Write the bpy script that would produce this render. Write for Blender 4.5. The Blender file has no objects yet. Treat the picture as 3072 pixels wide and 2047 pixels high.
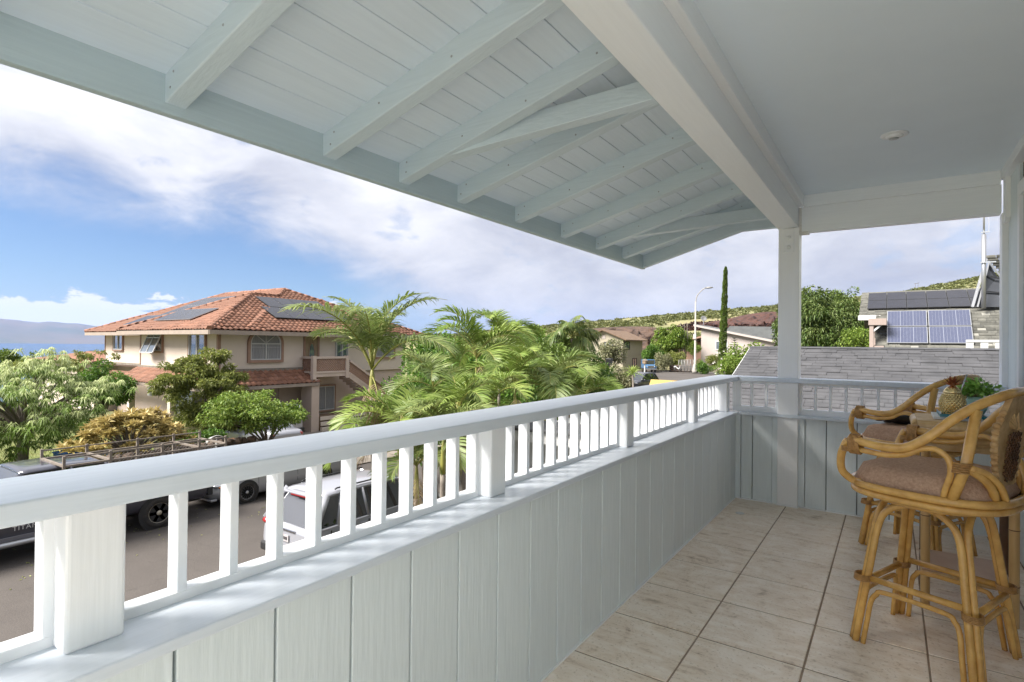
import bpy, bmesh, math, random
import numpy as np
from mathutils import Vector, Matrix
random.seed(7); RNG = np.random.default_rng(11)
scene = bpy.context.scene
COL = scene.collection

# ---------------------------------------------------------------- camera
CAM_Z = 1.377
FPX = 1673.6                                     # focal length in pixels of a 3072 wide picture
YAW, PITCH, ROLL = [math.radians(a) for a in (34.25, .467, .629)]
def cam_axes():
    f = Vector((-math.sin(YAW)*math.cos(PITCH), math.cos(YAW)*math.cos(PITCH), math.sin(PITCH)))
    r0 = Vector((math.cos(YAW), math.sin(YAW), 0)); u0 = r0.cross(f)
    c, s = math.cos(ROLL), math.sin(ROLL)
    return c*r0+s*u0, -s*r0+c*u0, f
CR, CU, CF = cam_axes()
cam_d = bpy.data.cameras.new('camera'); cam = bpy.data.objects.new('camera', cam_d); COL.objects.link(cam)
cam_d.sensor_width = 36.0; cam_d.sensor_fit = 'HORIZONTAL'; cam_d.lens = FPX/3072*36.0
cam_d.clip_start = .05; cam_d.clip_end = 120000
m = Matrix((CR, CU, -CF)).transposed().to_4x4(); m.translation = (0, 0, CAM_Z); cam.matrix_world = m
scene.camera = cam
def at(u, v, X=None, Y=None, Z=None, D=None):
    """a point of the place: the photo's pixel direction taken to a known wall, floor or distance"""
    d = CF + CR*((u-1536)/FPX) - CU*((v-1023.5)/FPX)
    t = X/d.x if X is not None else Y/d.y if Y is not None else (Z-CAM_Z)/d.z if Z is not None else D
    return Vector((d.x*t, d.y*t, d.z*t+CAM_Z))

# ---------------------------------------------------------------- world, sun, exposure
SUN_DIR = Vector((-.42, -.62, .73)).normalized()             # towards the sun
w = bpy.data.worlds.new('World'); scene.world = w; w.use_nodes = True
nt = w.node_tree; nt.nodes.clear()
def N(t, **kw):
    n = nt.nodes.new(t)
    for k, v in kw.items(): setattr(n, k, v)
    return n
def L(a, b): nt.links.new(a, b)
def MA(op, a, b=None, c=None, clamp=False):
    n = N('ShaderNodeMath', operation=op, use_clamp=clamp)
    for i, v in enumerate((a, b, c)):
        if v is None: continue
        if isinstance(v, (int, float)): n.inputs[i].default_value = v
        else: L(v, n.inputs[i])
    return n.outputs[0]
out = N('ShaderNodeOutputWorld'); bg = N('ShaderNodeBackground'); bg.inputs['Strength'].default_value = .1
sky = N('ShaderNodeTexSky', sky_type='NISHITA'); sky.sun_disc = False
sky.sun_elevation = math.asin(SUN_DIR.z); sky.sun_rotation = math.atan2(SUN_DIR.x, SUN_DIR.y)
sky.altitude = 100; sky.air_density = 1.0; sky.dust_density = .6; sky.ozone_density = 2.5
tc = N('ShaderNodeTexCoord'); sep = N('ShaderNodeSeparateXYZ'); L(tc.outputs['Generated'], sep.inputs[0])
sx, sy, sz = sep.outputs
az = MA('MULTIPLY', MA('ARCTAN2', MA('MULTIPLY', sx, -1), sy), 57.2958)      # degrees west of the street's axis
el = MA('MULTIPLY', MA('ARCSINE', sz), 57.2958)
# clouds live on a high layer: direction projected to a plane
den = MA('ADD', MA('MAXIMUM', sz, 0), .13)
pv = N('ShaderNodeCombineXYZ'); L(MA('DIVIDE', sx, den), pv.inputs[0]); L(MA('DIVIDE', sy, den), pv.inputs[1]); pv.inputs[2].default_value = 3.7
def noise(vec, scale, detail=8, rough=.55, dist=0.):
    n = N('ShaderNodeTexNoise'); n.inputs['Scale'].default_value = scale; n.inputs['Detail'].default_value = detail
    n.inputs['Roughness'].default_value = rough; n.inputs['Distortion'].default_value = dist; L(vec, n.inputs['Vector']); return n.outputs['Fac']
cv = N('ShaderNodeVectorMath', operation='MULTIPLY'); L(tc.outputs['Generated'], cv.inputs[0]); cv.inputs[1].default_value = (1, 1, 2.3)
n_big = noise(cv.outputs[0], 2.6, 9, .58, .25)
n_fine = noise(cv.outputs[0], 9.5, 8, .6, .2)
n_dir = noise(cv.outputs[0], 5.2, 10, .6, .35)
def sstep(x, lo, hi):
    n = N('ShaderNodeMapRange', interpolation_type='SMOOTHSTEP'); L(x, n.inputs['Value'])
    n.inputs['From Min'].default_value = lo; n.inputs['From Max'].default_value = hi; return n.outputs['Result']
# the cloud deck ends over the sea to the west: blue below its edge
edge = MA('MULTIPLY', sstep(az, 30, 66), 11.5)
over = MA('SUBTRACT', el, edge)
wob = MA('MULTIPLY', MA('SUBTRACT', n_dir, .5), 11)
wob2 = MA('MULTIPLY', MA('SUBTRACT', n_big, .5), 9)
deck = sstep(MA('ADD', MA('ADD', over, wob), wob2), -3.4, 4.2)
# gaps inside the deck
gaps = sstep(n_fine, .30, .44)
deck = MA('MULTIPLY', deck, MA('ADD', MA('MULTIPLY', gaps, .35), .65))
# heaped cumulus low over the sea
cum_top = MA('ADD', 3.7, MA('MULTIPLY', MA('SUBTRACT', noise(cv.outputs[0], 15, 9, .6, .2), .5), 6.5))
cum = MA('MULTIPLY', sstep(MA('SUBTRACT', cum_top, el), -.05, .40), sstep(az, 45, 52))
mask = MA('MAXIMUM', deck, MA('MULTIPLY', cum, .95))
shade = MA('ADD', MA('MULTIPLY', n_dir, .75), MA('MULTIPLY', n_big, .45))
cr = N('ShaderNodeValToRGB'); L(shade, cr.inputs['Fac'])
cr.color_ramp.elements[0].position = .42; cr.color_ramp.elements[0].color = (3.9, 4.0, 4.5, 1)
cr.color_ramp.elements[1].position = .74; cr.color_ramp.elements[1].color = (6.4, 6.4, 6.6, 1)
e = cr.color_ramp.elements.new(.55); e.color = (4.8, 4.9, 5.3, 1)
blue = N('ShaderNodeMix', data_type='RGBA', blend_type='MULTIPLY'); blue.inputs[0].default_value = 1
L(sky.outputs[0], blue.inputs[6]); blue.inputs[7].default_value = (.29, .315, .365, 1)
mix = N('ShaderNodeMix', data_type='RGBA'); L(mask, mix.inputs[0]); L(blue.outputs[2], mix.inputs[6]); L(cr.outputs[0], mix.inputs[7])
lum = N('ShaderNodeVectorMath', operation='SCALE'); L(cr.outputs[0], lum.inputs[0])
L(MA('MULTIPLY_ADD', MA('MAXIMUM', sz, 0), .40, .345), lum.inputs['Scale']); cwh = N('ShaderNodeMix', data_type='RGBA'); L(MA('MULTIPLY', cum, MA('SUBTRACT', 1, deck)), cwh.inputs[0]); L(lum.outputs[0], cwh.inputs[6]); cwh.inputs[7].default_value = (2.9, 2.9, 2.95, 1); L(cwh.outputs[2], mix.inputs[7])      # an overcast sky brightens to the zenith
L(mix.outputs[2], bg.inputs['Color']); L(bg.outputs[0], out.inputs['Surface'])

sun_d = bpy.data.lights.new('sun', 'SUN'); sun_d.energy = 3.8; sun_d.angle = math.radians(30); sun_d.color = (1, .95, .88)
sun = bpy.data.objects.new('sun', sun_d); COL.objects.link(sun)
sun.rotation_euler = SUN_DIR.to_track_quat('Z', 'Y').to_euler(); sun.location = (-10, -12, 30)
vs = scene.view_settings; vs.view_transform = 'Standard'; vs.look = 'None'; vs.gamma = 1; vs.use_curve_mapping = False
vs.exposure = 1.88
scene.render.engine = 'CYCLES'
cy = scene.cycles
cy.max_bounces = 12; cy.diffuse_bounces = 9; cy.glossy_bounces = 3; cy.transmission_bounces = 4; cy.transparent_max_bounces = 8; cy.volume_bounces = 0

# ---------------------------------------------------------------- materials
MATS = {}
ALB = 1.
def mat(name, col, rough=.6, col2=None, nscale=6., stretch=(1, 1, 1), bump=0., bscale=None, metal=0., spec=.5, detail=5, lo=.35, hi=.65, tint=None, coat=0., trans=0., rnd=0., bdist=.01):
    if name in MATS: return MATS[name]
    sc_ = lambda c: None if c is None else tuple(q*ALB for q in c)
    col, col2, tint = sc_(col), sc_(col2), sc_(tint)
    mt = bpy.data.materials.new(name); MATS[name] = mt; mt.use_nodes = True
    t = mt.node_tree; b = t.nodes['Principled BSDF']
    def nn(k): return t.nodes.new(k)
    b.inputs['Roughness'].default_value = rough; b.inputs['Metallic'].default_value = metal
    b.inputs['Specular IOR Level'].default_value = spec; b.inputs['Coat Weight'].default_value = coat
    b.inputs['Base Color'].default_value = (*col, 1)
    tco = nn('ShaderNodeTexCoord'); mp = nn('ShaderNodeMapping'); mp.inputs['Scale'].default_value = stretch
    t.links.new(tco.outputs['Object'], mp.inputs[0])
    vec = mp.outputs[0]
    oi = nn('ShaderNodeObjectInfo')
    ad = nn('ShaderNodeVectorMath'); ad.operation = 'MULTIPLY_ADD'
    t.links.new(oi.outputs['Random'], ad.inputs[0]); ad.inputs[1].default_value = (37, 23, 51); t.links.new(vec, ad.inputs[2]); vec = ad.outputs[0]
    src = None
    if col2 is not None:
        n = nn('ShaderNodeTexNoise'); n.inputs['Scale'].default_value = nscale; n.inputs['Detail'].default_value = detail; n.inputs['Roughness'].default_value = .6
        t.links.new(vec, n.inputs['Vector'])
        mr = nn('ShaderNodeMapRange'); mr.inputs['From Min'].default_value = lo; mr.inputs['From Max'].default_value = hi; t.links.new(n.outputs['Fac'], mr.inputs['Value'])
        mx = nn('ShaderNodeMix'); mx.data_type = 'RGBA'; mx.inputs[6].default_value = (*col, 1); mx.inputs[7].default_value = (*col2, 1)
        t.links.new(mr.outputs['Result'], mx.inputs[0]); src = mx.outputs[2]
    if tint is not None:                                   # per-leaf / per-piece colour from the mesh
        at_ = nn('ShaderNodeAttribute'); at_.attribute_name = 'tint'
        mx = nn('ShaderNodeMix'); mx.data_type = 'RGBA'
        if src: t.links.new(src, mx.inputs[6])
        else: mx.inputs[6].default_value = (*col, 1)
        mx.inputs[7].default_value = (*tint, 1); t.links.new(at_.outputs['Fac'], mx.inputs[0]); src = mx.outputs[2]
    if rnd:
        hv = nn('ShaderNodeHueSaturation'); mr = nn('ShaderNodeMapRange'); mr.inputs['To Min'].default_value = 1-rnd; mr.inputs['To Max'].default_value = 1+rnd
        t.links.new(oi.outputs['Random'], mr.inputs['Value']); t.links.new(mr.outputs['Result'], hv.inputs['Value'])
        if src: t.links.new(src, hv.inputs['Color'])
        else: hv.inputs['Color'].default_value = (*col, 1)
        src = hv.outputs['Color']
    if src: t.links.new(src, b.inputs['Base Color'])
    if bump:
        n = nn('ShaderNodeTexNoise'); n.inputs['Scale'].default_value = bscale or nscale; n.inputs['Detail'].default_value = 6; t.links.new(vec, n.inputs['Vector'])
        bp = nn('ShaderNodeBump'); bp.inputs['Strength'].default_value = bump; bp.inputs['Distance'].default_value = bdist
        t.links.new(n.outputs['Fac'], bp.inputs['Height']); t.links.new(bp.outputs[0], b.inputs['Normal'])
    if trans:                                              # thin leaves let light through
        tr = nn('ShaderNodeBsdfTranslucent'); ms = nn('ShaderNodeMixShader'); ms.inputs[0].default_value = trans
        if src: t.links.new(src, tr.inputs['Color'])
        else: tr.inputs['Color'].default_value = (*col, 1)
        o = t.nodes['Material Output']; t.links.new(b.outputs[0], ms.inputs[1]); t.links.new(tr.outputs[0], ms.inputs[2]); t.links.new(ms.outputs[0], o.inputs['Surface'])
    return mt

# ---------------------------------------------------------------- mesh helpers
def tag(o, label=None, cat=None, group=None, kind=None):
    if label: o['label'] = label
    if cat: o['category'] = cat
    if group: o['group'] = group
    if kind: o['kind'] = kind
    return o
def thing(name, label, cat, loc=(0, 0, 0), rz=0., group=None):
    o = bpy.data.objects.new(name, None); COL.objects.link(o); o.location = loc; o.rotation_euler = (0, 0, rz); o.empty_display_size = .1
    return tag(o, label, cat, group)
def link(name, me, material, parent=None, world=True):
    o = bpy.data.objects.new(name, me); COL.objects.link(o)
    if material is not None and not me.materials: me.materials.append(MATS[material] if isinstance(material, str) else material)
    if parent is not None: o.parent = parent
    return o
class MB:
    def __init__(s): s.v = []; s.f = []; s.sm = []
    def quad(s, *p):
        b = len(s.v); s.v += [tuple(q) for q in p]; s.f.append(tuple(range(b, b+len(p)))); s.sm.append(False); return s
    def box(s, x0, y0, z0, x1, y1, z1):
        b = len(s.v)
        s.v += [(x, y, z) for z in (z0, z1) for y in (y0, y1) for x in (x0, x1)]
        s.f += [tuple(b+i for i in q) for q in ((0, 2, 3, 1), (4, 5, 7, 6), (0, 1, 5, 4), (2, 6, 7, 3), (0, 4, 6, 2), (1, 3, 7, 5))]; s.sm += [False]*6
        return s
    def hexa(s, lo, hi):                                   # two quads of 4 points, joined
        b = len(s.v); s.v += [tuple(q) for q in lo]+[tuple(q) for q in hi]; n = len(lo)
        s.f += [tuple(b+i for i in reversed(range(n))), tuple(b+n+i for i in range(n))]
        s.f += [(b+i, b+(i+1) % n, b+n+(i+1) % n, b+n+i) for i in range(n)]; s.sm += [False]*(n+2)
        return s
    def bar(s, a, b, w, h, up=(0, 0, 1)):                  # rectangular bar from a to b
        a, b = Vector(a), Vector(b); d = (b-a).normalized(); sd = d.cross(Vector(up))
        if sd.length < 1e-5: sd = d.cross(Vector((1, 0, 0)))
        sd.normalize(); u = sd.cross(d).normalized()
        c = [(-1, -1), (1, -1), (1, 1), (-1, 1)]
        return s.hexa([a+sd*(w/2*i)+u*(h/2*j) for i, j in c], [b+sd*(w/2*i)+u*(h/2*j) for i, j in c])
    def prism(s, poly, axis, a, b):                        # poly of 2-d points extruded along axis
        def P(p, t):
            return (t, p[0], p[1]) if axis == 0 else (p[0], t, p[1]) if axis == 1 else (p[0], p[1], t)
        return s.hexa([P(p, a) for p in poly], [P(p, b) for p in poly])
    def tube(s, pts, r, n=8, caps=True, closed=False):
        pts = [Vector(p) for p in pts]; k = len(pts)
        rs = r if isinstance(r, (list, tuple)) else [r]*k
        tan = []
        for i in range(k):
            a = pts[(i-1) % k] if (closed or i > 0) else pts[i]; b = pts[(i+1) % k] if (closed or i < k-1) else pts[i]
            t = b-a; tan.append(t.normalized() if t.length > 1e-9 else Vector((0, 0, 1)))
        ref = Vector((0, 0, 1)) if abs(tan[0].z) < .9 else Vector((1, 0, 0))
        nv = tan[0].cross(ref).normalized(); b0 = len(s.v)
        for i in range(k):
            nv = (nv - tan[i]*nv.dot(tan[i]));
            nv = nv.normalized() if nv.length > 1e-6 else tan[i].orthogonal().normalized()
            bn = tan[i].cross(nv)
            for j in range(n):
                a = 2*math.pi*j/n; s.v.append(tuple(pts[i]+(nv*math.cos(a)+bn*math.sin(a))*rs[i]))
        for i in range(k if closed else k-1):
            for j in range(n):
                a, b = b0+i*n+j, b0+i*n+(j+1) % n; i2 = (i+1) % k
                s.f.append((a, b, b0+i2*n+(j+1) % n, b0+i2*n+j)); s.sm.append(True)
        if caps and not closed:
            s.f.append(tuple(b0+j for j in reversed(range(n)))); s.f.append(tuple(b0+(k-1)*n+j for j in range(n))); s.sm += [False, False]
        return s
    def lathe(s, prof, c=(0, 0, 0), n=20, ax=2):           # prof: list of (radius, height)
        b0 = len(s.v)
        for r, z in prof:
            for j in range(n):
                a = 2*math.pi*j/n; x, y = r*math.cos(a), r*math.sin(a)
                p = (x, y, z) if ax == 2 else (z, x, y) if ax == 0 else (y, z, x)
                s.v.append((c[0]+p[0], c[1]+p[1], c[2]+p[2]))
        for i in range(len(prof)-1):
            for j in range(n):
                s.f.append((b0+i*n+j, b0+i*n+(j+1) % n, b0+(i+1)*n+(j+1) % n, b0+(i+1)*n+j)); s.sm.append(True)
        s.f.append(tuple(b0+j for j in reversed(range(n)))); s.f.append(tuple(b0+(len(prof)-1)*n+j for j in range(n))); s.sm += [False, False]
        return s
    def ball(s, c, rx, ry=None, rz=None, n=12, k=8):
        ry = ry or rx; rz = rz or rx; b0 = len(s.v)
        for i in range(k+1):
            t = math.pi*i/k
            for j in range(n):
                a = 2*math.pi*j/n; s.v.append((c[0]+rx*math.sin(t)*math.cos(a), c[1]+ry*math.sin(t)*math.sin(a), c[2]-rz*math.cos(t)))
        for i in range(k):
            for j in range(n): s.f.append((b0+i*n+j, b0+i*n+(j+1) % n, b0+(i+1)*n+(j+1) % n, b0+(i+1)*n+j)); s.sm.append(True)
        return s
    def mesh(s, name, off=(0, 0, 0)):
        me = bpy.data.meshes.new(name)
        vv = s.v if not any(off) else [(x-off[0], y-off[1], z-off[2]) for x, y, z in s.v]
        me.from_pydata(vv, [], s.f); me.polygons.foreach_set('use_smooth', s.sm); me.update(); return me
    def build(s, name, material, parent=None, bevel=0., seg=2, label=None, cat=None, group=None, kind=None, world=True):
        off = tuple(parent.location) if (parent is not None and world and parent.parent is None) else (0, 0, 0)
        if parent is not None and world and parent.parent is not None:
            p = parent; o3 = Vector((0, 0, 0))
            while p is not None: o3 += p.location; p = p.parent
            off = tuple(o3)
        o = link(name, s.mesh(name, off), material, parent)
        if bevel:
            md = o.modifiers.new('bevel', 'BEVEL'); md.width = bevel; md.segments = seg; md.limit_method = 'ANGLE'; md.harden_normals = False
        return tag(o, label, cat, group, kind)
def copy_tree(o, parent=None):
    c = o.copy(); COL.objects.link(c); c.parent = parent
    for ch in list(o.children): copy_tree(ch, c)
    return c
def inst(me, name, material, parent, loc, rot=(0, 0, 0), sc=(1, 1, 1)):
    o = link(name, me, material, parent)
    pl = parent.location if parent is not None else Vector((0, 0, 0))
    o.location = Vector(loc)-pl; o.rotation_euler = rot; o.scale = sc
    return o
def spline(pts, n=6):                                      # Catmull-Rom through points
    P = [Vector(p) for p in pts]; P = [P[0]*2-P[1]]+P+[P[-1]*2-P[-2]]; out = []
    for i in range(1, len(P)-2):
        for k in range(n):
            t = k/n; a, b, c, d = P[i-1:i+3]
            out.append(.5*((2*b)+(c-a)*t+(2*a-5*b+4*c-d)*t*t+(3*b-a-3*c+d)*t**3))
    out.append(P[-2]); return out
def npmesh(name, V, Fq, tint=None, smooth=False):          # big meshes: V (n,3), Fq (m,k)
    me = bpy.data.meshes.new(name); V = np.asarray(V, np.float32); Fq = np.asarray(Fq, np.int32); k = Fq.shape[1]
    me.vertices.add(len(V)); me.vertices.foreach_set('co', V.ravel())
    me.loops.add(Fq.size); me.loops.foreach_set('vertex_index', Fq.ravel())
    me.polygons.add(len(Fq)); me.polygons.foreach_set('loop_start', np.arange(0, Fq.size, k, dtype=np.int32))
    if smooth: me.polygons.foreach_set('use_smooth', np.ones(len(Fq), bool))
    me.update(calc_edges=True)
    if tint is not None:
        a = me.attributes.new('tint', 'FLOAT', 'POINT'); a.data.foreach_set('value', np.asarray(tint, np.float32))
    return me
cy.use_denoising = True
# ---------------------------------------------------------------- the balcony
PAINT = dict(rough=.42, nscale=3, bump=.12, spec=.4)
mat('paint_white', (.84, .855, .875), col2=(.80, .815, .83), **PAINT)
mat('paint_trim_y', (.85, .87, .89), col2=(.82, .84, .86), rough=.42, nscale=3, stretch=(30, 1.2, 30), bump=.10, bscale=3, spec=.4)
mat('paint_trim_z', (.84, .85, .86), col2=(.82, .83, .84), rough=.42, nscale=3, stretch=(30, 30, 1.2), bump=.10, bscale=3, spec=.4)
mat('paint_trim_x', (.83, .865, .895), col2=(.80, .835, .865), rough=.42, nscale=3, stretch=(1.2, 30, 30), bump=.10, bscale=3, spec=.4)
mat('paint_cap', (.64, .69, .755), col2=(.59, .64, .70), rough=.35, nscale=4, stretch=(12, 1, 12), bump=.16, bscale=3, spec=.45)
mat('paint_panel', (.725, .785, .805), col2=(.685, .745, .765), rnd=.035, rough=.5, nscale=3, stretch=(18, 18, 1.5), bump=.22, bscale=4, spec=.35)
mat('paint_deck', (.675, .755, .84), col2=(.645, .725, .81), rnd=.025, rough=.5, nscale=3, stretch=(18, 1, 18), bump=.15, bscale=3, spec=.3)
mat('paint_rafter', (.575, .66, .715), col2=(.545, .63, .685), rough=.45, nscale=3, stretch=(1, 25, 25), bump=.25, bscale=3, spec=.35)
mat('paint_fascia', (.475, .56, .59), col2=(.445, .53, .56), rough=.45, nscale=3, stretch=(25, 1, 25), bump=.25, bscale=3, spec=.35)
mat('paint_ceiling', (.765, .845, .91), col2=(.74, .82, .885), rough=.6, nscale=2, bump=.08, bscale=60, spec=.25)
mat('nail_dark', (.33, .35, .36), rough=.6); mat('gap_dark', (.16, .17, .17), rough=.9)
mat('grout', (.36, .275, .205), rough=.9, col2=(.27, .20, .145), nscale=14)
mat('steel', (.55, .56, .57), rough=.4, metal=.9)
mat('painted_steel', (.70, .69, .67), rough=.4, col2=(.62, .61, .59), nscale=12)
mat('black_metal', (.02, .02, .022), rough=.4)
mat('glass_dark', (.035, .04, .045), rough=.04, spec=.9, coat=.5)
mat('glass_mirror', (.50, .53, .56), rough=.03, metal=.9)

# stone-look floor tile: streaks running one way, clouds, a few dark specks
tm = bpy.data.materials.new('floor_tile'); MATS['floor_tile'] = tm; tm.use_nodes = True
T = tm.node_tree; pb = T.nodes['Principled BSDF']
def tn(k, **kw):
    n = T.nodes.new(k)
    for a, b in kw.items(): n.inputs[a].default_value = b
    return n
tcx = tn('ShaderNodeTexCoord'); oi = tn('ShaderNodeObjectInfo')
off = T.nodes.new('ShaderNodeVectorMath'); off.operation = 'MULTIPLY_ADD'; off.inputs[1].default_value = (91, 67, 13)
T.links.new(oi.outputs['Random'], off.inputs[0]); T.links.new(tcx.outputs['Object'], off.inputs[2])
mp = tn('ShaderNodeMapping'); mp.inputs['Rotation'].default_value = (0, 0, math.radians(38)); mp.inputs['Scale'].default_value = (2.2, 11, 1)
T.links.new(off.outputs[0], mp.inputs[0])
n1 = tn('ShaderNodeTexNoise', Scale=1.6, Detail=9, Roughness=.68, Distortion=.9); T.links.new(mp.outputs[0], n1.inputs['Vector'])
n2 = tn('ShaderNodeTexNoise', Scale=5.5, Detail=8, Roughness=.7, Distortion=1.2); T.links.new(off.outputs[0], n2.inputs['Vector'])
n3 = tn('ShaderNodeTexNoise', Scale=70, Detail=3, Roughness=.6); T.links.new(off.outputs[0], n3.inputs['Vector'])
mm = T.nodes.new('ShaderNodeMath'); mm.operation = 'MULTIPLY_ADD'; mm.inputs[1].default_value = .55; T.links.new(n2.outputs['Fac'], mm.inputs[0])
m2 = T.nodes.new('ShaderNodeMath'); m2.operation = 'MULTIPLY'; m2.inputs[1].default_value = .48; T.links.new(n1.outputs['Fac'], m2.inputs[0]); T.links.new(m2.outputs[0], mm.inputs[2])
rp = tn('ShaderNodeValToRGB'); T.links.new(mm.outputs[0], rp.inputs['Fac'])
rp.color_ramp.elements[0].position = .36; rp.color_ramp.elements[0].color = (.46, .345, .245, 1)
rp.color_ramp.elements[1].position = .60; rp.color_ramp.elements[1].color = (.94, .845, .745, 1)
e = rp.color_ramp.elements.new(.46); e.color = (.82, .695, .565, 1)
sp = tn('ShaderNodeValToRGB'); T.links.new(n3.outputs['Fac'], sp.inputs['Fac'])
sp.color_ramp.elements[0].position = .30; sp.color_ramp.elements[0].color = (.72, .68, .62, 1); sp.color_ramp.elements[1].position = .42; sp.color_ramp.elements[1].color = (1, 1, 1, 1)
mx = T.nodes.new('ShaderNodeMix'); mx.data_type = 'RGBA'; mx.blend_type = 'MULTIPLY'; mx.inputs[0].default_value = 1
T.links.new(rp.outputs[0], mx.inputs[6]); T.links.new(sp.outputs[0], mx.inputs[7]); T.links.new(mx.outputs[2], pb.inputs['Base Color'])
pb.inputs['Roughness'].default_value = .42; pb.inputs['Specular IOR Level'].default_value = .4
bp = tn('ShaderNodeBump', Strength=.12, Distance=.004); T.links.new(mm.outputs[0], bp.inputs['Height']); T.links.new(bp.outputs[0], pb.inputs['Normal'])

YB0, YE = -5.0, 5.40           # balcony to its end wall; unseen length behind the camera added for bounced light
YR0 = -2.05                    # unseen roof end, cut back here to let sunlight bounce in
XW = -1.185                   # inside of the front wall
HX = .70                      # house wall
# floor: slab of grout with separate tiles laid on it
fl = MB().box(XW-.02, .90, -.30, HX+.02, YE+.08, -.004).build('balcony_floor', 'grout', kind='structure')
MB().box(XW-.02, YB0, -.30, HX+.02, .899, -.001).build('bounce_deck', 'floor_tile', kind='structure')  # unseen open deck, put in so its sunlit tiles light the balcony
TS = .45; tiles = {}
for i in range(-2, 5):
    for j in range(-2, 9):
        x0, x1 = -.759+i*TS, -.759+(i+1)*TS; y0, y1 = 1.819+j*TS, 1.819+(j+1)*TS
        x0, x1 = max(x0, XW-.01), min(x1, HX); y0, y1 = max(y0, YB0), min(y1, YE+.06)
        if x1-x0 < .03 or y1-y0 < .03: continue
        g = .0042
        key = (round(x1-x0, 3), round(y1-y0, 3))
        if key not in tiles:
            tiles[key] = MB().box(g, g*1.35, -.012, x1-x0-g, y1-y0-g*1.35, 0).mesh('floor_tile')
        o = inst(tiles[key], 'floor_tile', 'floor_tile', fl, (x0, y0, random.uniform(-.0006, .0006)))
        md = o.modifiers.new('bevel', 'BEVEL'); md.width = .0025; md.segments = 2
drain = MB().lathe([(.034, .0), (.034, .004), (.026, .005), (.022, .002)], (-1.04, 4.93, 0), 20).build('floor_drain', 'painted_steel', label='small round pale drain cover set in the tiles by the balcony corner', cat='drain')

# front railing on its boarded parapet
fr = thing('front_railing', 'white balcony railing with pale cap rail on a grey boarded parapet facing the street', 'railing', (-1.26, 2.0, 0))
MB().box(-1.37, YB0, 1.080, -1.150, 5.57, 1.119).build('cap_rail', 'paint_cap', fr, .005, 3)
MB().box(-1.40, YB0, .775, -1.150, 5.35, .800).build('sill_board', 'paint_cap', fr, .004)
MB().box(-1.353, YB0, .798, -1.306, 5.30, .8215).build('bottom_rail', 'paint_white', fr, .003)
MB().box(-1.353, YB0, 1.058, -1.318, 5.30, 1.082).build('top_rail', 'paint_white', fr, .003)
MB().box(-1.36, YB0, -.30, -1.206, 5.45, .777).build('parapet_core', 'gap_dark', fr)
ys = [YB0]+[.553+.2222*k for k in range(-3, 24)]
for a, b in zip(ys[:-1], ys[1:]):
    b = min(b, 5.425); a = max(a, YB0)
    if b-a > .02: MB().box(-1.207, a+.0035, .008, XW, b-.0035, .776).build('siding_board', 'paint_panel', fr, .003)
MB().box(-1.20, YB0, 0, XW+.007, 5.40, .010).build('base_bead', 'paint_white', fr, .003)
posts_y = [.389+1.3125*k for k in range(-1, 4)]
bal_me = MB().box(-.0235, -.011, 0, .0235, .011, .264).mesh('baluster')
def baluster(x, y, parent, z=.819, rz=0, sz=1.):
    o = inst(bal_me, 'baluster', 'paint_white', parent, (x+random.uniform(-.001, .001), y+random.uniform(-.002, .002), z), (random.uniform(-.004, .004), random.uniform(-.004, .004), rz), (1, 1, sz))
    md = o.modifiers.new('bevel', 'BEVEL'); md.width = .003; md.segments = 2
for k, py in enumerate(posts_y):
    MB().box(-1.352, py, .799, -1.247, py+.099, 1.082).build('rail_post', 'paint_trim_z', fr, .008, 3)
    n = 10
    for b in range(n):
        y = py+.2335+.1192*b
        if YB0 < y < 5.16: baluster(-1.3295, y, fr)
MB().box(-1.352, 5.245, .799, -1.225, 5.352, 1.082).build('corner_post', 'paint_trim_z', fr, .008, 3)

# end railing
er = thing('end_railing', 'short white balcony railing on a grey boarded low wall at the balcony end', 'railing', (-.25, 5.47, 0))
MB().box(-1.1485, 5.350, 1.080, .690, 5.57, 1.119).build('cap_rail', 'paint_cap', er, .005, 3)
MB().box(-1.1485, 5.350, .775, .690, 5.60, .800).build('sill_board', 'paint_cap', er, .004)
MB().box(-1.22, 5.440, .798, .690, 5.487, .850).build('bottom_rail', 'paint_white', er, .003)
MB().box(-1.22, 5.440, 1.052, .690, 5.487, 1.083).build('top_rail', 'paint_white', er, .003)
MB().box(-1.22, 5.440, .84, -1.151, 5.487, 1.06).build('stile', 'paint_trim_z', er, .003)
MB().box(-.672, 5.441, .84, -.644, 5.486, 1.06).build('stile', 'paint_trim_z', er, .003)
for x in [-1.0585, -.9345, -.8475]+[-.542+.1135*k for k in range(11)]:
    baluster(x, 5.4635, er, .846, math.pi/2, .8)
MB().box(-1.36, 5.444, -.30, .69, 5.58, .777).build('wall_core', 'gap_dark', er)
xs = [-1.141, -1.042, -.875]; xs2 = [-.618, -.456, -.234, -.012, .21, .432, .69]
for arr in (xs, xs2):
    for a, b in zip(arr[:-1], arr[1:]): MB().box(a+.0035, 5.422, .008, b-.0035, 5.446, .776).build('siding_board', 'paint_panel', er, .003)
for a, b in ((-1.184, -1.141), (-.875, -.831), (-.667, -.618)): MB().box(a, 5.408, .002, b, 5.447, .776).build('batten', 'paint_panel', er, .003)
MB().box(-1.17, 5.408, 0, .69, 5.43, .010).build('base_bead', 'paint_white', er, .003)

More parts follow.
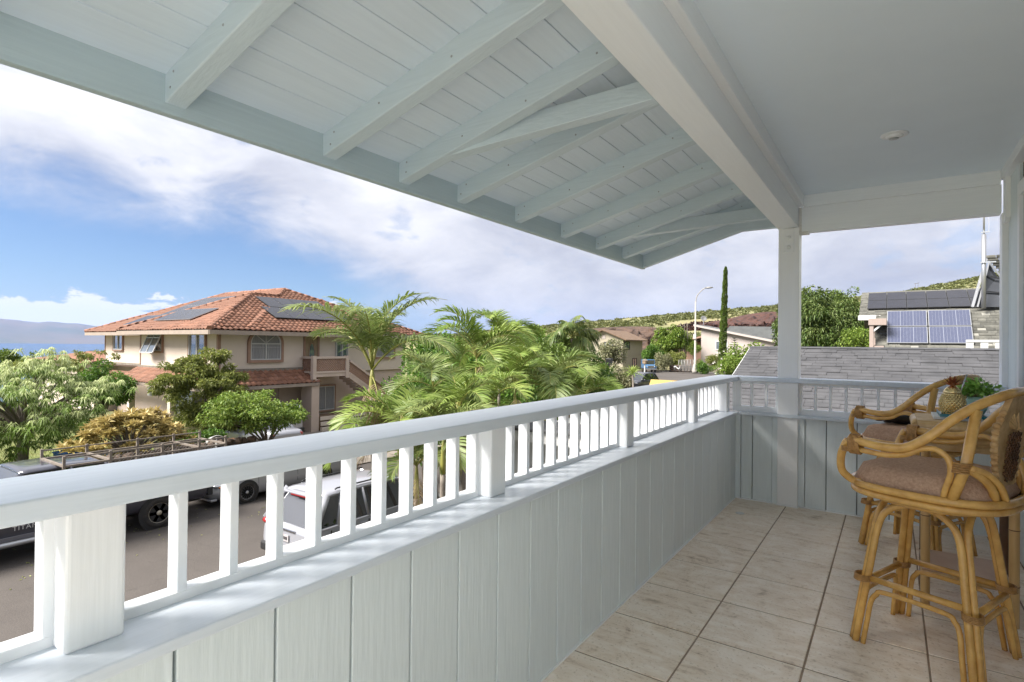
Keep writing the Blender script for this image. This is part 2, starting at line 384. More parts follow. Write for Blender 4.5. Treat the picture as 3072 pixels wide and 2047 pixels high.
# corner post with its bolted plate
pt = thing('support_post', 'square white timber post with a bolted plate carrying the roof beam', 'post', (-.749, 5.46, 0))
MB().box(-.831, 5.383, 0, -.667, 5.545, 2.431).build('shaft', 'paint_trim_z', pt, .006, 3)
MB().box(-.838, 5.376, 0, -.660, 5.55, .016).build('base', 'paint_white', pt, .004)
pl_ = MB().box(-.790, 5.368, 2.215, -.706, 5.386, 2.425).build('plate', 'paint_white', pt, .006, 3)
for z in (2.345, 2.262): MB().lathe([(.0, -.016), (.012, -.014), (.017, -.006), (.017, .004)], (-.746, 5.364, z), 14, ax=1).build('bolt', 'paint_white', pl_)

# main beam and the end beam
bm = thing('roof_beam', 'long heavy white beam running above the balcony to the corner post', 'beam', (-.76, 2, 2.43))
MB().box(-.840, YR0, 2.430, -.676, 5.545, 2.78).build('timber', 'paint_trim_y', bm, .006, 3)
MB().box(-.677, YR0, 2.60, -.630, 5.372, 2.702).build('ledger', 'paint_trim_y', bm, .004)
eb = thing('end_beam', 'white cross beam over the end railing between the post and the house', 'beam', (0, 5.45, 2.39))
MB().box(-.672, 5.395, 2.388, .662, 5.50, 2.602).build('timber', 'paint_trim_x', eb, .004)
MB().box(-.640, 5.372, 2.60, .655, 5.505, 2.702).build('ledger', 'paint_trim_x', eb, .004)
MB().box(-.680, 5.384, 2.380, -.600, 5.52, 2.3885).box(-.6745, 5.388, 2.39, -.650, 5.398, 2.60).build('joist_hanger', 'painted_steel', eb, .002)
for x, z in ((-.657, 2.44), (-.657, 2.53), (-.657, 2.585)): MB().lathe([(0, -.006), (.006, -.005), (.006, .003)], (x, 5.384, z), 8, ax=1).build('nail', 'painted_steel', eb)

# ceiling over the sitting side
ce = MB().box(-.676, YR0, 2.700, HX, 5.50, 2.76).build('ceiling', 'paint_ceiling', kind='structure')
cl = thing('ceiling_light', 'round white recessed eyeball downlight in the grey ceiling, unlit', 'light', (.008, 4.141, 2.70))
MB().lathe([(.050, .001), (.072, .001), (.074, -.003), (.070, -.007), (.056, -.011), (.050, -.010)], (.008, 4.141, 2.70), 32).build('trim_ring', 'paint_white', cl)
MB().lathe([(.050, .0), (.048, -.014), (.036, -.024), (.026, -.028), (.024, -.020)], (.006, 4.137, 2.70), 28).build('eyeball', 'paint_white', cl)
MB().lathe([(.026, -.0235), (.001, -.0236)], (.006, 4.135, 2.695), 20).build('lamp_face', 'steel', cl)

# lean-to porch roof: boards, rafters, fascia, barge and two braces
SL = .265
def deck_z(x): return 2.315+SL*(x+2.11)
rf = thing('porch_roof', 'pale grey lean-to porch roof of boards on exposed rafters with a deep fascia', 'roof', (-1.5, 2, 2.3))
xg = [-1.949+.1253*k for k in range(-1, 10)]; xg[0] = -2.112
for a, b in zip(xg[:-1], xg[1:]):
    a2, b2 = a+.002, b-.002
    MB().hexa([(a2, YR0, deck_z(a2)), (b2, YR0, deck_z(b2)), (b2, YR0, deck_z(b2)+.02), (a2, YR0, deck_z(a2)+.02)],
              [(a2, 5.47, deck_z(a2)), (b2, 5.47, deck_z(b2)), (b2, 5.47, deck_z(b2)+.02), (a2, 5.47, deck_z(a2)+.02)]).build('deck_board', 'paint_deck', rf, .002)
MB().hexa([(-2.20, YR0, deck_z(-2.20)+.014), (.9, YR0, deck_z(.9)+.014), (.9, YR0, deck_z(.9)+.06), (-2.20, YR0, deck_z(-2.2)+.06)],
          [(-2.20, 5.56, deck_z(-2.20)+.014), (.9, 5.56, deck_z(.9)+.014), (.9, 5.56, deck_z(.9)+.06), (-2.20, 5.56, deck_z(-2.2)+.06)]).build('roof_sheet', 'gap_dark', rf)
MB().box(-2.150, YR0, 2.180, -2.110, 5.53, 2.335).build('fascia_board', 'paint_fascia', rf, .004)
def rafter(y0, y1):
    x0, x1 = -2.112, -.80
    lo = [(x0, 2.215), (x1, 2.215+SL*(x1-x0)), (x1, deck_z(x1)+.002), (x0, deck_z(x0)+.002)]
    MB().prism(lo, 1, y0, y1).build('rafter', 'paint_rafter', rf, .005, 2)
for a in (-1.53, -.92, -.31, .31, .92, 1.577, 2.044, 2.513, 3.118, 3.747, 4.362, 4.934): rafter(a, a+.072)
nl = MB()
for a in (-1.53, -.92, -.31, .31, .92, 1.577, 2.044, 2.513, 3.118, 3.747, 4.362, 4.934):
    for x, f_ in ((-2.06, .3), (-2.03, .72), (-1.72, .5), (-1.35, .35), (-1.02, .6)):
        nl.lathe([(0, -.0016), (.0045, -.0015), (.0052, .001)], (x+random.uniform(-.03, .03), a, 2.215+SL*(x+2.112)+.1*f_), 8, ax=1)
nl.build('nail_heads', 'nail_dark', rf, kind='stuff')
# barge rafter, level where it reaches the beam
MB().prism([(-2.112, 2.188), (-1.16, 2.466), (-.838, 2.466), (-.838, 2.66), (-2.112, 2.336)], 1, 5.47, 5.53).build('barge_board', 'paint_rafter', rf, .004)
def brace(y0, y1):
    a, b = Vector((-1.86, y0, 2.29)), Vector((-.838, y1, 2.432)); wv = Vector((0, .07, 0)); h = .095
    lo = [a, a+wv, a+wv+Vector((0, 0, h)), a+Vector((0, 0, h))]; hi = [b, b+wv, b+wv+Vector((0, 0, h)), b+Vector((0, 0, h))]
    MB().hexa(lo, hi).build('brace', 'paint_rafter', rf, .004)
brace(2.047, 2.285); brace(4.365, 4.872)

# house wall on the right with its window
hw = MB().box(HX+.018, YB0, -3.6, HX+.25, 5.50, 2.80).build('house_wall', 'gap_dark', kind='structure')
for a, b in ((5.31, 5.46), (5.087, 5.31), (4.965, 5.087)):
    MB().box(HX, a+.003, 0, HX+.02, b-.003, 2.64).build('siding_board', 'paint_panel', hw, .003)
MB().box(.655, YR0, 2.630, .72, 5.40, 2.701).build('cornice', 'paint_trim_y', hw, .004)
MB().box(.664, 5.385, 0, .72, 5.50, 2.389).build('corner_board', 'paint_trim_z', hw, .004)
MB().prism([(5.30, 2.632), (5.30, 2.34), (5.335, 2.31), (5.40, 2.31), (5.40, 2.632)], 0, .671, .71).build('bracket_board', 'paint_trim_z', hw, .004)
for k in range(14):                                         # boards below the window
    y0 = 4.965-.2222*(k+1)
    MB().box(HX, y0+.003, 0, HX+.02, y0+.2192, .58).build('siding_board', 'paint_panel', hw, .003)
wn = MB().box(.688, 4.90, .60, .72, 4.965, 2.49).box(.688, 1.85, .60, .72, 1.915, 2.49).box(.688, 1.916, 2.40, .72, 4.899, 2.49).box(.678, 1.84, .575, .72, 4.975, .605).build('window_frame', 'paint_white', hw, .003)
MB().box(.708, 1.916, .606, .7195, 4.899, 2.40).build('pane', 'glass_mirror', wn)
MB().box(HX, YB0, 0, HX+.02, 1.848, 2.64).build('siding_board', 'paint_panel', hw, .003)
# ---------------------------------------------------------------- furniture
mat('rattan', (.72, .42, .115), col2=(.50, .255, .06), rough=.26, nscale=5, stretch=(3, 3, 3), bump=.06, bscale=40, spec=.5, coat=.35, lo=.35, hi=.75)
mat('rattan_wrap', (.48, .26, .085), col2=(.30, .15, .045), rough=.45, nscale=60, bump=.4, bscale=90)
mat('carved_wood', (.64, .43, .20), col2=(.42, .24, .09), rough=.5, nscale=18, bump=.2, bscale=40)
mat('bamboo', (.66, .44, .19), col2=(.52, .31, .11), rough=.35, nscale=4, stretch=(4, 4, .6), bump=.05, bscale=30, coat=.2)
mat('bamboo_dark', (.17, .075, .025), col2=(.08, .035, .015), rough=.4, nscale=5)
mat('cushion', (.62, .415, .29), col2=(.43, .265, .175), rough=.95, nscale=90, bump=.9, bscale=220, spec=.1, lo=.3, hi=.7, bdist=.006)
mat('shelf_board', (.62, .44, .33), rough=.5, col2=(.55, .37, .27), nscale=8)
mat('gold', (.80, .62, .30), rough=.24, metal=.85)
mat('copper_leaf', (.45, .16, .065), rough=.35, metal=.6, col2=(.28, .09, .04), nscale=20)
mat('pot_green', (.36, .55, .47), rough=.3, col2=(.33, .51, .44), nscale=5)
mat('teal', (.015, .17, .22), rough=.35)
mat('paper', (.75, .74, .70), rough=.7)
mat('plastic_black', (.012, .013, .015), rough=.35, spec=.5)
mat('lens', (.02, .03, .06), rough=.03, spec=1., coat=1.)
mat('potleaf', (.16, .36, .045), tint=(.42, .66, .16), rough=.5, trans=.25)

PI = math.pi
def make_stool():
    t = thing('bar_stool', 'x', 'stool')
    c_leg, c_top = .245, .165; zt = .665
    def leg_pt(sx, sy, z):                                # leg line: splayed at the floor
        k = z/zt; c = c_leg+(c_top-c_leg)*k
        return Vector((sx*c, sy*c, z))
    r = .0152
    corners = [(1, -1), (1, 1), (-1, 1), (-1, -1)]
    for i in range(4):
        a, b = corners[i], corners[(i+1) % 4]
        d = (Vector((b[0], b[1], 0))-Vector((a[0], a[1], 0))).normalized(); ins = d*.019
        def A(z, k=1.): return leg_pt(*a, z)+ins*k
        def B(z, k=1.): return leg_pt(*b, z)-ins*k
        w0 = (B(.5)-A(.5)).length
        pts = [A(0), A(.2), A(.4), A(.52), A(.60)+d*.012, A(.645)+d*.05, (A(.67)+d*w0*.32)]
        pts += [(B(.67)-d*w0*.32), B(.645)-d*.05, B(.60)-d*.012, B(.52), B(.4), B(.2), B(0)]
        MB().tube(spline(pts, 4), r, 10).build('leg_arch', 'rattan', t, world=False)
        # stretcher and the bent cane under it
        z = .275 if i % 2 == 0 else .30
        MB().tube([A(z, 1.6), B(z, 1.6)], .0145, 10).build('stretcher', 'rattan', t, world=False)
        zz = z-.045
        p2 = [A(0, 2.7), A(.10, 2.7), A(zz-.06, 2.7), A(zz-.02, 2.9)+d*.012, A(zz, 2.7)+d*.05, B(zz, 2.7)-d*.05, B(zz-.02, 2.9)-d*.012, B(zz-.06, 2.7), B(.10, 2.7), B(0, 2.7)]
        MB().tube(spline(p2, 4), .0115, 8).build('cane_brace', 'rattan', t, world=False)
        wp = MB()
        for q in range(5): wp.tube([leg_pt(*a, z+(q-2)*.006)+Vector((math.cos(g)*.036, math.sin(g)*.036, 0)) for g in [2*PI*k/14 for k in range(14)]], .0034, 5, closed=True)
        wp.build('wrap', 'rattan_wrap', t, world=False)
    # swivel ring, seat frame (a rounded D, straighter at the front)
    def ring(R, z, ex=2.8, fx=1.0):
        out = []
        for k in range(40):
            a = 2*PI*k/40; c, s = math.cos(a), math.sin(a)
            x = math.copysign(abs(c)**(2/ex), c)*R; y = math.copysign(abs(s)**(2/ex), s)*R
            out.append((x*(.98 if x > 0 else 1.)*fx, y, z))
        return out
    MB().tube(ring(.225, .685, 2.2), .014, 10, closed=True).lathe([(.16, .675), (.20, .69)], (0, 0, 0), 24).build('swivel_ring', 'rattan', t, world=False)
    MB().tube(ring(.300, .715), .0155, 10, closed=True).build('seat_ring', 'rattan', t, world=False)
    MB().tube(ring(.305, .748), .0175, 10, closed=True).build('seat_ring', 'rattan', t, world=False)
    MB().prism([(x, y) for x, y, z in ring(.295, 0)], 2, .722, .742).build('seat_panel', 'bamboo_dark', t, world=False)
    # cushion: pillow with soft edge
    cu = MB(); nr, na = 10, 36; b0 = 0
    for i in range(nr+1):
        q = i/nr
        for k in range(na):
            a = 2*PI*k/na; c, s = math.cos(a), math.sin(a); ex = 3.4
            x = math.copysign(abs(c)**(2/ex), c)*.282; y = math.copysign(abs(s)**(2/ex), s)*.282
            e = math.sin(q*PI/2)**.55 if q < .55 else 1
            f = math.sqrt(max(0, 1-q**6)) if False else 1
            z = .765 + .082*(1-q**8)**.5
            z += .004*math.sin(9*a+q*5)*(q**2)
            cu.v.append((x*q, y*q, z))
    for i in range(nr):
        for k in range(na): cu.f.append((i*na+k, (i+1)*na+k, (i+1)*na+(k+1) % na, i*na+(k+1) % na)); cu.sm.append(True)
    b1 = len(cu.v)
    for k in range(na): x, y, z = cu.v[nr*na+k]; cu.v.append((x*.97, y*.97, .748))
    for k in range(na): cu.f.append((nr*na+k, b1+k, b1+(k+1) % na, nr*na+(k+1) % na)); cu.sm.append(True)
    cu.build('cushion', 'cushion', t, world=False)
    # arms and back rail in one bent pole
    half = [(.228, .308, .955), (.16, .322, .952), (.08, .330, .945), (-.01, .328, .955), (-.09, .318, 1.01), (-.16, .295, 1.085), (-.23, .245, 1.15), (-.285, .16, 1.19), (-.305, .06, 1.205)]
    full = [(x, -y, z) for x, y, z in half]+[(x, y, z) for x, y, z in reversed(half)]
    MB().tube(spline(full, 5), .0198, 12).build('arm_rail', 'rattan', t, world=False)
    for s in (-1, 1):
        P = lambda x, y, z: (x, s*y, z)
        MB().tube(spline([P(.234, .308, .950), P(.247, .308, .93), P(.268, .304, .87), P(.270, .288, .80), P(.240, .252, .757), P(.205, .245, .750)], 5), .0175, 10).build('arm_post', 'rattan', t, world=False)
        MB().tube(spline([P(.223, .308, .915), P(.15, .318, .913), P(.07, .324, .910), P(-.01, .320, .925), P(-.06, .314, .955), P(-.11, .306, .962), P(-.152, .298, .93), P(-.160, .292, .87), P(-.140, .285, .80), P(-.128, .275, .745)], 5), .0125, 10).build('arm_cane', 'rattan', t, world=False)
        MB().tube([P(-.155, .278, .742), P(-.205, .278, .90), P(-.232, .248, 1.135)], .0205, 12).build('back_post', 'rattan', t, world=False)
        MB().tube(spline([P(-.20, .285, .895), P(-.235, .24, .87), P(-.262, .19, .82), P(-.268, .15, .752)], 4), .0165, 10).build('back_cane', 'rattan', t, world=False)
        MB().tube(spline([P(-.215, .275, .90), P(-.255, .215, .875), P(-.285, .16, .82), P(-.292, .12, .752)], 4), .0145, 10).build('back_cane', 'rattan', t, world=False)
        wp = MB()
        for q in range(7): wp.tube([P(.221-.007*q, .309+.0265*math.cos(g), .937+.0435*math.sin(g)) for g in [2*PI*k/16 for k in range(16)]], .0042, 5, closed=True)
        for q in range(3): wp.tube([P(.237+.024*math.cos(g), .308+.024*math.sin(g), .92-.008*q) for g in [2*PI*k/14 for k in range(14)]], .004, 5, closed=True)
        for q in range(5): wp.tube([P(-.187+.030*math.cos(g)-.002*q, .280+.030*math.sin(g), .880+.009*q) for g in [2*PI*k/16 for k in range(16)]], .0046, 5, closed=True)
        wp.build('wrap', 'rattan_wrap', t, world=False, kind='stuff')
    # carved pineapple backrest: leaves, cross-cut fruit and scalloped sides
    bk = MB()
    def bp_(y, z):                                        # the panel leans back and bows
        k = (z-.755)/.44
        return Vector((-.262-.045*k+.25*y*y, y, z))
    def half_w(z):
        k = (z-.755)/.44
        return .055+.12*math.sin(min(1, k*1.25)*PI*.62) if k < .72 else .165-.32*(k-.72)
    rows = [.755+.44*i/16 for i in range(17)]
    for i in range(16):
        z0, z1 = rows[i], rows[i+1]; w0, w1 = half_w(z0), half_w(z1)
        a, b, c, d = bp_(-w0, z0), bp_(w0, z0), bp_(w1, z1), bp_(-w1, z1); o = Vector((.022, 0, 0))
        bk.hexa([a, b, c, d], [a+o, b+o, c+o, d+o])
    back = bk.build('backrest', 'carved_wood', t, world=False)
    sc = MB()
    for i in range(1, 14):                                # scallops down both edges
        z = .785+.026*i; w_ = half_w(z)
        for s in (-1, 1): sc.ball(bp_(s*w_, z)+Vector((.011, 0, 0)), .015, .011, .0125, 8, 6)
    for s in (-1, 1):                                     # crown leaves at the top
        for k in range(4):
            p0 = bp_(s*.015, 1.05); p1 = bp_(s*(.05+.035*k), 1.175-.028*k); sc.tube(spline([p0, (p0+p1)/2+Vector((.02, 0, .02)), p1+Vector((.016, 0, 0))], 4), [.010, .014, .016, .017, .016, .014, .012, .010, .006][:9], 6)
    sc.build('carved_leaves', 'carved_wood', back, world=False)
    cx_ = MB()
    for k in range(-5, 6):                                # dark cross-cuts of the fruit, front and back
        for s in (-1, 1):
            for ox in (-.002, .0235):
                a = bp_(-.085, .93+k*.026-s*.07)+Vector((ox, 0, 0)); b = bp_(.085, .93+k*.026+s*.07)+Vector((ox, 0, 0))
                pts = [a.lerp(b, q/6) for q in range(7)]; pts = [bp_(p.y, p.z)+Vector((ox, 0, 0)) for p in pts if abs(p.y) < half_w(p.z)*.72 and .82 < p.z < 1.05]
                if len(pts) > 1: cx_.tube(pts, .0032, 5)
    cx_.build('carved_grooves', 'bamboo_dark', back, world=False)
    return t
FACE = math.atan2(.375, -.927)
st1 = make_stool(); st1.location = (.165, 3.262, 0); st1.rotation_euler = (0, 0, FACE)
tag(st1, 'rattan bar stool with empty brown cushion, in front of the bamboo table', 'stool', 'rattan bar stools')
st2 = copy_tree(st1); st2.location = (.145, 4.79, 0); st2.rotation_euler = (0, 0, FACE-.12)
tag(st2, 'rattan bar stool with black binoculars on its cushion, near the end railing', 'stool', 'rattan bar stools')

# bamboo bar table
tb = thing('bar_table', 'tall bamboo table against the house wall between the two stools', 'table', (.34, 3.93, 0))
def pole(x, y, z0, z1, r, m_='bamboo', name='leg'):
    pr = []
    for k in range(13):
        z = z0+(z1-z0)*k/12; pr.append((r, z))
    nodes = [z0+(z1-z0)*q for q in (.22, .52, .8)]
    pr = sorted(pr+[(r*1.10, z) for z in nodes]+[(r*1.0, z-.008) for z in nodes]+[(r, z+.008) for z in nodes], key=lambda a: a[1])
    o = MB().lathe(pr, (x, y, 0), 14).build(name, m_, tb)
    rg = MB()
    for z in nodes: rg.lathe([(r*1.06, z-.003), (r*1.115, z), (r*1.06, z+.003)], (x, y, 0), 14)
    rg.build('node_ring', 'bamboo_dark', o)
    return o
TX0, TX1, TY0, TY1, TZ = .150, .535, 3.745, 4.125, 1.0
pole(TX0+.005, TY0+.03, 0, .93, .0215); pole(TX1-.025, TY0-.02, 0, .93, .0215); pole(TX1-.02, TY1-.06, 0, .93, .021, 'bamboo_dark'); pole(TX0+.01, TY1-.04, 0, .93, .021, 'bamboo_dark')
for z in (.905, .865):
    MB().tube([(TX0-.02, TY0, z), (TX1+.01, TY0-.015, z)], .019, 12).build('apron_pole', 'bamboo', tb)
    MB().tube([(TX0-.005, TY0, z), (TX0-.005, TY1, z)], .019, 12).build('apron_pole', 'bamboo', tb)
MB().box(TX0-.03, TY0-.03, .955, TX1+.03, TY1+.02, .975).build('top_panel', 'bamboo_dark', tb, .003)
for k in range(9):
    y = TY0-.02+k*.0475
    MB().tube([(TX0-.035, y, .982), (TX1+.035, y, .982)], .0215, 10).build('top_pole', 'bamboo', tb)
for a, b in (((TX0-.035, TY0-.035), (TX1+.035, TY0-.035)), ((TX0-.035, TY0-.035), (TX0-.035, TY1+.02)), ((TX1+.035, TY0-.035), (TX1+.035, TY1+.02))):
    MB().tube([(a[0], a[1], .968), (b[0], b[1], .968)], .026, 12).build('edge_pole', 'bamboo', tb)
MB().box(TX0-.01, TY0+.0, .195, TX1-.03, TY1-.02, .207).build('shelf', 'shelf_board', tb, .002)
for y in (TY0-.005, TY1-.04): MB().tube([(TX0, y, .180), (TX1-.02, y-.01, .180)], .016, 10).build('shelf_pole', 'bamboo', tb)
MB().tube(spline([(TX0+.02, TY0, .84), (TX0+.10, TY0, .875), (.34, TY0-.005, .882), (TX1-.10, TY0-.01, .875), (TX1-.04, TY0-.012, .80)], 5), .013, 8).build('arched_cane', 'bamboo', tb)

ZT = 1.003
bk1 = MB().box(.190, 3.80, ZT, .40, 4.06, ZT+.016).build('magazine_stack', 'paper', label='stack of pale magazines lying under the gold tumbler', cat='magazines', bevel=.002)
tr = thing('teal_tray', 'flat teal tray on the bamboo table under plant and tumbler', 'tray', (.34, 3.93, ZT+.016))
MB().box(.215, 3.775, ZT+.0165, .475, 4.06, ZT+.024).build('base', 'teal', tr, .002)
MB().box(.215, 3.775, ZT+.024, .475, 3.781, ZT+.032).box(.215, 3.7815, ZT+.024, .221, 4.06, ZT+.032).box(.469, 3.7815, ZT+.024, .475, 4.06, ZT+.032).build('rim', 'teal', tr, .001)
# gold pineapple tumbler
ZP = ZT+.0245; px, py = .272, 3.83
pa = thing('pineapple_tumbler', 'shiny gold pineapple shaped tumbler with copper leaves and a straw', 'tumbler', (px, py, ZP))
def prof_r(z): return .040+.0175*math.sin(min(1, z/.066)*PI/2)-.022*max(0, (z-.062)/.06)**1.6
prf = [(.0, 0), (.037, 0), (.040, .003)]+[(prof_r(z), z) for z in [.004+.0055*k for k in range(21)]]+[(.039, .121)]
MB().lathe(prf, (px, py, ZP), 40).build('cup', 'gold', pa)
dm = MB(); rows = 11
for i in range(rows):                                     # diamond studs
    z = .010+.0098*i; r = prof_r(z); n = 22
    for k in range(n):
        a = 2*PI*(k+.5*(i % 2))/n; c = Vector((px+math.cos(a)*r, py+math.sin(a)*r, ZP+z)); nrm = Vector((math.cos(a), math.sin(a), 0)); sd = Vector((-math.sin(a), math.cos(a), 0))
        h = r*PI/n*.98; u = Vector((0, 0, .0088)); tip = c+nrm*.0052
        P = [c+sd*h, c+u, c-sd*h, c-u]
        for q in range(4): dm.quad(P[q], P[(q+1) % 4], tip)
dm.build('diamond_studs', 'gold', pa, kind='stuff')
MB().lathe([(.0405, .120), (.0415, .122), (.0415, .126), (.036, .138), (.026, .150), (.015, .157), (.0, .158)], (px, py, ZP), 32).build('lid', 'gold', pa)
lf = MB()
for ring_, (n, el_, ln) in enumerate(((8, .45, .045), (8, .95, .052), (6, 1.3, .058))):
    for k in range(n):
        a = 2*PI*(k+.4*ring_)/n; d = Vector((math.cos(a)*math.cos(el_), math.sin(a)*math.cos(el_), math.sin(el_))); s = Vector((-math.sin(a), math.cos(a), 0))*.0085
        b = Vector((px, py, ZP+.157))+Vector((math.cos(a), math.sin(a), 0))*.006; m_ = b+d*ln*.5; tip = b+d*ln+Vector((math.cos(a), math.sin(a), .2))*.004
        nn_ = d.cross(s).normalized()*.003
        lf.quad(b-s*.6, m_-s+nn_, m_+nn_*-.5, b); lf.quad(b, m_+nn_*-.5, m_+s+nn_, b+s*.6); lf.quad(m_-s+nn_, tip, m_+nn_*-.5); lf.quad(m_+nn_*-.5, tip, m_+s+nn_)
lf.build('leaf_crown', 'copper_leaf', pa)
MB().tube([(px+.026, py, ZP+.10), (px+.060, py+.005, ZP+.222)], .0038, 10).build('straw', 'steel', pa)
# potted plant
qx, qy = .385, 3.97
pp = thing('potted_plant', 'leafy green plant in a pale green pot on the bamboo table', 'plant', (qx, qy, ZP))
MB().lathe([(.0, 0), (.028, 0), (.034, .004), (.047, .03), (.051, .055), (.047, .078), (.040, .086), (.0405, .092), (.043, .096), (.040, .097), (.036, .092), (.034, .08)], (qx, qy, ZP), 36).build('pot', 'pot_green', pp)
# ---------------------------------------------------------------- foliage
ALB = .58                                                  # outdoor colours darkened to offset the exposure raised for the shaded balcony
def unit(a): return a/np.maximum(np.linalg.norm(a, axis=-1, keepdims=True), 1e-9)
def leaf_mesh(name, P, D, L_, W, tint, droop=.15, rich=False, up=None):
    """leaves as small folded blades: P base points, D directions"""
    n = len(P); D = unit(D); up = np.array([0, 0, 1.]) if up is None else up
    S = np.cross(D, up+RNG.normal(0, .35, (n, 3))); S = unit(S); Nn = unit(np.cross(S, D))
    L_ = np.broadcast_to(L_, n)[:, None]; W = np.broadcast_to(W, n)[:, None]
    mid = P+D*L_*.45+Nn*L_*.05; tip = P+D*L_-np.array([0, 0, 1.])*L_*droop
    l, r = mid-S*W/2+Nn*W*.18, mid+S*W/2+Nn*W*.18
    if rich:
        V = np.stack([P, r, tip, l, mid], 1).reshape(-1, 3); b = np.arange(n)[:, None]*5
        F_ = np.concatenate([b+[0, 1, 4], b+[4, 1, 2], b+[0, 4, 3], b+[4, 2, 3]], 1).reshape(-1, 3); k = 5
    else:
        V = np.stack([P, r, tip, l], 1).reshape(-1, 3); b = np.arange(n)[:, None]*4
        F_ = np.concatenate([b+[0, 1, 2], b+[0, 2, 3]], 1).reshape(-1, 3); k = 4
    return npmesh(name, V, F_, np.repeat(np.clip(tint, 0, 1), k))
def blob_points(blobs, n, shell=.55):
    """points spread through ellipsoids (cx,cy,cz,rx,ry,rz), denser towards their skins"""
    vol = np.array([b[3]*b[4]*b[5] for b in blobs])**.8; cnt = RNG.multinomial(n, vol/vol.sum()); P, O = [], []
    for b, c in zip(blobs, cnt):
        d = unit(RNG.normal(size=(c, 3))); rr = shell+(1-shell)*RNG.random((c, 1))**.6
        rr = rr*(1+.10*np.sin(d[:, :1]*7+b[0])*np.cos(d[:, 1:2]*6+b[1]))
        P.append(np.array(b[:3])+d*rr*np.array(b[3:6])); O.append(d)
    return np.concatenate(P), np.concatenate(O)
def random_blobs(c, R, n, r0, r1, flat=1.):
    out = []
    for _ in range(n):
        d = unit(RNG.normal(size=3)); q = RNG.random()**.4
        r = RNG.uniform(r0, r1); out.append((c[0]+d[0]*q*(R[0]-r*.6), c[1]+d[1]*q*(R[1]-r*.6), c[2]+d[2]*q*(R[2]-r*.5), r, r, r*flat))
    return out
def limbs(mb, base, top, r, targets, n=6):
    mb.tube(spline([base, (Vector(base)+Vector(top))/2+Vector((RNG.uniform(-.1, .1), RNG.uniform(-.1, .1), 0)), top], 4), [r*(1-.05*i) for i in range(9)], 8)
    for t_ in targets:
        t_ = Vector(t_); b = Vector(top); mb.tube(spline([b-Vector((0, 0, r)), b.lerp(t_, .45)+Vector((0, 0, .08*(t_-b).length)), t_], 4), [r*.62*(1-.1*i) for i in range(9)], n)
mat('bark', (.22, .18, .145), col2=(.12, .095, .075), rough=.9, nscale=9, stretch=(3, 3, 1), bump=.5, bscale=20)
mat('bark_pale', (.36, .31, .26), col2=(.24, .20, .165), rough=.9, nscale=8, stretch=(3, 3, 1), bump=.4, bscale=20)
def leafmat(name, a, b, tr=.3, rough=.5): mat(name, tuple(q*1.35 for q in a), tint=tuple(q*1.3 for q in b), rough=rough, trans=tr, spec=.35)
leafmat('leaf_pale', (.14, .235, .028), (.52, .58, .27)); leafmat('leaf_dark', (.06, .145, .018), (.20, .34, .045)); leafmat('leaf_olive', (.165, .205, .04), (.40, .42, .12))
leafmat('leaf_orange', (.37, .295, .085), (.70, .55, .235), .25); leafmat('leaf_lime', (.13, .225, .028), (.33, .41, .085)); leafmat('leaf_mango', (.065, .125, .022), (.27, .33, .11))
leafmat('leaf_mid', (.085, .15, .022), (.24, .32, .07)); leafmat('leaf_grey', (.20, .22, .10), (.45, .42, .27)); leafmat('leaf_conifer', (.03, .075, .022), (.09, .16, .05), .15)
leafmat('frond', (.095, .18, .016), (.33, .41, .10), .28, .45); leafmat('frond_cool', (.085, .15, .025), (.31, .36, .12), .28, .45); leafmat('frond_coco', (.06, .115, .02), (.22, .26, .07), .25, .4)
mat('frond_dead', (.34, .23, .12), tint=(.50, .38, .22), rough=.8); mat('frond_stalk', (.42, .40, .09), col2=(.33, .33, .07), rough=.5, nscale=6); mat('petal', (.85, .83, .72), rough=.6, trans=.3)
def tree(name, label, cat, base, blobs, n, L_, W, lm, trunk_top=None, r=.1, targets=None, bark='bark', droop=.25, rich=False, group=None, outward=.8, tint_fn=None, crown='crown', shell=.5):
    t = thing(name, label, cat, base, group=group)
    P, O = blob_points(blobs, n, shell); D = O*outward+RNG.normal(0, .55, O.shape)+np.array([0, 0, .1])
    tint = RNG.random(len(P))**1.5*.9 if tint_fn is None else tint_fn(P, O)
    me = leaf_mesh(crown, P-np.array(base), D, L_*RNG.uniform(.7, 1.25, len(P)), W*RNG.uniform(.8, 1.2, len(P)), tint, droop, rich)
    o = link(crown, me, lm, t)
    if r:
        mb = MB(); tt = trunk_top or (base[0], base[1], base[2]+.5*(blobs[0][2]-base[2]))
        limbs(mb, base, tt, r, targets or [b[:3] for b in blobs[:9]]); mb.build('trunk', bark, t)
    return t
def rosette_mesh(name, C, n_leaf, L_, W, tint, droop=.35, tilt=(.0, .9), rich=True):
    """whorls of long leaves around each centre C"""
    m_ = len(C); a = (np.arange(n_leaf)[None, :]*2.399+RNG.uniform(0, 6, (m_, 1))); e = np.linspace(tilt[0], tilt[1], n_leaf)[None, :]+RNG.normal(0, .15, (m_, n_leaf))
    D = np.stack([np.cos(a)*np.cos(e), np.sin(a)*np.cos(e), np.sin(e)], -1).reshape(-1, 3); P = np.repeat(C, n_leaf, 0)
    tt = np.repeat(tint, n_leaf)+np.tile(np.linspace(-.25, .25, n_leaf), m_)+RNG.normal(0, .08, m_*n_leaf)
    return leaf_mesh(name, P, D, L_*RNG.uniform(.75, 1.2, len(P)), W*RNG.uniform(.85, 1.15, len(P)), tt, droop, rich)

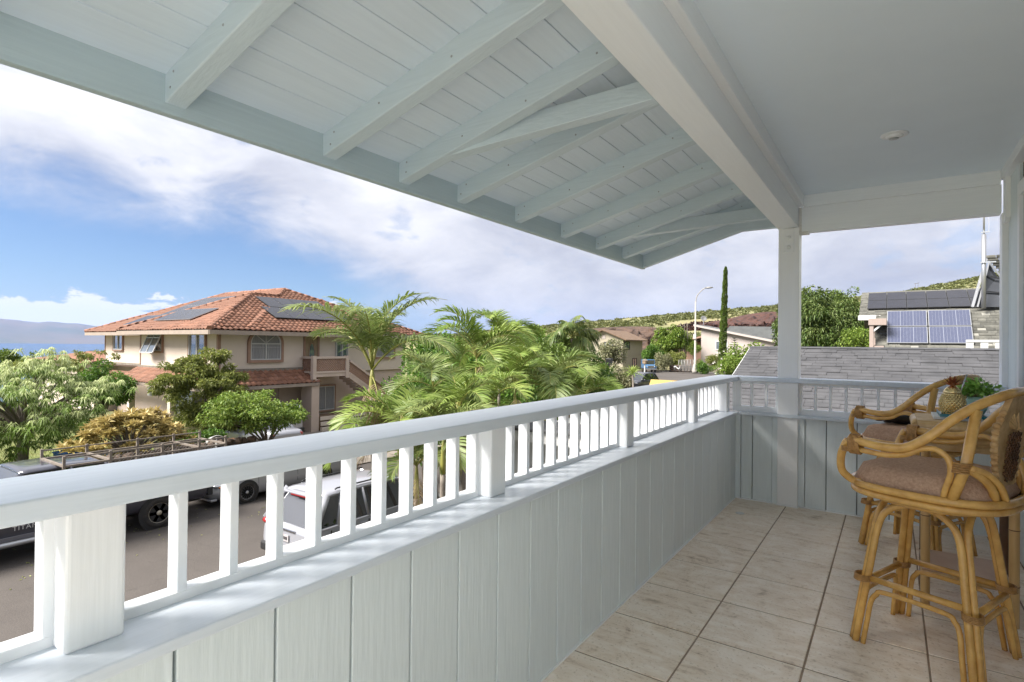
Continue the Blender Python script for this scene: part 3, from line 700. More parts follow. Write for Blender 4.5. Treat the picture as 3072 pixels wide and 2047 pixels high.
# palms -------------------------------------------------------------
def frond(parent, base, az_, el_, ln, lm='frond', nl=36, leaf=.34, arch=1.0, width=.026, hang=.5, rise=.75):
    d = Vector((math.cos(az_), math.sin(az_), 0)); pts = []
    ang = el_; p = Vector(base); step = ln/14
    for i in range(15):
        pts.append(p.copy()); p = p+(d*math.cos(ang)+Vector((0, 0, math.sin(ang))))*step; ang -= arch*(.55+.9*(i/14))*.13
    o = MB().tube(pts, [.016*(1-.06*i)*ln/1.5 for i in range(15)], 5).build('frond', 'frond_stalk', parent)
    A = np.array([list(q) for q in pts]); t = np.linspace(.2, .995, nl); idx = t*14; i0 = np.minimum(idx.astype(int), 13); fr_ = (idx-i0)[:, None]
    B = A[i0]*(1-fr_)+A[i0+1]*fr_; T_ = unit(A[i0+1]-A[i0]); side = np.array([-d.y, d.x, 0]); Ps, Ds, Ls = [], [], []
    for s in (-1, 1):
        f = .55+.75*t[:, None]**1.3                          # leaflets lean forward near the tip
        D_ = s*side*1.0+T_*f+np.cross(side, T_)*-rise*np.array(1.)
        D_ = D_+RNG.normal(0, .09, D_.shape); Ps.append(B); Ds.append(D_); Ls.append(leaf*ln/1.5*np.sin(np.clip(t*.86+.22, 0, 1)*PI)**.6*RNG.uniform(.88, 1.1, nl))
    P = np.concatenate(Ps); D = unit(np.concatenate(Ds)); Lq = np.concatenate(Ls); n = len(P); S_ = unit(np.cross(D, np.tile(T_, (2, 1))+1e-6)); W_ = unit(np.cross(D, S_))
    W2 = np.tile(T_, (2, 1)); W2 = unit(W2-D*np.sum(W2*D, 1, keepdims=True)); wd = width*ln/1.5
    g = np.array([0, 0, -1.]); V = []
    hs = hang*RNG.uniform(.7, 1.3, (n, 1))
    for k, (q, wk) in enumerate(((0, .45), (.35, 1.), (.72, .75), (1., .08))):
        c = P+D*(Lq*q)[:, None]+g*(Lq*q*q)[:, None]*hs
        V += [c-W2*wd*wk*.5, c+W2*wd*wk*.5]
    V = np.stack(V, 1).reshape(-1, 3); b = np.arange(n)[:, None]*8
    Fq = np.concatenate([b+[0, 1, 3, 2], b+[2, 3, 5, 4], b+[4, 5, 7, 6]], 1).reshape(-1, 4)
    off = np.array(list(parent.location)); tint = np.repeat(RNG.random(n)*.5+RNG.uniform(0, .5), 8)
    link('leaflets', npmesh('leaflets', V-off, Fq, tint), lm, o)
    return o
def palm(label, base, crown, ln, nf=11, lm='frond', tr=.07, els=None, group='feather palms in the yard below the balcony', leaf=.36, name='palm_tree', shaft=True, **kw):
    t = thing(name, label, 'palm', base, group=group); base, crown = Vector(base), Vector(crown); sh = crown-Vector((0, 0, .55 if shaft else .1))
    pts = spline([base, base.lerp(sh, .5)+Vector((RNG.uniform(-.1, .1), RNG.uniform(-.1, .1), 0)), sh], 10); prof = [tr*(1.15-.25*i/20)*(1+(.05 if i % 2 else 0)) for i in range(21)]
    MB().tube(pts, prof, 10).build('trunk', 'bark_pale', t)
    if shaft: MB().tube([sh, sh+Vector((0, 0, .18)), sh+Vector((0, 0, .42)), crown+Vector((0, 0, .05))], [tr*.85, tr*.9, tr*.66, tr*.32], 10).build('crownshaft', 'frond_stalk', t)
    for k in range(nf):
        e = (els[k % len(els)] if els else .35+1.05*(k/nf))+RNG.normal(0, .07)
        frond(t, crown+Vector((0, 0, .02*k/nf)), k*2.399+RNG.uniform(-.25, .25)+kw.get('a0', 0), e, ln*RNG.uniform(.88, 1.12), lm, leaf=leaf, arch=kw.get('arch', 1.), hang=kw.get('hang', .45), rise=kw.get('rise', .55), nl=kw.get('nl', 38), width=kw.get('width', .028))
    for k in range(kw.get('dead', 1)): frond(t, crown-Vector((0, 0, .12)), RNG.uniform(0, 6.28), -.35, ln*.7, 'frond_dead', leaf=leaf*.7, arch=.9, hang=.8, rise=.1, nl=22)
    return t
# ---------------------------------------------------------------- terrain, sea, road
GZ = -3.6
def smooth(t): t = np.clip(t, 0, 1); return t*t*(3-2*t)
def terrain(x, y):
    x = np.asarray(x, float); y = np.asarray(y, float)
    z = GZ+1.0*smooth((y-18)/45)
    A_ = np.where(x < 0, 33.5+.075*x, 33.5+.20*x); A_ = np.maximum(A_, 1.)
    t = (y-118)/285
    prof = .17*smooth((y-118)/24)+.83*smooth((y-128)/290)
    prof = prof*np.where(y > 430, np.maximum(0, 1-(y-430)/900), 1)
    z = z+(A_+2.6)*np.clip(prof, 0, 1)
    fall = np.maximum(0, -52-x); fade = 1-smooth((y-60)/70)*smooth((x+300)/80)
    z = z-(fall*.09+np.maximum(0, -120-x)*.05)*fade
    return np.maximum(z, -70)
xs_ = np.concatenate([np.linspace(-1500, -320, 20), np.linspace(-300, 60, 181), np.linspace(70, 600, 40)])
ys_ = np.concatenate([np.linspace(-1200, -60, 16), np.linspace(-50, 150, 101), np.linspace(153, 460, 104), np.linspace(480, 1600, 16)])
GX, GY = np.meshgrid(xs_, ys_); Z_ = terrain(GX, GY)
far = (GY > 145) | (GX > 40)
Z_ = Z_+np.where(far, .55*np.sin(GX*.11+GY*.05)*np.sin(GY*.083-GX*.03)+RNG.normal(0, .12, GX.shape), 0)
nx, ny = len(xs_), len(ys_); I = np.arange(nx*ny).reshape(ny, nx)
Fq = np.stack([I[:-1, :-1], I[:-1, 1:], I[1:, 1:], I[1:, :-1]], -1).reshape(-1, 4)
mat('ground', (.055, .07, .022), col2=(.11, .085, .045), rough=.95, nscale=.05, detail=9, bump=.4, bscale=3, lo=.42, hi=.62)
mat('hill_grass', (.20, .215, .075), col2=(.36, .32, .15), rough=.95, nscale=.03, detail=9, bump=.6, bscale=1.2, lo=.40, hi=.66, bdist=.3)
gd = link('ground', npmesh('ground', np.stack([GX, GY, Z_], -1).reshape(-1, 3), Fq, smooth=True), 'hill_grass'); tag(gd, kind='structure')
mat('sea', (.020, .075, .17), rough=.22, col2=(.016, .06, .14), nscale=.0015, bump=.25, bscale=.06, spec=.5, bdist=.4)
se = MB().quad((-23500, -14000, -66), (-800, -14000, -66), (-800, 18000, -66), (-23500, 18000, -66)).build('sea', 'sea', kind='structure')
# island across the channel
mat('island', (.10, .115, .075), col2=(.17, .14, .095), rough=1, nscale=.0007, detail=8)
nu, nv = 90, 12; V = []; az0, az1 = math.radians(50), math.radians(104); R0 = 15500
def isl_h(a):                                             # long low profile falling to the right
    k = (math.degrees(a)-54)/50
    return 60+930*max(0, k)**.62*(1-.25*max(0, k-.7))+18*math.sin(a*90)+10*math.sin(a*211)
for j in range(nv+1):
    q = j/nv
    for i in range(nu+1):
        a = az0+(az1-az0)*i/nu; r = R0+5200*q; h = isl_h(a)*math.sin(q*PI/2)**1.2*(1 if math.degrees(a) > 55 else max(0, (math.degrees(a)-50)/5))
        h *= 1+.10*math.sin(i*1.7+3*q)*q*(1-q)*2
        V.append((-math.sin(a)*r, math.cos(a)*r, -67+h))
Fi = [(j*(nu+1)+i, j*(nu+1)+i+1, (j+1)*(nu+1)+i+1, (j+1)*(nu+1)+i) for j in range(nv) for i in range(nu)]
tag(link('island', npmesh('island', V, Fi, smooth=True), 'island'), kind='structure')

def sheet(name, poly_fn, xs, ys, lift, material, kind='structure', parent=None):
    """flat surface that follows the ground"""
    X, Y = np.meshgrid(xs, ys); Zs = terrain(X, Y)+lift; n = len(xs); m_ = len(ys); I = np.arange(n*m_).reshape(m_, n)
    Fq = np.stack([I[:-1, :-1], I[:-1, 1:], I[1:, 1:], I[1:, :-1]], -1).reshape(-1, 4)
    if poly_fn is not None:
        cx, cy_ = X.ravel()[Fq].mean(1), Y.ravel()[Fq].mean(1); Fq = Fq[poly_fn(cx, cy_)]
    o = link(name, npmesh(name, np.stack([X, Y, Zs], -1).reshape(-1, 3), Fq, smooth=True), material, parent)
    return tag(o, kind=kind) if parent is None else o
# asphalt with worn wheel lines, patches and cracks
am = bpy.data.materials.new('asphalt'); MATS['asphalt'] = am; am.use_nodes = True; T = am.node_tree; pb = T.nodes['Principled BSDF']
tcx = tn('ShaderNodeTexCoord')
na_ = tn('ShaderNodeTexNoise', Scale=45., Detail=4, Roughness=.7); nb_ = tn('ShaderNodeTexNoise', Scale=.35, Detail=7, Roughness=.65)
vo = tn('ShaderNodeTexVoronoi', Scale=.55); vo.feature = 'DISTANCE_TO_EDGE'; nd = tn('ShaderNodeTexNoise', Scale=1.5, Detail=6)
vm = T.nodes.new('ShaderNodeVectorMath'); vm.operation = 'MULTIPLY_ADD'; vm.inputs[1].default_value = (.9, .9, .9)
for n_ in (na_, nb_, nd): T.links.new(tcx.outputs['Object'], n_.inputs['Vector'])
T.links.new(nd.outputs['Color'], vm.inputs[0]); T.links.new(tcx.outputs['Object'], vm.inputs[2]); T.links.new(vm.outputs[0], vo.inputs['Vector'])
ra = tn('ShaderNodeValToRGB'); T.links.new(nb_.outputs['Fac'], ra.inputs['Fac'])
ra.color_ramp.elements[0].position = .35; ra.color_ramp.elements[0].color = (.056, .047, .041, 1); ra.color_ramp.elements[1].position = .65; ra.color_ramp.elements[1].color = (.080, .069, .061, 1)
rb = tn('ShaderNodeValToRGB'); T.links.new(na_.outputs['Fac'], rb.inputs['Fac']); rb.color_ramp.elements[0].position = .3; rb.color_ramp.elements[0].color = (.55, .55, .55, 1); rb.color_ramp.elements[1].position = .7; rb.color_ramp.elements[1].color = (1.25, 1.25, 1.25, 1)
rc = tn('ShaderNodeValToRGB'); T.links.new(vo.outputs['Distance'], rc.inputs['Fac']); rc.color_ramp.elements[0].position = .0; rc.color_ramp.elements[0].color = (.72, .72, .72, 1); rc.color_ramp.elements[1].position = .006; rc.color_ramp.elements[1].color = (1, 1, 1, 1)
def mulc(a, b):
    m_ = T.nodes.new('ShaderNodeMix'); m_.data_type = 'RGBA'; m_.blend_type = 'MULTIPLY'; m_.inputs[0].default_value = 1; T.links.new(a, m_.inputs[6]); T.links.new(b, m_.inputs[7]); return m_.outputs[2]
T.links.new(mulc(mulc(ra.outputs[0], rb.outputs[0]), rc.outputs[0]), pb.inputs['Base Color']); pb.inputs['Roughness'].default_value = .9
bp = tn('ShaderNodeBump', Strength=.5, Distance=.01); T.links.new(na_.outputs['Fac'], bp.inputs['Height']); T.links.new(bp.outputs[0], pb.inputs['Normal'])
mat('concrete', (.36, .32, .27), col2=(.27, .225, .18), rough=.9, nscale=1.5, bump=.2, bscale=20)
mat('dirt', (.23, .135, .075), col2=(.30, .21, .13), rough=.95, nscale=1.2, bump=.5, bscale=10)
mat('lawn', (.14, .19, .035), col2=(.22, .23, .06), rough=.95, nscale=1.0, bump=.6, bscale=25)
RX0, RX1 = -18.0, -9.2                                     # street between its kerbs
BC = (-24., 79.); BR = 15.
def road_fn(x, y): return ((x > RX0) & (x < RX1) & (y < 74)) | ((x-BC[0])**2+(y-BC[1])**2 < BR**2)
def ex(b, a, n): return np.unique(np.concatenate([np.linspace(b, a, n), [RX0, RX1]]))
road = sheet('road', road_fn, np.unique(np.concatenate([np.arange(-40, -8, .5), [RX0, RX1]])), np.concatenate([np.arange(-30, 60, 2.), np.arange(60, 96, .5)]), .02, 'asphalt')
sheet('verge', lambda x, y: (y < 66), np.array([-19.9, -18.9, RX0]), np.arange(-30, 68, 2.), .05, 'dirt')
sheet('yard', None, np.linspace(-9.2, 8, 12), np.linspace(-20, 40, 31), .03, 'ground')
sheet('lawn', None, np.linspace(-40, -20.0, 14), np.linspace(-14, 13.0, 20), .04, 'lawn')
sheet('driveway', None, np.linspace(-30, -18.0, 14), np.linspace(13.2, 24, 12), .06, 'concrete')
kb = MB()
for k in range(48):                                        # kerb stones round the turning circle
    a0, a1 = [math.radians(-35+k*5.2+q) for q in (0, 5.1)]
    p = [(BC[0]+math.cos(a)*r, BC[1]+math.sin(a)*r) for a, r in ((a0, BR), (a1, BR), (a1, BR+.35), (a0, BR+.35))]
    if RX0-1 < p[0][0] < RX1+1 and p[0][1] < BC[1]: continue
    z0 = float(terrain(*p[0])); kb.hexa([(x, y, z0-.1) for x, y in p], [(x, y, z0+.16) for x, y in p])
kb.build('kerb', 'concrete', kind='structure')
kb2 = MB()
for y in np.arange(-20, 66, 1.5):
    z0 = float(terrain(RX1, y)); kb2.box(RX1, y, z0-.1, RX1+.16, y+1.49, z0+.14)
kb2.build('kerb_stones', 'concrete', kind='structure')

# red lava banks cut into the hill
mat('lava_rock', (.13, .05, .034), col2=(.05, .026, .022), rough=1., nscale=.6, detail=8, bump=1., bscale=1.5, bdist=.5, lo=.38, hi=.62)
mat('lava_tan', (.16, .095, .065), col2=(.07, .045, .034), rough=1., nscale=.5, detail=8, bump=1., bscale=1.5, bdist=.5)
def bank(name, pts, material, label, amp=1., nu=70, nv=14):
    """rugged face spanned between a bottom and a top line"""
    lo = spline([p[0] for p in pts], 8); hi = spline([p[1] for p in pts], 8); V = []
    nu = len(lo); ph = RNG.uniform(0, 6, 8)
    for j in range(nv+1):
        q = j/nv
        for i in range(nu):
            p = lo[i].lerp(hi[i], q); e_ = math.sin(q*PI)**.4
            n_ = amp*e_*(math.sin(i*.9+ph[0]+q*9)*.5+math.sin(i*2.1+ph[1]-q*14)*.35+RNG.normal(0, .35))
            V.append((p.x+n_*.4, p.y-abs(n_)-.2*e_, p.z+n_*.35*e_))
    b0 = len(V)
    Fi = [(j*nu+i, j*nu+i+1, (j+1)*nu+i+1, (j+1)*nu+i) for j in range(nv) for i in range(nu-1)]
    o = link(name, npmesh(name, V, Fi), material); return tag(o, kind='structure')
bank('lava_bank', [(at(2095, 985, Y=215), at(2105, 970, Y=236)), (at(2170, 990, Y=212), at(2170, 960, Y=240)), (at(2235, 992, Y=210), at(2235, 945, Y=242)), (at(2300, 992, Y=210), at(2300, 936, Y=244)), (at(2345, 992, Y=210), at(2350, 938, Y=244)), (at(2420, 992, Y=210), at(2420, 950, Y=242))], 'lava_rock', '', 2.0)
bank('rock_cutting', [(at(1730, 1040, Y=124), at(1735, 992, Y=138)), (at(1800, 1046, Y=122), at(1800, 984, Y=138)), (at(1880, 1050, Y=121), at(1880, 980, Y=138)), (at(1950, 1052, Y=121), at(1950, 981, Y=138)), (at(2000, 1052, Y=121), at(2010, 990, Y=137))], 'lava_tan', '', 2.4)
# scrub over the hill, too many to count
def scrub(name, n, x0, x1, y0, y1, s0, s1, lm, cond=None):
    X = RNG.uniform(x0, x1, n*3); Y = y0+(y1-y0)*RNG.random(n*3)**.8
    k_ = (np.sin(X*.045+1)*np.cos(Y*.05)+np.sin(X*.021-Y*.033)+RNG.normal(0, .7, n*3)) > -.25
    if cond is not None: k_ &= cond(X, Y)
    X, Y = X[k_][:n], Y[k_][:n]; Zg = terrain(X, Y); S_ = RNG.uniform(s0, s1, len(X))*RNG.choice([1, 1, 1.6], len(X))
    m_ = 26; C = np.repeat(np.stack([X, Y, Zg], 1), m_, 0); Sx = np.repeat(S_, m_)[:, None]
    d = unit(RNG.normal(size=(len(C), 3))); d[:, 2] = np.abs(d[:, 2])*.85+.05; P = C+d*Sx*np.array([1, 1, .75])*RNG.uniform(.5, 1, (len(C), 1))
    tint = np.clip(np.repeat(RNG.random(len(X)), m_)*.6+RNG.random(len(C))*.4, 0, 1)
    me = leaf_mesh(name, P, d+RNG.normal(0, .5, d.shape), Sx[:, 0]*.75, Sx[:, 0]*.6, tint, .1)
    return tag(link(name, me, lm), 'green scrub scattered over the hillside', 'scrub', kind='stuff')
leafmat('scrub', (.105, .125, .04), (.235, .245, .095), .2)
scrub('hill_scrub', 7500, -300, 60, 142, 430, .45, 1.1, 'scrub', lambda x, y: ~((y > 190) & (y < 262) & (x > -85) & (x < 0)))
scrub('right_hill_scrub', 3500, -5, 140, 250, 430, .3, .65, 'scrub')
lv = scrub('lava_rubble', 2600, -72, 8, 206, 246, .35, .9, 'lava_rock'); lv['label'] = 'dark red lava rubble on the cut bank'; lv['category'] = 'rubble'
lv = scrub('cutting_rubble', 900, -78, -36, 119, 139, .25, .6, 'lava_tan'); lv['label'] = 'brown rubble on the rock cutting behind the beige house'; lv['category'] = 'rubble'
scrub('crest_scrub', 700, -300, -20, 385, 440, .9, 1.6, 'scrub')
# ---------------------------------------------------------------- buildings
CAMP = np.array([0, 0, CAM_Z])
def pieces(parent, V, Fq, mats4, name, material, keep=300, rest='more_pieces', smooth=True):
    """many alike pieces: the nearest as objects of their own sharing one mesh, the others joined"""
    V = np.asarray(V, float); M4 = np.asarray(mats4); d = np.linalg.norm(M4[:, :3, 3]-CAMP, axis=1); order = np.argsort(d)
    me = npmesh(name, V, Fq, smooth=smooth); me.materials.append(MATS[material]); pl = np.array(list(parent.location))
    for i in order[:keep]:
        o = bpy.data.objects.new(name, me); COL.objects.link(o); o.parent = parent; m_ = Matrix(M4[i].tolist()); m_.translation = m_.translation-Vector(pl.tolist()); o.matrix_basis = m_
    R_ = M4[order[keep:]]
    if len(R_):
        VV = np.einsum('nij,vj->nvi', R_[:, :3, :3], V)+(R_[:, None, :3, 3]-pl); nv = len(V)
        FF_ = (np.asarray(Fq)[None]+np.arange(len(R_))[:, None, None]*nv).reshape(-1, np.asarray(Fq).shape[1])
        o = link(rest, npmesh(rest, VV.reshape(-1, 3), FF_, smooth=smooth), material, parent); tag(o, kind='stuff')
def frame4(o, e, u, j=0.):
    e = np.array(e, float); u = np.array(u, float); n = np.cross(e, u); M4 = np.eye(4); M4[:3, 0] = e; M4[:3, 1] = u; M4[:3, 2] = n; M4[:3, 3] = o
    if j:
        a, b = RNG.normal(0, j, 2); R_ = np.array([[1, -a, 0], [a, 1, -b], [0, b, 1]]); M4[:3, :3] = M4[:3, :3]@R_
    return M4
# one clay pan-and-roll tile: profile across, lip at its lower edge
pr_x = np.linspace(-.145, .145, 8); pr_z = np.array([.012, .004, .006, .030, .056, .058, .034, .010])
TV = []; 
for yy, dz in ((-.20, .030), (.20, .0)): TV += [(x, yy, z+dz) for x, z in zip(pr_x, pr_z)]
TV += [(x, -.20, z+.030-.022) for x, z in zip(pr_x, pr_z)]
TF = [(i, i+1, 8+i+1, 8+i) for i in range(7)]+[(16+i, 16+i+1, i+1, i) for i in range(7)]
mat('clay_tile', (.285, .118, .066), col2=(.37, .185, .12), rough=.85, nscale=2.2, rnd=.22, bump=.2, bscale=18, lo=.3, hi=.7)
mat('clay_deck', (.20, .08, .045), rough=.95); mat('mortar', (.34, .30, .25), rough=.95, col2=(.25, .21, .17), nscale=6)
mat('stucco_tan', (.98, .85, .73), col2=(.89, .76, .64), rough=.95, nscale=.7, bump=.35, bscale=30, lo=.3, hi=.7); mat('stucco_pink', (.84, .68, .58), col2=(.75, .60, .50), rough=.95, nscale=.8, bump=.3, bscale=30)
mat('trim_pink', (.48, .30, .215), col2=(.42, .26, .19), rough=.8, nscale=4); mat('fascia_tan', (.50, .40, .33), rough=.7, col2=(.42, .34, .28), nscale=3)
mat('vinyl_white', (.74, .74, .73), rough=.4); mat('void', (.012, .011, .010), rough=1.)
mat('curtain', (.42, .42, .43), rough=.9, col2=(.28, .28, .30), nscale=9, stretch=(6, 6, .3)); mat('window_glass', (.12, .15, .18), rough=.03, spec=1., coat=1., col2=(.20, .24, .28), nscale=.9)
mat('solar_black', (.016, .016, .024), rough=.2, spec=.25, col2=(.024, .024, .034), nscale=3); mat('solar_blue', (.075, .085, .145), rough=.2, col2=(.115, .13, .20), nscale=10, stretch=(8, .6, .6), spec=.4); mat('busbar', (.33, .35, .42), rough=.4); mat('alu', (.62, .63, .65), rough=.35, metal=.7)
def wbox(face, c, a0, a1, z0, z1, d0, d1):                # box on a wall: face 'x' looks +X at x=c, face 'y' looks -Y at y=c
    return (c+d0, a0, z0, c+d1, a1, z1) if face == 'x' else (a0, c-d1, z0, a1, c-d0, z1)
def window(parent, face, c, a0, a1, z0, z1, mull=1, arch=False, surround=None, frame='vinyl_white', glass='window_glass', grid=False, fw=.06):
    """frame, panes, optional half-round head and painted surround; a step in the wall, not a print"""
    mb = MB(); wv = a1-a0
    for q in ((a0, a0+fw, z0, z1), (a1-fw, a1, z0, z1), (a0+fw, a1-fw, z0, z0+fw), (a0+fw, a1-fw, z1-fw, z1)): mb.box(*wbox(face, c, *q, .0, .09))
    for k in range(mull):
        m_ = a0+wv*(k+1)/(mull+1); mb.box(*wbox(face, c, m_-fw/2, m_+fw/2, z0+fw, z1-fw, .0, .085))
    f = mb.build('window', frame, parent, .004)
    MB().box(*wbox(face, c, a0+fw*.9, a1-fw*.9, z0+fw*.9, z1-fw*.9, .005, .03)).build('pane', glass, f)
    if grid:
        g = MB()
        for k in range(mull+1):
            b0, b1 = a0+wv*k/(mull+1)+fw, a0+wv*(k+1)/(mull+1)-fw
            for e_ in (.13, .87): g.box(*wbox(face, c, b0+(b1-b0)*e_-.008, b0+(b1-b0)*e_+.008, z0+fw, z1-fw, .03, .045))
            g.box(*wbox(face, c, b0, b1, z1-fw-.16, z1-fw-.144, .03, .044))
        g.build('muntins', frame, f)
    if arch:
        R_ = wv/2; cx = (a0+a1)/2; n = 18; seg = MB(); gl = MB()
        def P(a, r, d): 
            y_, z_ = cx+math.cos(a)*r, z1+math.sin(a)*r*.78
            return (c+d, y_, z_) if face == 'x' else (y_, c-d, z_)
        for k in range(n):
            b0, b1 = PI*k/n, PI*(k+1)/n
            seg.hexa([P(b0, R_-fw, 0), P(b0, R_, 0), P(b1, R_, 0), P(b1, R_-fw, 0)], [P(b0, R_-fw, .09), P(b0, R_, .09), P(b1, R_, .09), P(b1, R_-fw, .09)])
            gl.quad(P(b0, 0, .03), P(b0, R_-fw*.9, .03), P(b1, R_-fw*.9, .03), P(b1, 0, .03))
        for k in (1, 2, 3): seg.bar(P(PI*k/4, .05, .05), P(PI*k/4, R_-fw, .05), .03, .03)
        seg.build('arch_frame', frame, f); gl.build('arch_pane', glass, f)
        if surround:
            so = MB(); s1 = .14
            for k in range(n):
                b0, b1 = PI*k/n, PI*(k+1)/n
                so.hexa([P(b0, R_, 0), P(b0, R_+s1, 0), P(b1, R_+s1, 0), P(b1, R_, 0)], [P(b0, R_, .12), P(b0, R_+s1, .12), P(b1, R_+s1, .12), P(b1, R_, .12)])
            so.box(*wbox(face, c, a0-s1, a0-.001, z0-s1, z1, 0, .12)).box(*wbox(face, c, a1+.001, a1+s1, z0-s1, z1, 0, .12)).box(*wbox(face, c, a0, a1, z0-s1, z0-.001, 0, .14))
            so.build('surround', surround, f)
    elif surround:
        s1 = .09; so = MB()
        so.box(*wbox(face, c, a0-s1, a0-.001, z0-s1, z1+s1, 0, .10)).box(*wbox(face, c, a1+.001, a1+s1, z0-s1, z1+s1, 0, .10)).box(*wbox(face, c, a0, a1, z0-s1, z0-.001, 0, .12)).box(*wbox(face, c, a0, a1, z1+.001, z1+s1, 0, .10))
        so.build('surround', surround, f)
    return f

# --- tan stucco house with the clay tile roof
th = thing('tan_house', 'two storey tan stucco house with orange clay tile hip roof and solar panels', 'house', (-33, 20, -3.5))
FX, BY, MY = -27.59, 14.66, 16.40; Z0 = -3.62
MB().box(-36.1, BY, -.30, FX, 17.0, 2.02).build('bay_wall', 'stucco_tan', th)
MB().box(-45.9, MY, -.30, FX, 27.47, 2.02).build('upper_wall', 'stucco_tan', th) if False else MB().prism([(-45.9, MY), (-36.1, MY), (-36.1, 17.0), (FX, 17.0), (FX, 27.47), (-45.9, 27.47)], 2, -.30, 2.02).build('upper_wall', 'stucco_tan', th)
MB().box(-45.9, 17.2, Z0, -36.2, 27.47, -.301).box(-36.2, 18.4, Z0, -28.2, 27.4, -.301).build('lower_wall', 'stucco_pink', th)
MB().box(-28.2, 19.85, Z0, -27.75, 27.46, -.301).build('entry_wall', 'stucco_pink', th)
MB().box(-36.15, 18.30, Z0+.1, -28.25, 18.39, -.35).build('carport_back', 'stucco_pink', th)
for x in (-36.0, -31.2): MB().box(x, BY-.7, Z0, x+.30, BY-.4, -.9).build('carport_post', 'stucco_tan', th)
MB().box(-27.45, 19.30, Z0, -26.50, 19.80, -.62).build('pillar', 'stucco_pink', th, .01)
MB().box(-27.55, 14.3, -.98, -26.6, 19.28, -.80).box(-36.1, 13.66, -.98, -26.6, 14.29, -.80).build('carport_beam', 'trim_pink', th)
EX, EW, ES, EN, BS, BW = -26.70, -46.8, 15.50, 28.40, 13.75, -36.9; RS = .45; EZ = 1.98
def planes(x, y):
    return dict(E=EZ+RS*(EX-x), W=EZ+RS*(x-EW), S=EZ+RS*(y-ES), N=EZ+RS*(EN-y), BSo=EZ+RS*(y-BS), BWe=EZ+RS*(x-BW))
def roof_z(x, y):
    p = planes(x, y); mn = min(p['E'], p['W'], p['S'], p['N']); b = min(p['E'], p['BSo'], p['BWe'])
    b = b if y < 24 else -9
    return max(mn, b)
k_ = 1/math.sqrt(1+RS*RS); fr4 = []
defs = dict(E=((0, 1, 0), (-1, 0, RS), lambda a, u: (EX-u*k_, a), BS-.2, EN), W=((0, -1, 0), (1, 0, RS), lambda a, u: (EW+u*k_, a), ES, EN), S=((1, 0, 0), (0, 1, RS), lambda a, u: (a, ES+u*k_), EW, EX), N=((-1, 0, 0), (0, -1, RS), lambda a, u: (a, EN-u*k_), EW, EX),
            BSo=((1, 0, 0), (0, 1, RS), lambda a, u: (a, BS+u*k_), BW, EX), BWe=((0, -1, 0), (1, 0, RS), lambda a, u: (BW+u*k_, a), BS, 22))
for key in ('E', 'S', 'BSo', 'BWe', 'N'):
    e_, u_, fn, a0, a1 = defs[key]; u_ = np.array(u_)*k_
    for r_ in range(26):
        for c_ in range(int((a1-a0)/.29)+1):
            a = a0+.145+c_*.29; u = .17+r_*.335; x, y = fn(a, u)
            zp = planes(x, y)[key]
            if x < EW or x > EX or y > EN or y < BS or abs(zp-roof_z(x, y)) > .03: continue
            if key == 'N' and (r_ > 8): continue
            sag = RNG.normal(0, .004)-(.03 if (r_ == 0 and RNG.random() < .25) else 0)
            fr4.append(frame4((x, y, zp+.03+sag), e_, u_, .012 if r_ > 1 else .03))
pieces(th, TV, TF, fr4, 'roof_tile', 'clay_tile', 300, 'roof_tiles_far')
rd = MB()
def rp(x, y): return (x, y, roof_z(x, y))
apx = -31.8; apy = BS+(EX-apx); cx1 = EX-(EN-ES)/2; cyr = (ES+EN)/2
G = 48
gx = np.linspace(EW, EX, 56); gy = np.linspace(BS, EN, 42); idx = {}
dv, df = [], []
for y in gy:
    for x in gx: idx[(len(dv) // len(gx), len(dv) % len(gx))] = len(dv); dv.append((x, y, roof_z(x, y)-.02))
for j in range(len(gy)-1):
    for i in range(len(gx)-1):
        xm, ym = (gx[i]+gx[i+1])/2, (gy[j]+gy[j+1])/2
        if roof_z(xm, ym) < EZ-.02: continue
        df.append((j*len(gx)+i, j*len(gx)+i+1, (j+1)*len(gx)+i+1, (j+1)*len(gx)+i))
link('roof_deck', npmesh('roof_deck', np.array(dv)-np.array([-33, 20, -3.5]), df), 'clay_deck', th)
cap = MB().tube([(0, 0, 0), (0, .46, .0)], [.125, .105], 10).mesh('ridge_tile')
def ridge(p0, p1):
    a, b = Vector(p0), Vector(p1); n = max(1, int((b-a).length/.40)); d = (b-a).normalized()
    for k in range(n):
        q = a.lerp(b, k/n); o = inst(cap, 'ridge_tile', 'clay_tile', th, q+Vector((0, 0, .04+RNG.normal(0, .008)))); o.rotation_euler = d.to_track_quat('Y', 'Z').to_euler()
AP = rp(apx, apy); ridge((EX, BS, EZ+.03), AP); ridge((BW, BS, EZ+.03), AP)
PK = (cx1, cyr, EZ+RS*(EN-ES)/2); PW = (EW+(EN-ES)/2, cyr, PK[2])
yj = ES+(AP[2]-EZ)/RS; jp = (EX-(AP[2]-EZ)/RS, yj, AP[2]); ridge(AP, (apx, jp[1], AP[2])); ridge(jp, PK); ridge((EX, EN, EZ+.03), PK); ridge(PW, PK); ridge((EW, ES, EZ+.03), PW)
fb = MB()
fb.box(EX-.02, BS, EZ-.22, EX+.03, EN, EZ-.01).build('fascia', 'fascia_tan', th); MB().box(BW, BS-.03, EZ-.22, EX-.021, BS+.02, EZ-.01).build('fascia', 'fascia_tan', th); MB().box(EW, ES-.03, EZ-.22, BW-.01, ES+.02, EZ-.01).build('fascia', 'fascia_tan', th); MB().box(BW-.03, BS+.021, EZ-.22, BW+.02, ES-.031, EZ-.01).build('fascia', 'fascia_tan', th)
MB().box(FX, BS+.021, EZ-.20, EX-.021, EN, EZ-.16).box(BW+.021, BS+.021, EZ-.20, FX-.001, BY, EZ-.16).box(EW, ES+.021, EZ-.2, BW, MY, EZ-.16).build('soffit', 'fascia_tan', th)
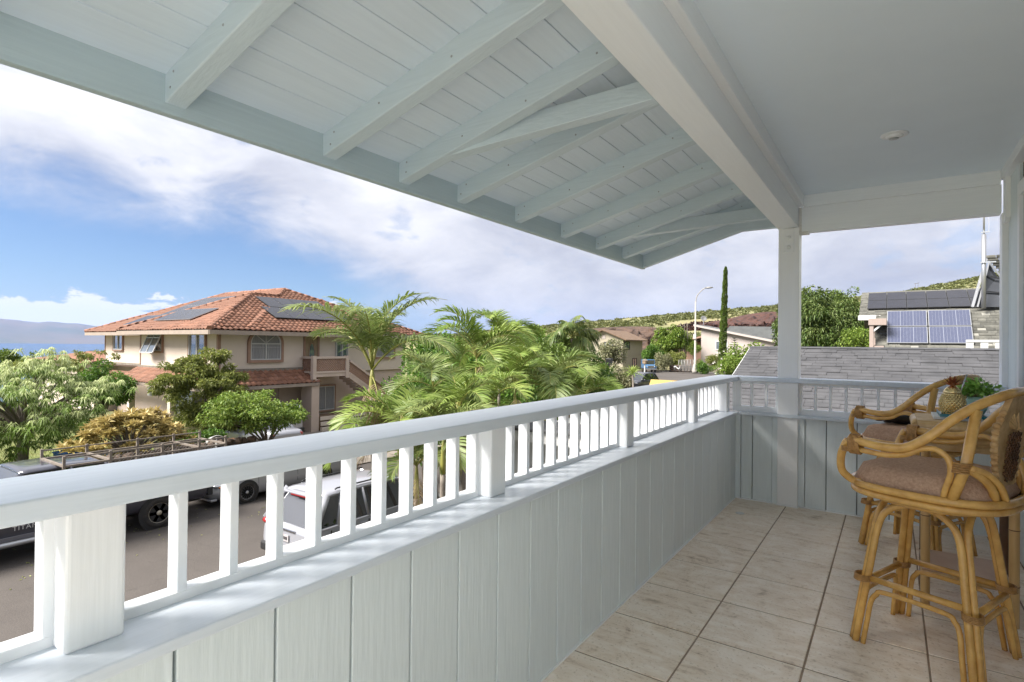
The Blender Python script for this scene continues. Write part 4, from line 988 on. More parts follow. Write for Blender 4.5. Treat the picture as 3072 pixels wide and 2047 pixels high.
# skirt roof over the carport
sk = []; SX, SY, SZ = -26.42, 13.50, -.80; srs = .62; sk_k = 1/math.sqrt(1+srs*srs)
for r_ in range(4):
    u = .15+r_*.335
    for c_ in range(22):
        y = 13.6+c_*.29; x = SX-u*sk_k
        if y < 19.75 and (y-SY) > (SX-x): sk.append(frame4((x, y, SZ+srs*(SX-x)+.03), (0, 1, 0), (-sk_k, 0, srs*sk_k), .012))
    for c_ in range(34):
        x = SX-.1-c_*.29; y = SY+u*sk_k
        if (SX-x) > (y-SY) and x > -36.1: sk.append(frame4((x, y, SZ+srs*(y-SY)+.03), (1, 0, 0), (0, sk_k, srs*sk_k), .012))
pieces(th, TV, TF, sk, 'skirt_tile', 'clay_tile', 300, 'skirt_tiles_far')
MB().hexa([(SX, SY, SZ-.02), (SX, 19.75, SZ-.02), (FX, 19.75, SZ-.02+srs*1.17), (FX, 14.67, SZ-.02+srs*1.17)], [(SX, SY, SZ), (SX, 19.75, SZ), (FX, 19.75, SZ+srs*1.17), (FX, 14.67, SZ+srs*1.17)]).hexa([(-36.1, SY, SZ-.02), (SX, SY, SZ-.021), (FX, BY, SZ-.02+srs*1.16), (-36.1, BY, SZ-.02+srs*1.16)], [(-36.1, SY, SZ), (SX, SY, SZ-.001), (FX, BY, SZ+srs*1.16), (-36.1, BY, SZ+srs*1.16)]).build('skirt_deck', 'clay_deck', th)
MB().box(SX-.01, SY, SZ-.17, SX+.03, 19.75, SZ+.0).box(-36.1, SY-.03, SZ-.17, SX-.011, SY+.01, SZ+.0).build('skirt_fascia', 'fascia_tan', th)
MB().box(FX, 14.7, -.14, FX+.14, 19.6, .02).box(-36.1, BY-.13, -.14, FX-.001, BY, .02).box(-45.9, MY-.13, -.2, -36.11, MY, -.05).build('flashing', 'mortar', th)
MB().box(-46.2, MY-1.4, -1.0, -36.2, MY-.131, -.6).build('side_roof', 'clay_tile', th)
# trims and openings
for y0, y1 in ((BY-.02, BY+.12), (27.38, 27.50)): MB().box(FX, y0, -.1, FX+.03, y1, 1.80).build('corner_trim', 'trim_pink', th)
MB().box(-36.13, BY-.03, -.25, -36.02, BY, 1.80).box(-45.93, MY-.03, -.25, -45.82, MY, 1.80).box(FX-.12, BY-.03, -.1, FX+.03, BY-.021, 1.80).build('corner_trim', 'trim_pink', th)
window(th, 'x', FX, 16.30, 18.06, .47, 1.36, 1, True, 'trim_pink', glass='curtain', grid=True); window(th, 'x', FX, 24.80, 26.36, .55, 1.40, 1, True, 'trim_pink', glass='curtain', grid=True)
window(th, 'y', MY, -44.4, -42.95, .80, 1.80, 1, False, 'trim_pink', grid=True); window(th, 'y', BY, -34.9, -33.35, .85, 1.80, 1, False, 'trim_pink'); window(th, 'y', BY, -30.35, -28.75, .05, 1.80, 1, False, 'trim_pink', grid=True)
# open awning sash of the middle window
aw = MB()
for k in (0, 1):
    x0 = -34.9+k*.78; P = lambda x, t: Vector((x, BY-.1-.42*t, 1.76-.98*t))
    for a, b in ((P(x0, 0), P(x0, 1)), (P(x0+.76, 0), P(x0+.76, 1)), (P(x0, 0), P(x0+.76, 0)), (P(x0, 1), P(x0+.76, 1)), (P(x0, .16), P(x0+.76, .16))): aw.bar(a, b, .055, .05)
sash = aw.build('open_sash', 'vinyl_white', th)
MB().quad((-34.87, BY-.11, 1.74), (-33.37, BY-.11, 1.74), (-33.37, BY-.51, .80), (-34.87, BY-.51, .80)).build('pane', 'window_glass', sash)
mat('door_wood', (.40, .29, .18), col2=(.32, .22, .13), rough=.5, nscale=3, stretch=(4, 4, .5))
dr = MB().box(FX, 19.62, -.27, FX+.05, 20.42, 1.80).build('door', 'door_wood', th)
ov = MB(); ovf = MB(); n = 24
for k in range(n):
    b0, b1 = 2*PI*k/n, 2*PI*(k+1)/n; Q = lambda a, r: (20.02+math.cos(a)*.17*r, .80+math.sin(a)*.56*r)
    ov.quad((FX+.058, 20.02, .80), (FX+.058, *Q(b0, 1)), (FX+.058, *Q(b1, 1))); ovf.hexa([(FX+.05, *Q(b0, 1)), (FX+.05, *Q(b0, 1.14)), (FX+.05, *Q(b1, 1.14)), (FX+.05, *Q(b1, 1))], [(FX+.075, *Q(b0, 1)), (FX+.075, *Q(b0, 1.14)), (FX+.075, *Q(b1, 1.14)), (FX+.075, *Q(b1, 1))])
ov.build('oval_pane', 'window_glass', dr); ovf.build('oval_frame', 'trim_pink', dr)
MB().box(FX, 19.50, -.27, FX+.07, 19.61, 1.86).box(FX, 20.43, -.27, FX+.07, 20.54, 1.86).box(FX, 19.611, 1.801, FX+.065, 20.429, 1.86).build('door_frame', 'trim_pink', dr)
window(th, 'x', FX, 21.7, 22.6, -.1, 1.5, 1, False, None, glass='window_glass', grid=True, fw=.05)
window(th, 'x', -27.75, 20.45, 21.75, -2.55, -1.15, 1, False, 'trim_pink', glass='curtain', fw=.04)
MB().box(FX-.01, 23.6, -.35, FX+.06, 23.85, -.12).build('wall_vent', 'vinyl_white', th)
# landing, lattice balustrades and the stair going down
st = MB().box(FX, 19.45, -.50, -26.45, 21.9, -.28).build('landing', 'stucco_pink', th)
def lattice(p0, p1, h, name='balustrade'):
    """pierced block balustrade between two floor points"""
    a, b = Vector(p0), Vector(p1); up = Vector((0, 0, h)); fr_ = MB()
    fr_.bar(a+up+Vector((0, 0, .06)), b+up+Vector((0, 0, .06)), .20, .12); fr_.bar(a+Vector((0, 0, .04)), b+Vector((0, 0, .04)), .18, .10)
    o = fr_.build(name, 'stucco_pink', th); lt = MB(); Lh = (b-a).length; n = int(Lh/.14); rows_ = max(2, int(h/.14))
    for k in range(n):
        for r_ in range(rows_):
            c = a.lerp(b, (k+.5)/n)+Vector((0, 0, .09+(h-.09)*(r_+.5)/rows_)); d = (b-a)/n*.5; u = Vector((0, 0, (h-.09)/rows_*.5))
            lt.bar(c-d-u, c+d+u, .05, .035, up=(1, 0, 0)); lt.bar(c-d+u, c+d-u, .05, .036, up=(1, 0, 0))
    lt.build('pierced_blocks', 'trim_pink', o); return o
MB().box(-26.62, 19.30, -.62, -26.40, 19.52, .68).box(-26.62, 21.55, -.62, -26.40, 21.77, .68).build('balustrade_post', 'stucco_pink', th)
lattice((-26.5, 19.53, -.28), (-26.5, 21.54, -.28), .80); lattice((-27.5, 19.42, -.28), (-26.63, 19.42, -.28), .80)
lattice((-26.5, 21.9, -.42), (-26.5, 25.4, -2.55), .72)
ss = MB()
for k in range(17): ss.box(-27.45, 21.9+.26*k, -.50-.185*k-.26, -26.56, 21.9+.26*(k+1)-.002, -.45-.185*k)
ss.build('stair', 'stucco_pink', th); MB().hexa([(-26.58, 21.8, -.62), (-26.42, 21.8, -.62), (-26.42, 21.8, -.36), (-26.58, 21.8, -.36)], [(-26.58, 26.0, -3.2), (-26.42, 26.0, -3.2), (-26.42, 26.0, -2.94), (-26.58, 26.0, -2.94)]).build('stair_string', 'stucco_pink', th)
for k in range(3): MB().box(-26.45+.0, 19.85, -3.55+.30*k, -26.28+.0-.09*k, 23.2, -3.33+.30*k).build('planter_course', 'stucco_tan', th, .01)
MB().box(-27.6, 19.85, Z0, -26.56, 23.2, -2.75).build('planter_soil', 'dirt', th)
# things stored in the carport
MB().box(-35.7, 14.9, -1.75, -35.2, 15.5, -1.1).build('air_unit', 'vinyl_white', th)
MB().box(-33.2, 15.3, -2.6, -31.4, 15.9, -1.2).build('storage_shelf', 'alu', th)
# solar panels lying on the slopes
def solar(parent, o_, e_, u_, w_, h_, cols, rows_, cell, fr_='black_metal', gap=.02, lift=.14):
    o_, e_, u_ = Vector(o_), Vector(e_).normalized(), Vector(u_).normalized(); n_ = e_.cross(u_)
    for c_ in range(cols):
        for r_ in range(rows_):
            a = o_+e_*(c_*(w_+gap))+u_*(r_*(h_+gap))+n_*lift; P = [a, a+e_*w_, a+e_*w_+u_*h_, a+u_*h_]; Q = [p+n_*.035 for p in P]
            f = MB().hexa(P, Q).build('solar_panel', fr_, parent)
            t_ = .028; ins = [Q[0]+(e_+u_)*t_, Q[1]+(u_-e_)*t_, Q[2]-(e_+u_)*t_, Q[3]+(e_-u_)*t_]
            MB().hexa([p+n_*.001 for p in ins], [p+n_*.004 for p in ins]).build('cells', cell, f)
            if cell == 'solar_blue':
                bb_ = MB()
                for k in range(1, 12): q = ins[0].lerp(ins[1], k/12); bb_.bar(q+n_*.005, ins[3].lerp(ins[2], k/12)+n_*.005, .005 if k % 4 else .016, .004, up=tuple(n_))
                bb_.build('busbars', 'busbar', f, kind='stuff')
def on(key, x, y): return (x, y, planes(x, y)[key])
uE = (-1, 0, RS); uS = (0, 1, RS)
def pick(key, u, v):                                       # where a sight line meets a roof slope
    d = CF+CR*((u-1536)/FPX)-CU*((v-1023.5)/FPX); lo, hi = 20., 60.
    for _ in range(50):
        m_ = (lo+hi)/2; q = d*m_+Vector((0, 0, CAM_Z)); s = q.z-planes(q.x, q.y)[key]
        (lo, hi) = (m_, hi) if s > 0 else (lo, m_)
    return q
q0 = on('E', -28.15, 18.1); solar(th, q0, (0, 1, 0), uE, 1.05, 1.60, 5, 1, 'solar_black'); solar(th, on('E', -29.65, 18.65), (0, 1, 0), uE, 1.05, 1.60, 4, 1, 'solar_black')
solar(th, on('BSo', -34.6, 14.75), (1, 0, 0), uS, 1.02, 1.65, 4, 1, 'solar_black', 'alu'); solar(th, on('S', -42.6, 16.3), (1, 0, 0), uS, 1.02, 1.65, 5, 1, 'solar_black', 'alu'); solar(th, on('S', -41.0, 17.85), (1, 0, 0), uS, 1.02, 1.65, 6, 2, 'solar_black', 'alu')

# --- low tiled house further down the slope
lh = thing('low_tile_house', 'low house with orange clay tile roof half hidden behind the left trees', 'house', (-50, 13, -5))
LZ = -.22; lx0, lx1, ly0, ly1 = -58., -45.95, 15.2, 19.
MB().box(lx0+.6, ly0+.7, -8.5, lx1-.3, ly1, LZ-.05).build('wall', 'stucco_tan', lh)
lf4 = []
for r_ in range(16):
    for c_ in range(46):
        x = lx0+c_*.29; y = ly0+(.17+r_*.335)*k_; z = LZ+.2*(y-ly0)
        if y < 18.6 and x < lx1-.1 and (x-lx0) > (y-ly0)*.9: lf4.append(frame4((x, y, z+.03), (1, 0, 0), np.array((0, 1, .2))/math.sqrt(1.04), .012))
pieces(lh, TV, TF, lf4, 'roof_tile', 'clay_tile', 300, 'roof_tiles_far')
MB().hexa([(lx0, ly0, LZ-.02), (lx1, ly0, LZ-.02), (lx1, ly0+3.4, LZ-.02+.68), (lx0+3, ly0+3.4, LZ-.02+.68)], [(lx0, ly0, LZ), (lx1, ly0, LZ), (lx1, ly0+3.4, LZ+.68), (lx0+3, ly0+3.4, LZ+.68)]).build('roof_deck', 'clay_deck', lh)
MB().box(lx0+3, 18.5, LZ+.60, lx1, 18.75, LZ+.80).build('ridge_cap', 'black_metal', lh, .02)

# --- grey shingle roof of the next building, just past the end railing
mat('shingle', (.060, .061, .067), col2=(.112, .112, .120), rough=.95, nscale=3.0, detail=8, bump=.6, bscale=120, rnd=.16, lo=.3, hi=.7, bdist=.004)
mat('shingle_deck', (.03, .03, .034), rough=1.)
nr_ = thing('shingle_roof_house', 'white low building with dark grey asphalt shingle roof next to the balcony', 'house', (1.5, 9, -3.5))
YR, ZR, RM_ = 11.2, 1.395, .333; RX, RE = -2.19, 4.2; sk2 = 1/math.sqrt(1+RM_**2)
SV = [(-.5, -.075, .010), (.5, -.075, .010), (.5, .075, 0), (-.5, .075, 0), (-.5, -.075, 0), (.5, -.075, 0)]; SF = [(0, 1, 2, 3), (4, 5, 1, 0), (3, 4, 0, 0), (1, 5, 2, 2)]
SF = [(0, 1, 2, 3), (4, 5, 1, 0)]
sh4 = []
for r_ in range(37):
    u = .075+r_*.137; x = RX-RNG.uniform(0, .2)
    while x < RE:
        w_ = RNG.choice([.16, .22, .28, .34, .40]); x1 = x+w_
        a, b = max(x, RX), min(x1-.004, RE)
        if b-a > .03:
            d_ = YR-u*sk2; M4 = frame4(((a+b)/2, d_, ZR-RM_*(YR-d_)+.004+RNG.choice([0, .004, .007])), (1, 0, 0), (0, sk2, RM_*sk2)); M4[:3, 0] *= (b-a); sh4.append(M4)
        x = x1
pieces(nr_, SV, SF, sh4, 'shingle', 'shingle', 300, 'shingles_more', smooth=False)
ye = YR-37.5*.137*sk2; ze = ZR-RM_*(YR-ye)
MB().hexa([(RX, ye, ze-.03), (RE, ye, ze-.03), (RE, YR, ZR-.03), (RX, YR, ZR-.03)], [(RX, ye, ze), (RE, ye, ze), (RE, YR, ZR), (RX, YR, ZR)]).hexa([(RX, YR, ZR-.03), (RE, YR, ZR-.03), (RE, 16.2, ze-.03), (RX, 16.2, ze-.03)], [(RX, YR, ZR-.001), (RE, YR, ZR-.001), (RE, 16.2, ze), (RX, 16.2, ze)]).build('roof_deck', 'shingle_deck', nr_)
for k in range(22):
    x0 = RX+k*.29
    MB().hexa([(x0, YR-.10, ZR-.012+.006*(k % 2)), (x0+.30, YR-.10, ZR-.010), (x0+.30, YR+.10, ZR-.012), (x0, YR+.10, ZR-.012)], [(x0, YR-.10, ZR-.004), (x0+.30, YR-.10, ZR-.002), (x0+.30, YR, ZR+.022), (x0, YR, ZR+.020)]).build('ridge_shingle', 'shingle', nr_)
MB().box(RX+.3, ye+.4, -3.7, RE-.3, 16, ze-.02).build('wall', 'vinyl_white', nr_)
MB().hexa([(RX-.02, ye, ze-.16), (RX+.02, ye, ze-.16), (RX+.02, ye, ze-.005), (RX-.02, ye, ze-.005)], [(RX-.02, YR, ZR-.16), (RX+.02, YR, ZR-.16), (RX+.02, YR, ZR-.005), (RX-.02, YR, ZR-.005)]).build('rake_board', 'vinyl_white', nr_)

# --- house with the solar roof
mat('shake', (.105, .105, .092), col2=(.19, .185, .16), rough=.95, nscale=2.5, detail=8, bump=.5, bscale=60, rnd=.3, lo=.3, hi=.7); mat('shake_light', (.36, .35, .31), rough=.9)
sh = thing('solar_house', 'house with weathered grey shingle roof carrying blue and black solar panels', 'house', (2, 34, -2.5))
SY0, SZ0 = 30.4, 1.10; sp_ = 1.0; pk = 1/math.sqrt(2)       # steep front slope
SXL, SXR = -.62, 7.5
s4 = []; s5 = []
for r_ in range(18):
    u = .09+r_*.16; x = SXL-RNG.uniform(0, .3)
    while x < SXR:
        w_ = RNG.choice([.3, .42, .55, .7]); a, b = max(x, SXL-RNG.uniform(0, .06)), min(x+w_-.01, SXR)
        if b-a > .05:
            M4 = frame4(((a+b)/2, SY0+u*pk, SZ0+u*pk+.01+RNG.choice([0, .012, .02])), (1, 0, 0), (0, pk, pk)); M4[:3, 0] *= (b-a); M4[:3, 1] *= 1.22
            (s5 if RNG.random() < .06 else s4).append(M4)
        x += w_
pieces(sh, SV, SF, s4, 'roof_shake', 'shake', 300, 'roof_shakes_more', smooth=False); pieces(sh, SV, SF, s5, 'pale_roof_shake', 'shake_light', 80, smooth=False)
MB().hexa([(SXL, SY0, SZ0-.05), (SXR, SY0, SZ0-.05), (SXR, SY0+2.05, SZ0+2.0), (SXL, SY0+2.05, SZ0+2.0)], [(SXL, SY0, SZ0), (SXR, SY0, SZ0), (SXR, SY0+2.05, SZ0+2.05), (SXL, SY0+2.05, SZ0+2.05)]).build('front_deck', 'shingle_deck', sh)
solar(sh, (-.19, SY0+.50, SZ0+.50), (1, 0, 0), (0, 1, 1), 1.52, 1.06, 2, 2, 'solar_blue', 'alu', .05, .10)
# upper slope with the black array
UY, UZ = SY0+2.0, 3.02; us = .44; ul = 1/math.sqrt(1+us*us); s6 = []
for r_ in range(22):
    u = .08+r_*.16; x = -1.35-RNG.uniform(0, .3)
    while x < SXR:
        w_ = RNG.choice([.3, .42, .55]); a, b = max(x, -1.35), min(x+w_-.01, SXR)
        if b-a > .05:
            M4 = frame4(((a+b)/2, UY+u*ul, UZ+u*ul*us+.012+RNG.choice([0, .01])), (1, 0, 0), (0, ul, us*ul)); M4[:3, 0] *= (b-a); M4[:3, 1] *= 1.2; s6.append(M4)
        x += w_
pieces(sh, SV, SF, s6, 'upper_roof_shake', 'shake', 200, 'upper_shakes_more', smooth=False)
MB().hexa([(-1.35, UY, UZ-.08), (SXR, UY, UZ-.08), (SXR, UY+3.2, UZ+3.2*us-.08), (-1.35, UY+3.2, UZ+3.2*us-.08)], [(-1.35, UY, UZ), (SXR, UY, UZ), (SXR, UY+3.2, UZ+3.2*us), (-1.35, UY+3.2, UZ+3.2*us)]).build('upper_deck', 'shingle_deck', sh)
MB().hexa([(-1.35, UY+3.2, UZ+3.2*us-.08), (SXR, UY+3.2, UZ+3.2*us-.08), (SXR, UY+7, UZ-.4), (-1.35, UY+7, UZ-.4)], [(-1.35, UY+3.2, UZ+3.2*us-.005), (SXR, UY+3.2, UZ+3.2*us-.005), (SXR, UY+7, UZ-.3), (-1.35, UY+7, UZ-.3)]).build('rear_deck', 'shake', sh)
solar(sh, (-1.02, UY+.62, UZ+.62*us), (1, 0, 0), (0, 1, us), .79, 1.16, 6, 2, 'solar_black', 'black_metal', .02, .10)
MB().box(-1.38, UY-.10, UZ-.22, -.45, UY+.02, UZ+.02).build('gutter', 'vinyl_white', sh, .02)
mat('siding_rose', (.50, .40, .355), rough=.8, col2=(.45, .355, .31), nscale=3, stretch=(20, 20, 1))
MB().box(-.9, UY+.25, -3, 7.2, UY+6.5, UZ-.05).build('wall', 'siding_rose', sh); MB().box(-.60, SY0+.65, -3, 7.2, UY+.249, 1.15).build('lower_wall', 'siding_rose', sh)
MB().box(-.86, SY0+.25, -3, -.70, SY0+.41, 2.75).build('porch_post', 'siding_rose', sh, .01); MB().box(-.9, SY0+.2, 2.50, -.2, SY0+2.2, 2.80).build('porch_beam', 'siding_rose', sh, .01); MB().bar((-.74, SY0+.32, 2.2), (-.40, SY0+.32, 2.52), .08, .08, up=(0, 1, 0)).build('knee_brace', 'vinyl_white', sh); MB().box(-.70, SY0+.3, -1, -.30, SY0+.36, 1.55).build('porch_panel', 'siding_rose', sh)
# dark gabled dormer at the right and white railing below
DX0 = 2.95
dm_ = MB().prism([(SY0+2.2, 2.2), (SY0+2.2, 3.3), (SY0+3.2, 5.25), (SY0+5.2, 5.25), (SY0+5.2, 2.2)], 0, DX0+2.2, 7.).build('dormer_wall', 'shake', sh)
mat('tinted_panel', (.05, .055, .065), rough=.18, spec=.6, coat=.5, col2=(.075, .08, .09), nscale=.8)
da, db, dc, dd = at(2923, 922, Y=SY0+2.0), at(2966, 788, Y=SY0+2.6), at(2992, 830, Y=SY0+2.6), at(2999, 922, Y=SY0+2.0)
MB().hexa([da, dd+Vector((.8, 0, 0)), dc+Vector((.8, 0, 0)), dc, db], [q+Vector((0, .15, 0)) for q in (da, dd+Vector((.8, 0, 0)), dc+Vector((.8, 0, 0)), dc, db)]).build('dormer_glazing', 'tinted_panel', sh)
g1 = MB(); g1.bar(da+Vector((-.08, -.1, 0)), db+Vector((-.10, -.1, .15)), .10, .10, up=(0, 1, 0)); g1.bar(da+Vector((.10, -.1, 0)), db+Vector((.0, -.1, 0)), .06, .06, up=(0, 1, 0)); g1.bar(db+Vector((0, -.1, 0)), dc+Vector((.3, -.1, -.35)), .07, .07, up=(0, 1, 0)); g1.build('dormer_frame', 'alu', sh)
for f_ in (.36, .70): MB().bar(da.lerp(db, f_)+Vector((.1, -.02, 0)), dd.lerp(dc, f_)+Vector((.8, -.02, 0)), .05, .05, up=(0, 1, 0)).build('glazing_bar', 'black_metal', sh)
d4 = []
for r_ in range(9):
    for c_ in range(6):
        p = db+Vector((-.12+.10*r_+c_*.42, .3, .30-.125*r_)); d4.append(frame4((p.x+.2, p.y+.05*r_*0, p.z), (1, 0, 0), (0, .3, .95), 0)@np.diag([.40, 1, 1, 1]))
pieces(sh, SV, SF, d4, 'dormer_shake', 'shake', 80, smooth=False)
wr = thing('white_railing', 'short white slatted railing in front of the solar house roof', 'railing', tuple(at(2942, 1050, Y=27)))
r0, r1 = at(2898, 1022, Y=27), at(3010, 1020, Y=27); MB().box(r0.x, 26.95, r0.z-.06, r1.x+.6, 27.05, r0.z+.03).build('cap', 'vinyl_white', wr)
for k in range(6):
    x = r0.x+k*.42; MB().box(x, 26.97, -2, x+.22, 27.03, r0.z-.06).build('slat', 'vinyl_white', wr)
mp_ = thing('antenna_mast', 'thin grey metal mast strapped to the dark dormer of the solar house', 'mast', tuple(at(2951, 920, Y=SY0+1.7)))
m0, m1 = at(2951, 925, Y=SY0+1.7), at(2952, 600, Y=SY0+1.7)
MB().tube([m0, m0.lerp(m1, .68)], .085, 12).tube([m0.lerp(m1, .67), m1+Vector((0, 0, .4))], .035, 8).build('pole', 'alu', mp_)
MB().bar(m0.lerp(m1, .42)-Vector((.12, .1, 0)), m0.lerp(m1, .42)+Vector((.40, -.1, 0)), .06, .05).build('clamp', 'steel', mp_); MB().bar(m0.lerp(m1, .70)-Vector((.10, .05, 0)), m0.lerp(m1, .70)+Vector((.20, -.05, 0)), .04, .04).bar(m0.lerp(m1, .70)+Vector((.16, -.05, 0)), m1+Vector((.16, 0, .4)), .02, .02).build('bracket', 'steel', mp_)

# --- far houses round the turning circle
mat('board_beige', (.56, .50, .385), col2=(.50, .44, .33), rough=.85, nscale=2, stretch=(9, 9, .4), bump=.4, bscale=2); mat('board_pinkwhite', (.66, .58, .545), col2=(.60, .52, .485), rough=.85, nscale=2, stretch=(9, 9, .4), bump=.4, bscale=2)
mat('roof_brown', (.26, .17, .11), col2=(.19, .115, .07), rough=.95, nscale=1.5, bump=.3, bscale=12); mat('roof_grey', (.19, .20, .20), col2=(.15, .155, .16), rough=.95, nscale=1.2, bump=.3, bscale=15); mat('brown_dark', (.06, .04, .03), rough=.6)
c0 = at(1868, 1095, D=95); hx, hy = c0.x, c0.y; bz = -2.8
bh = thing('beige_house', 'two storey beige board house with brown gable roof beyond the turning circle', 'house', (hx-3.5, hy+4, bz))
HW, HL, HE, HP = 7.0, 9.0, 2.75, 4.15
MB().prism([(hx-HW, bz-1), (hx, bz-1), (hx, HE), (hx-HW/2, HP), (hx-HW, HE)], 1, hy, hy+HL).build('wall', 'board_beige', bh)
for s in (0, 1):
    xa, xb = (hx-HW-.7, hx-HW/2) if s == 0 else (hx-HW/2, hx+.9); za, zb = (HE-.25, HP+.02) if s == 0 else (HP+.02, HE-.32)
    MB().hexa([(xa, hy-.8, za), (xb, hy-.8, zb), (xb, hy+HL+.5, zb), (xa, hy+HL+.5, za)], [(xa, hy-.8, za+.16), (xb, hy-.8, zb+.16), (xb, hy+HL+.5, zb+.16), (xa, hy+HL+.5, za+.16)]).build('roof', 'roof_brown', bh)
MB().box(hx-.001, hy-.02, -.05, hx+.06, hy+HL, .08).box(hx-HW, hy-.05, -.05, hx-.002, hy-.001, .08).build('band', 'brown_dark', bh) if False else MB().box(hx, hy, -.03, hx+.05, hy+HL, .05).build('band', 'board_beige', bh)
window(bh, 'y', hy, hx-3.5, hx-1.75, .9, 2.2, 1, False, None, 'brown_dark', fw=.1); window(bh, 'x', hx, hy+.6, hy+2.9, .85, 2.3, 1, False, None, 'brown_dark', fw=.12); window(bh, 'x', hx, hy+4.3, hy+6.2, -2.6, -.6, 1, False, None, 'brown_dark', fw=.12)
MB().box(hx-3.45, hy-.35, .95, hx-2.75, hy-.11, 1.35).build('air_conditioner', 'vinyl_white', bh); MB().box(hx-3.85, hy-.06, 2.75, hx-3.25, hy-.01, 3.3).build('gable_vent', 'board_pinkwhite', bh)

p0 = at(2103, 1079, D=100); p1 = at(2310, 1079, D=104); qz = -1.6
ph = thing('pink_house', 'pale pink board house with sloping shed roof and satellite dish beyond the circle', 'house', (p0.x+5, p0.y+4, qz))
zl, zr_ = at(2103, 982, D=100).z, at(2300, 1026, D=103).z; X0, X1, PY = p0.x, p0.x+12.5, p0.y
MB().prism([(X0, qz-1.5), (X1, qz-1.5), (X1, zr_-.3), (X0, zl)], 1, PY, PY+9).build('wall', 'board_pinkwhite', ph)
MB().hexa([(X0-1.1, PY-.8, zl+.22), (X1+1, PY-.8, zr_-.42), (X1+1, PY+9.5, zr_-.42), (X0-1.1, PY+9.5, zl+.22)], [(X0-1.1, PY-.8, zl+.55), (X1+1, PY-.8, zr_-.1), (X1+1, PY+9.5, zr_-.1), (X0-1.1, PY+9.5, zl+.55)]).build('roof', 'roof_grey', ph)
MB().hexa([(X0-1.15, PY-.85, zl+.16), (X1+1, PY-.85, zr_-.50), (X1+1, PY-.80, zr_-.50), (X0-1.15, PY-.80, zl+.16)], [(X0-1.15, PY-.85, zl+.50), (X1+1, PY-.85, zr_-.15), (X1+1, PY-.80, zr_-.15), (X0-1.15, PY-.80, zl+.50)]).build('barge_board', 'board_pinkwhite', ph)
ra_, rb_ = at(2180, 981, D=104), at(2300, 982, D=108)
MB().prism([(X0+3.2, zl-.9), (X1+6, zl-3.0), (X1+6, ra_.z-.4), (X0+4.2, ra_.z)], 1, PY+3, PY+14).build('main_roof', 'roof_grey', ph)
wv_ = window(ph, 'y', PY, X0+2.5, X0+4.6, 1.0, 2.6, 1, False, None, 'vinyl_white', fw=.16)
MB().hexa([(X0-5.2, PY+2, zl-2.9), (X0-.05, PY+2, zl-1.7), (X0-.05, PY+8, zl-1.7), (X0-5.2, PY+8, zl-2.9)], [(X0-5.2, PY+2, zl-2.6), (X0-.05, PY+2, zl-1.4), (X0-.05, PY+8, zl-1.4), (X0-5.2, PY+8, zl-2.6)]).build('porch_roof', 'trim_pink', ph); MB().box(X0-4.6, PY+4, qz-1.5, X0-.1, PY+8, zl-2.6).build('porch_wall', 'trim_pink', ph)
mat('galv_dish', (.22, .22, .22), rough=.6)
dsh = thing('satellite_dish', 'grey mesh satellite dish on the pink house roof corner', 'dish', (X0+.2, PY-.2, zl+.5))
MB().lathe([(.0, 0), (.28, .05), (.50, .16), (.53, .19), (.51, .20), (.28, .08), (.0, .03)], (0, 0, 0), 20).build('reflector', 'galv_dish', dsh, world=False); dsh.children[0].rotation_euler = (math.radians(62), 0, math.radians(28)); dsh.children[0].location = (.25, 0, .95)
MB().tube([(.2, .1, -.4), (.25, .1, 1.0)], .07, 8).build('mount', 'steel', dsh, world=False)
# white eave of the yard building seen through the balusters
wsh = thing('white_garage', 'white garage with grey shingle roof in the yard below, behind the balusters', 'garage', (-5.2, 9.6, GZ))
ga, gb = at(1545, 1300, D=10.5), at(1800, 1300, D=10.0); gz = ga.z
MB().box(-6.3, 9.2, GZ-.1, -2.6, 13.5, gz-.05).build('wall', 'vinyl_white', wsh); MB().box(-6.75, 8.75, gz-.14, -2.4, 8.83, gz+.10).build('fascia', 'vinyl_white', wsh); MB().hexa([(-6.8, 8.7, gz+.06), (-2.4, 8.7, gz+.06), (-2.4, 9.7, gz+.10), (-6.8, 9.7, gz+.10)], [(-6.8, 8.7, gz+.11), (-2.4, 8.7, gz+.11), (-2.4, 9.7, gz+.14), (-6.8, 9.7, gz+.14)]).build('roof', 'shingle', wsh)
MB().box(-6.0, 9.13, GZ, -3.4, 9.19, gz-.7).build('door', 'board_pinkwhite', wsh)
# ---------------------------------------------------------------- vehicles
mat('tyre', (.025, .024, .023), rough=.85, col2=(.055, .045, .036), nscale=9, bump=.4, bscale=60); mat('rim', (.62, .62, .62), rough=.35, metal=.15); mat('rim_tan', (.66, .60, .47), rough=.45); mat('letter_silver', (.8, .8, .8), rough=.4)
mat('lamp_red', (.45, .012, .012), rough=.15, coat=1.); mat('lamp_clear', (.62, .65, .68), rough=.08, coat=1., metal=.4); mat('lamp_amber', (.75, .24, .03), rough=.2); mat('plate', (.72, .72, .70), rough=.5, col2=(.50, .42, .46), nscale=20)
mat('trim_black', (.02, .02, .021), rough=.6); mat('chrome', (.75, .75, .76), rough=.12, metal=1.); mat('car_glass', (.02, .025, .03), rough=.03, spec=1., coat=1.); mat('rear_glass', (.10, .105, .12), rough=.05, spec=1., coat=1.)
def paintmat(n, c, metal=.35): mat(n, c, rough=.28, metal=metal, coat=.8, spec=.5)
paintmat('car_grey', (.085, .085, .11)); paintmat('car_grey_light', (.20, .20, .23)); paintmat('car_silver', (.55, .56, .59), .35); paintmat('car_white', (.50, .51, .56), .2); paintmat('car_navy', (.03, .032, .045)); paintmat('car_blue', (.10, .26, .50), .0)
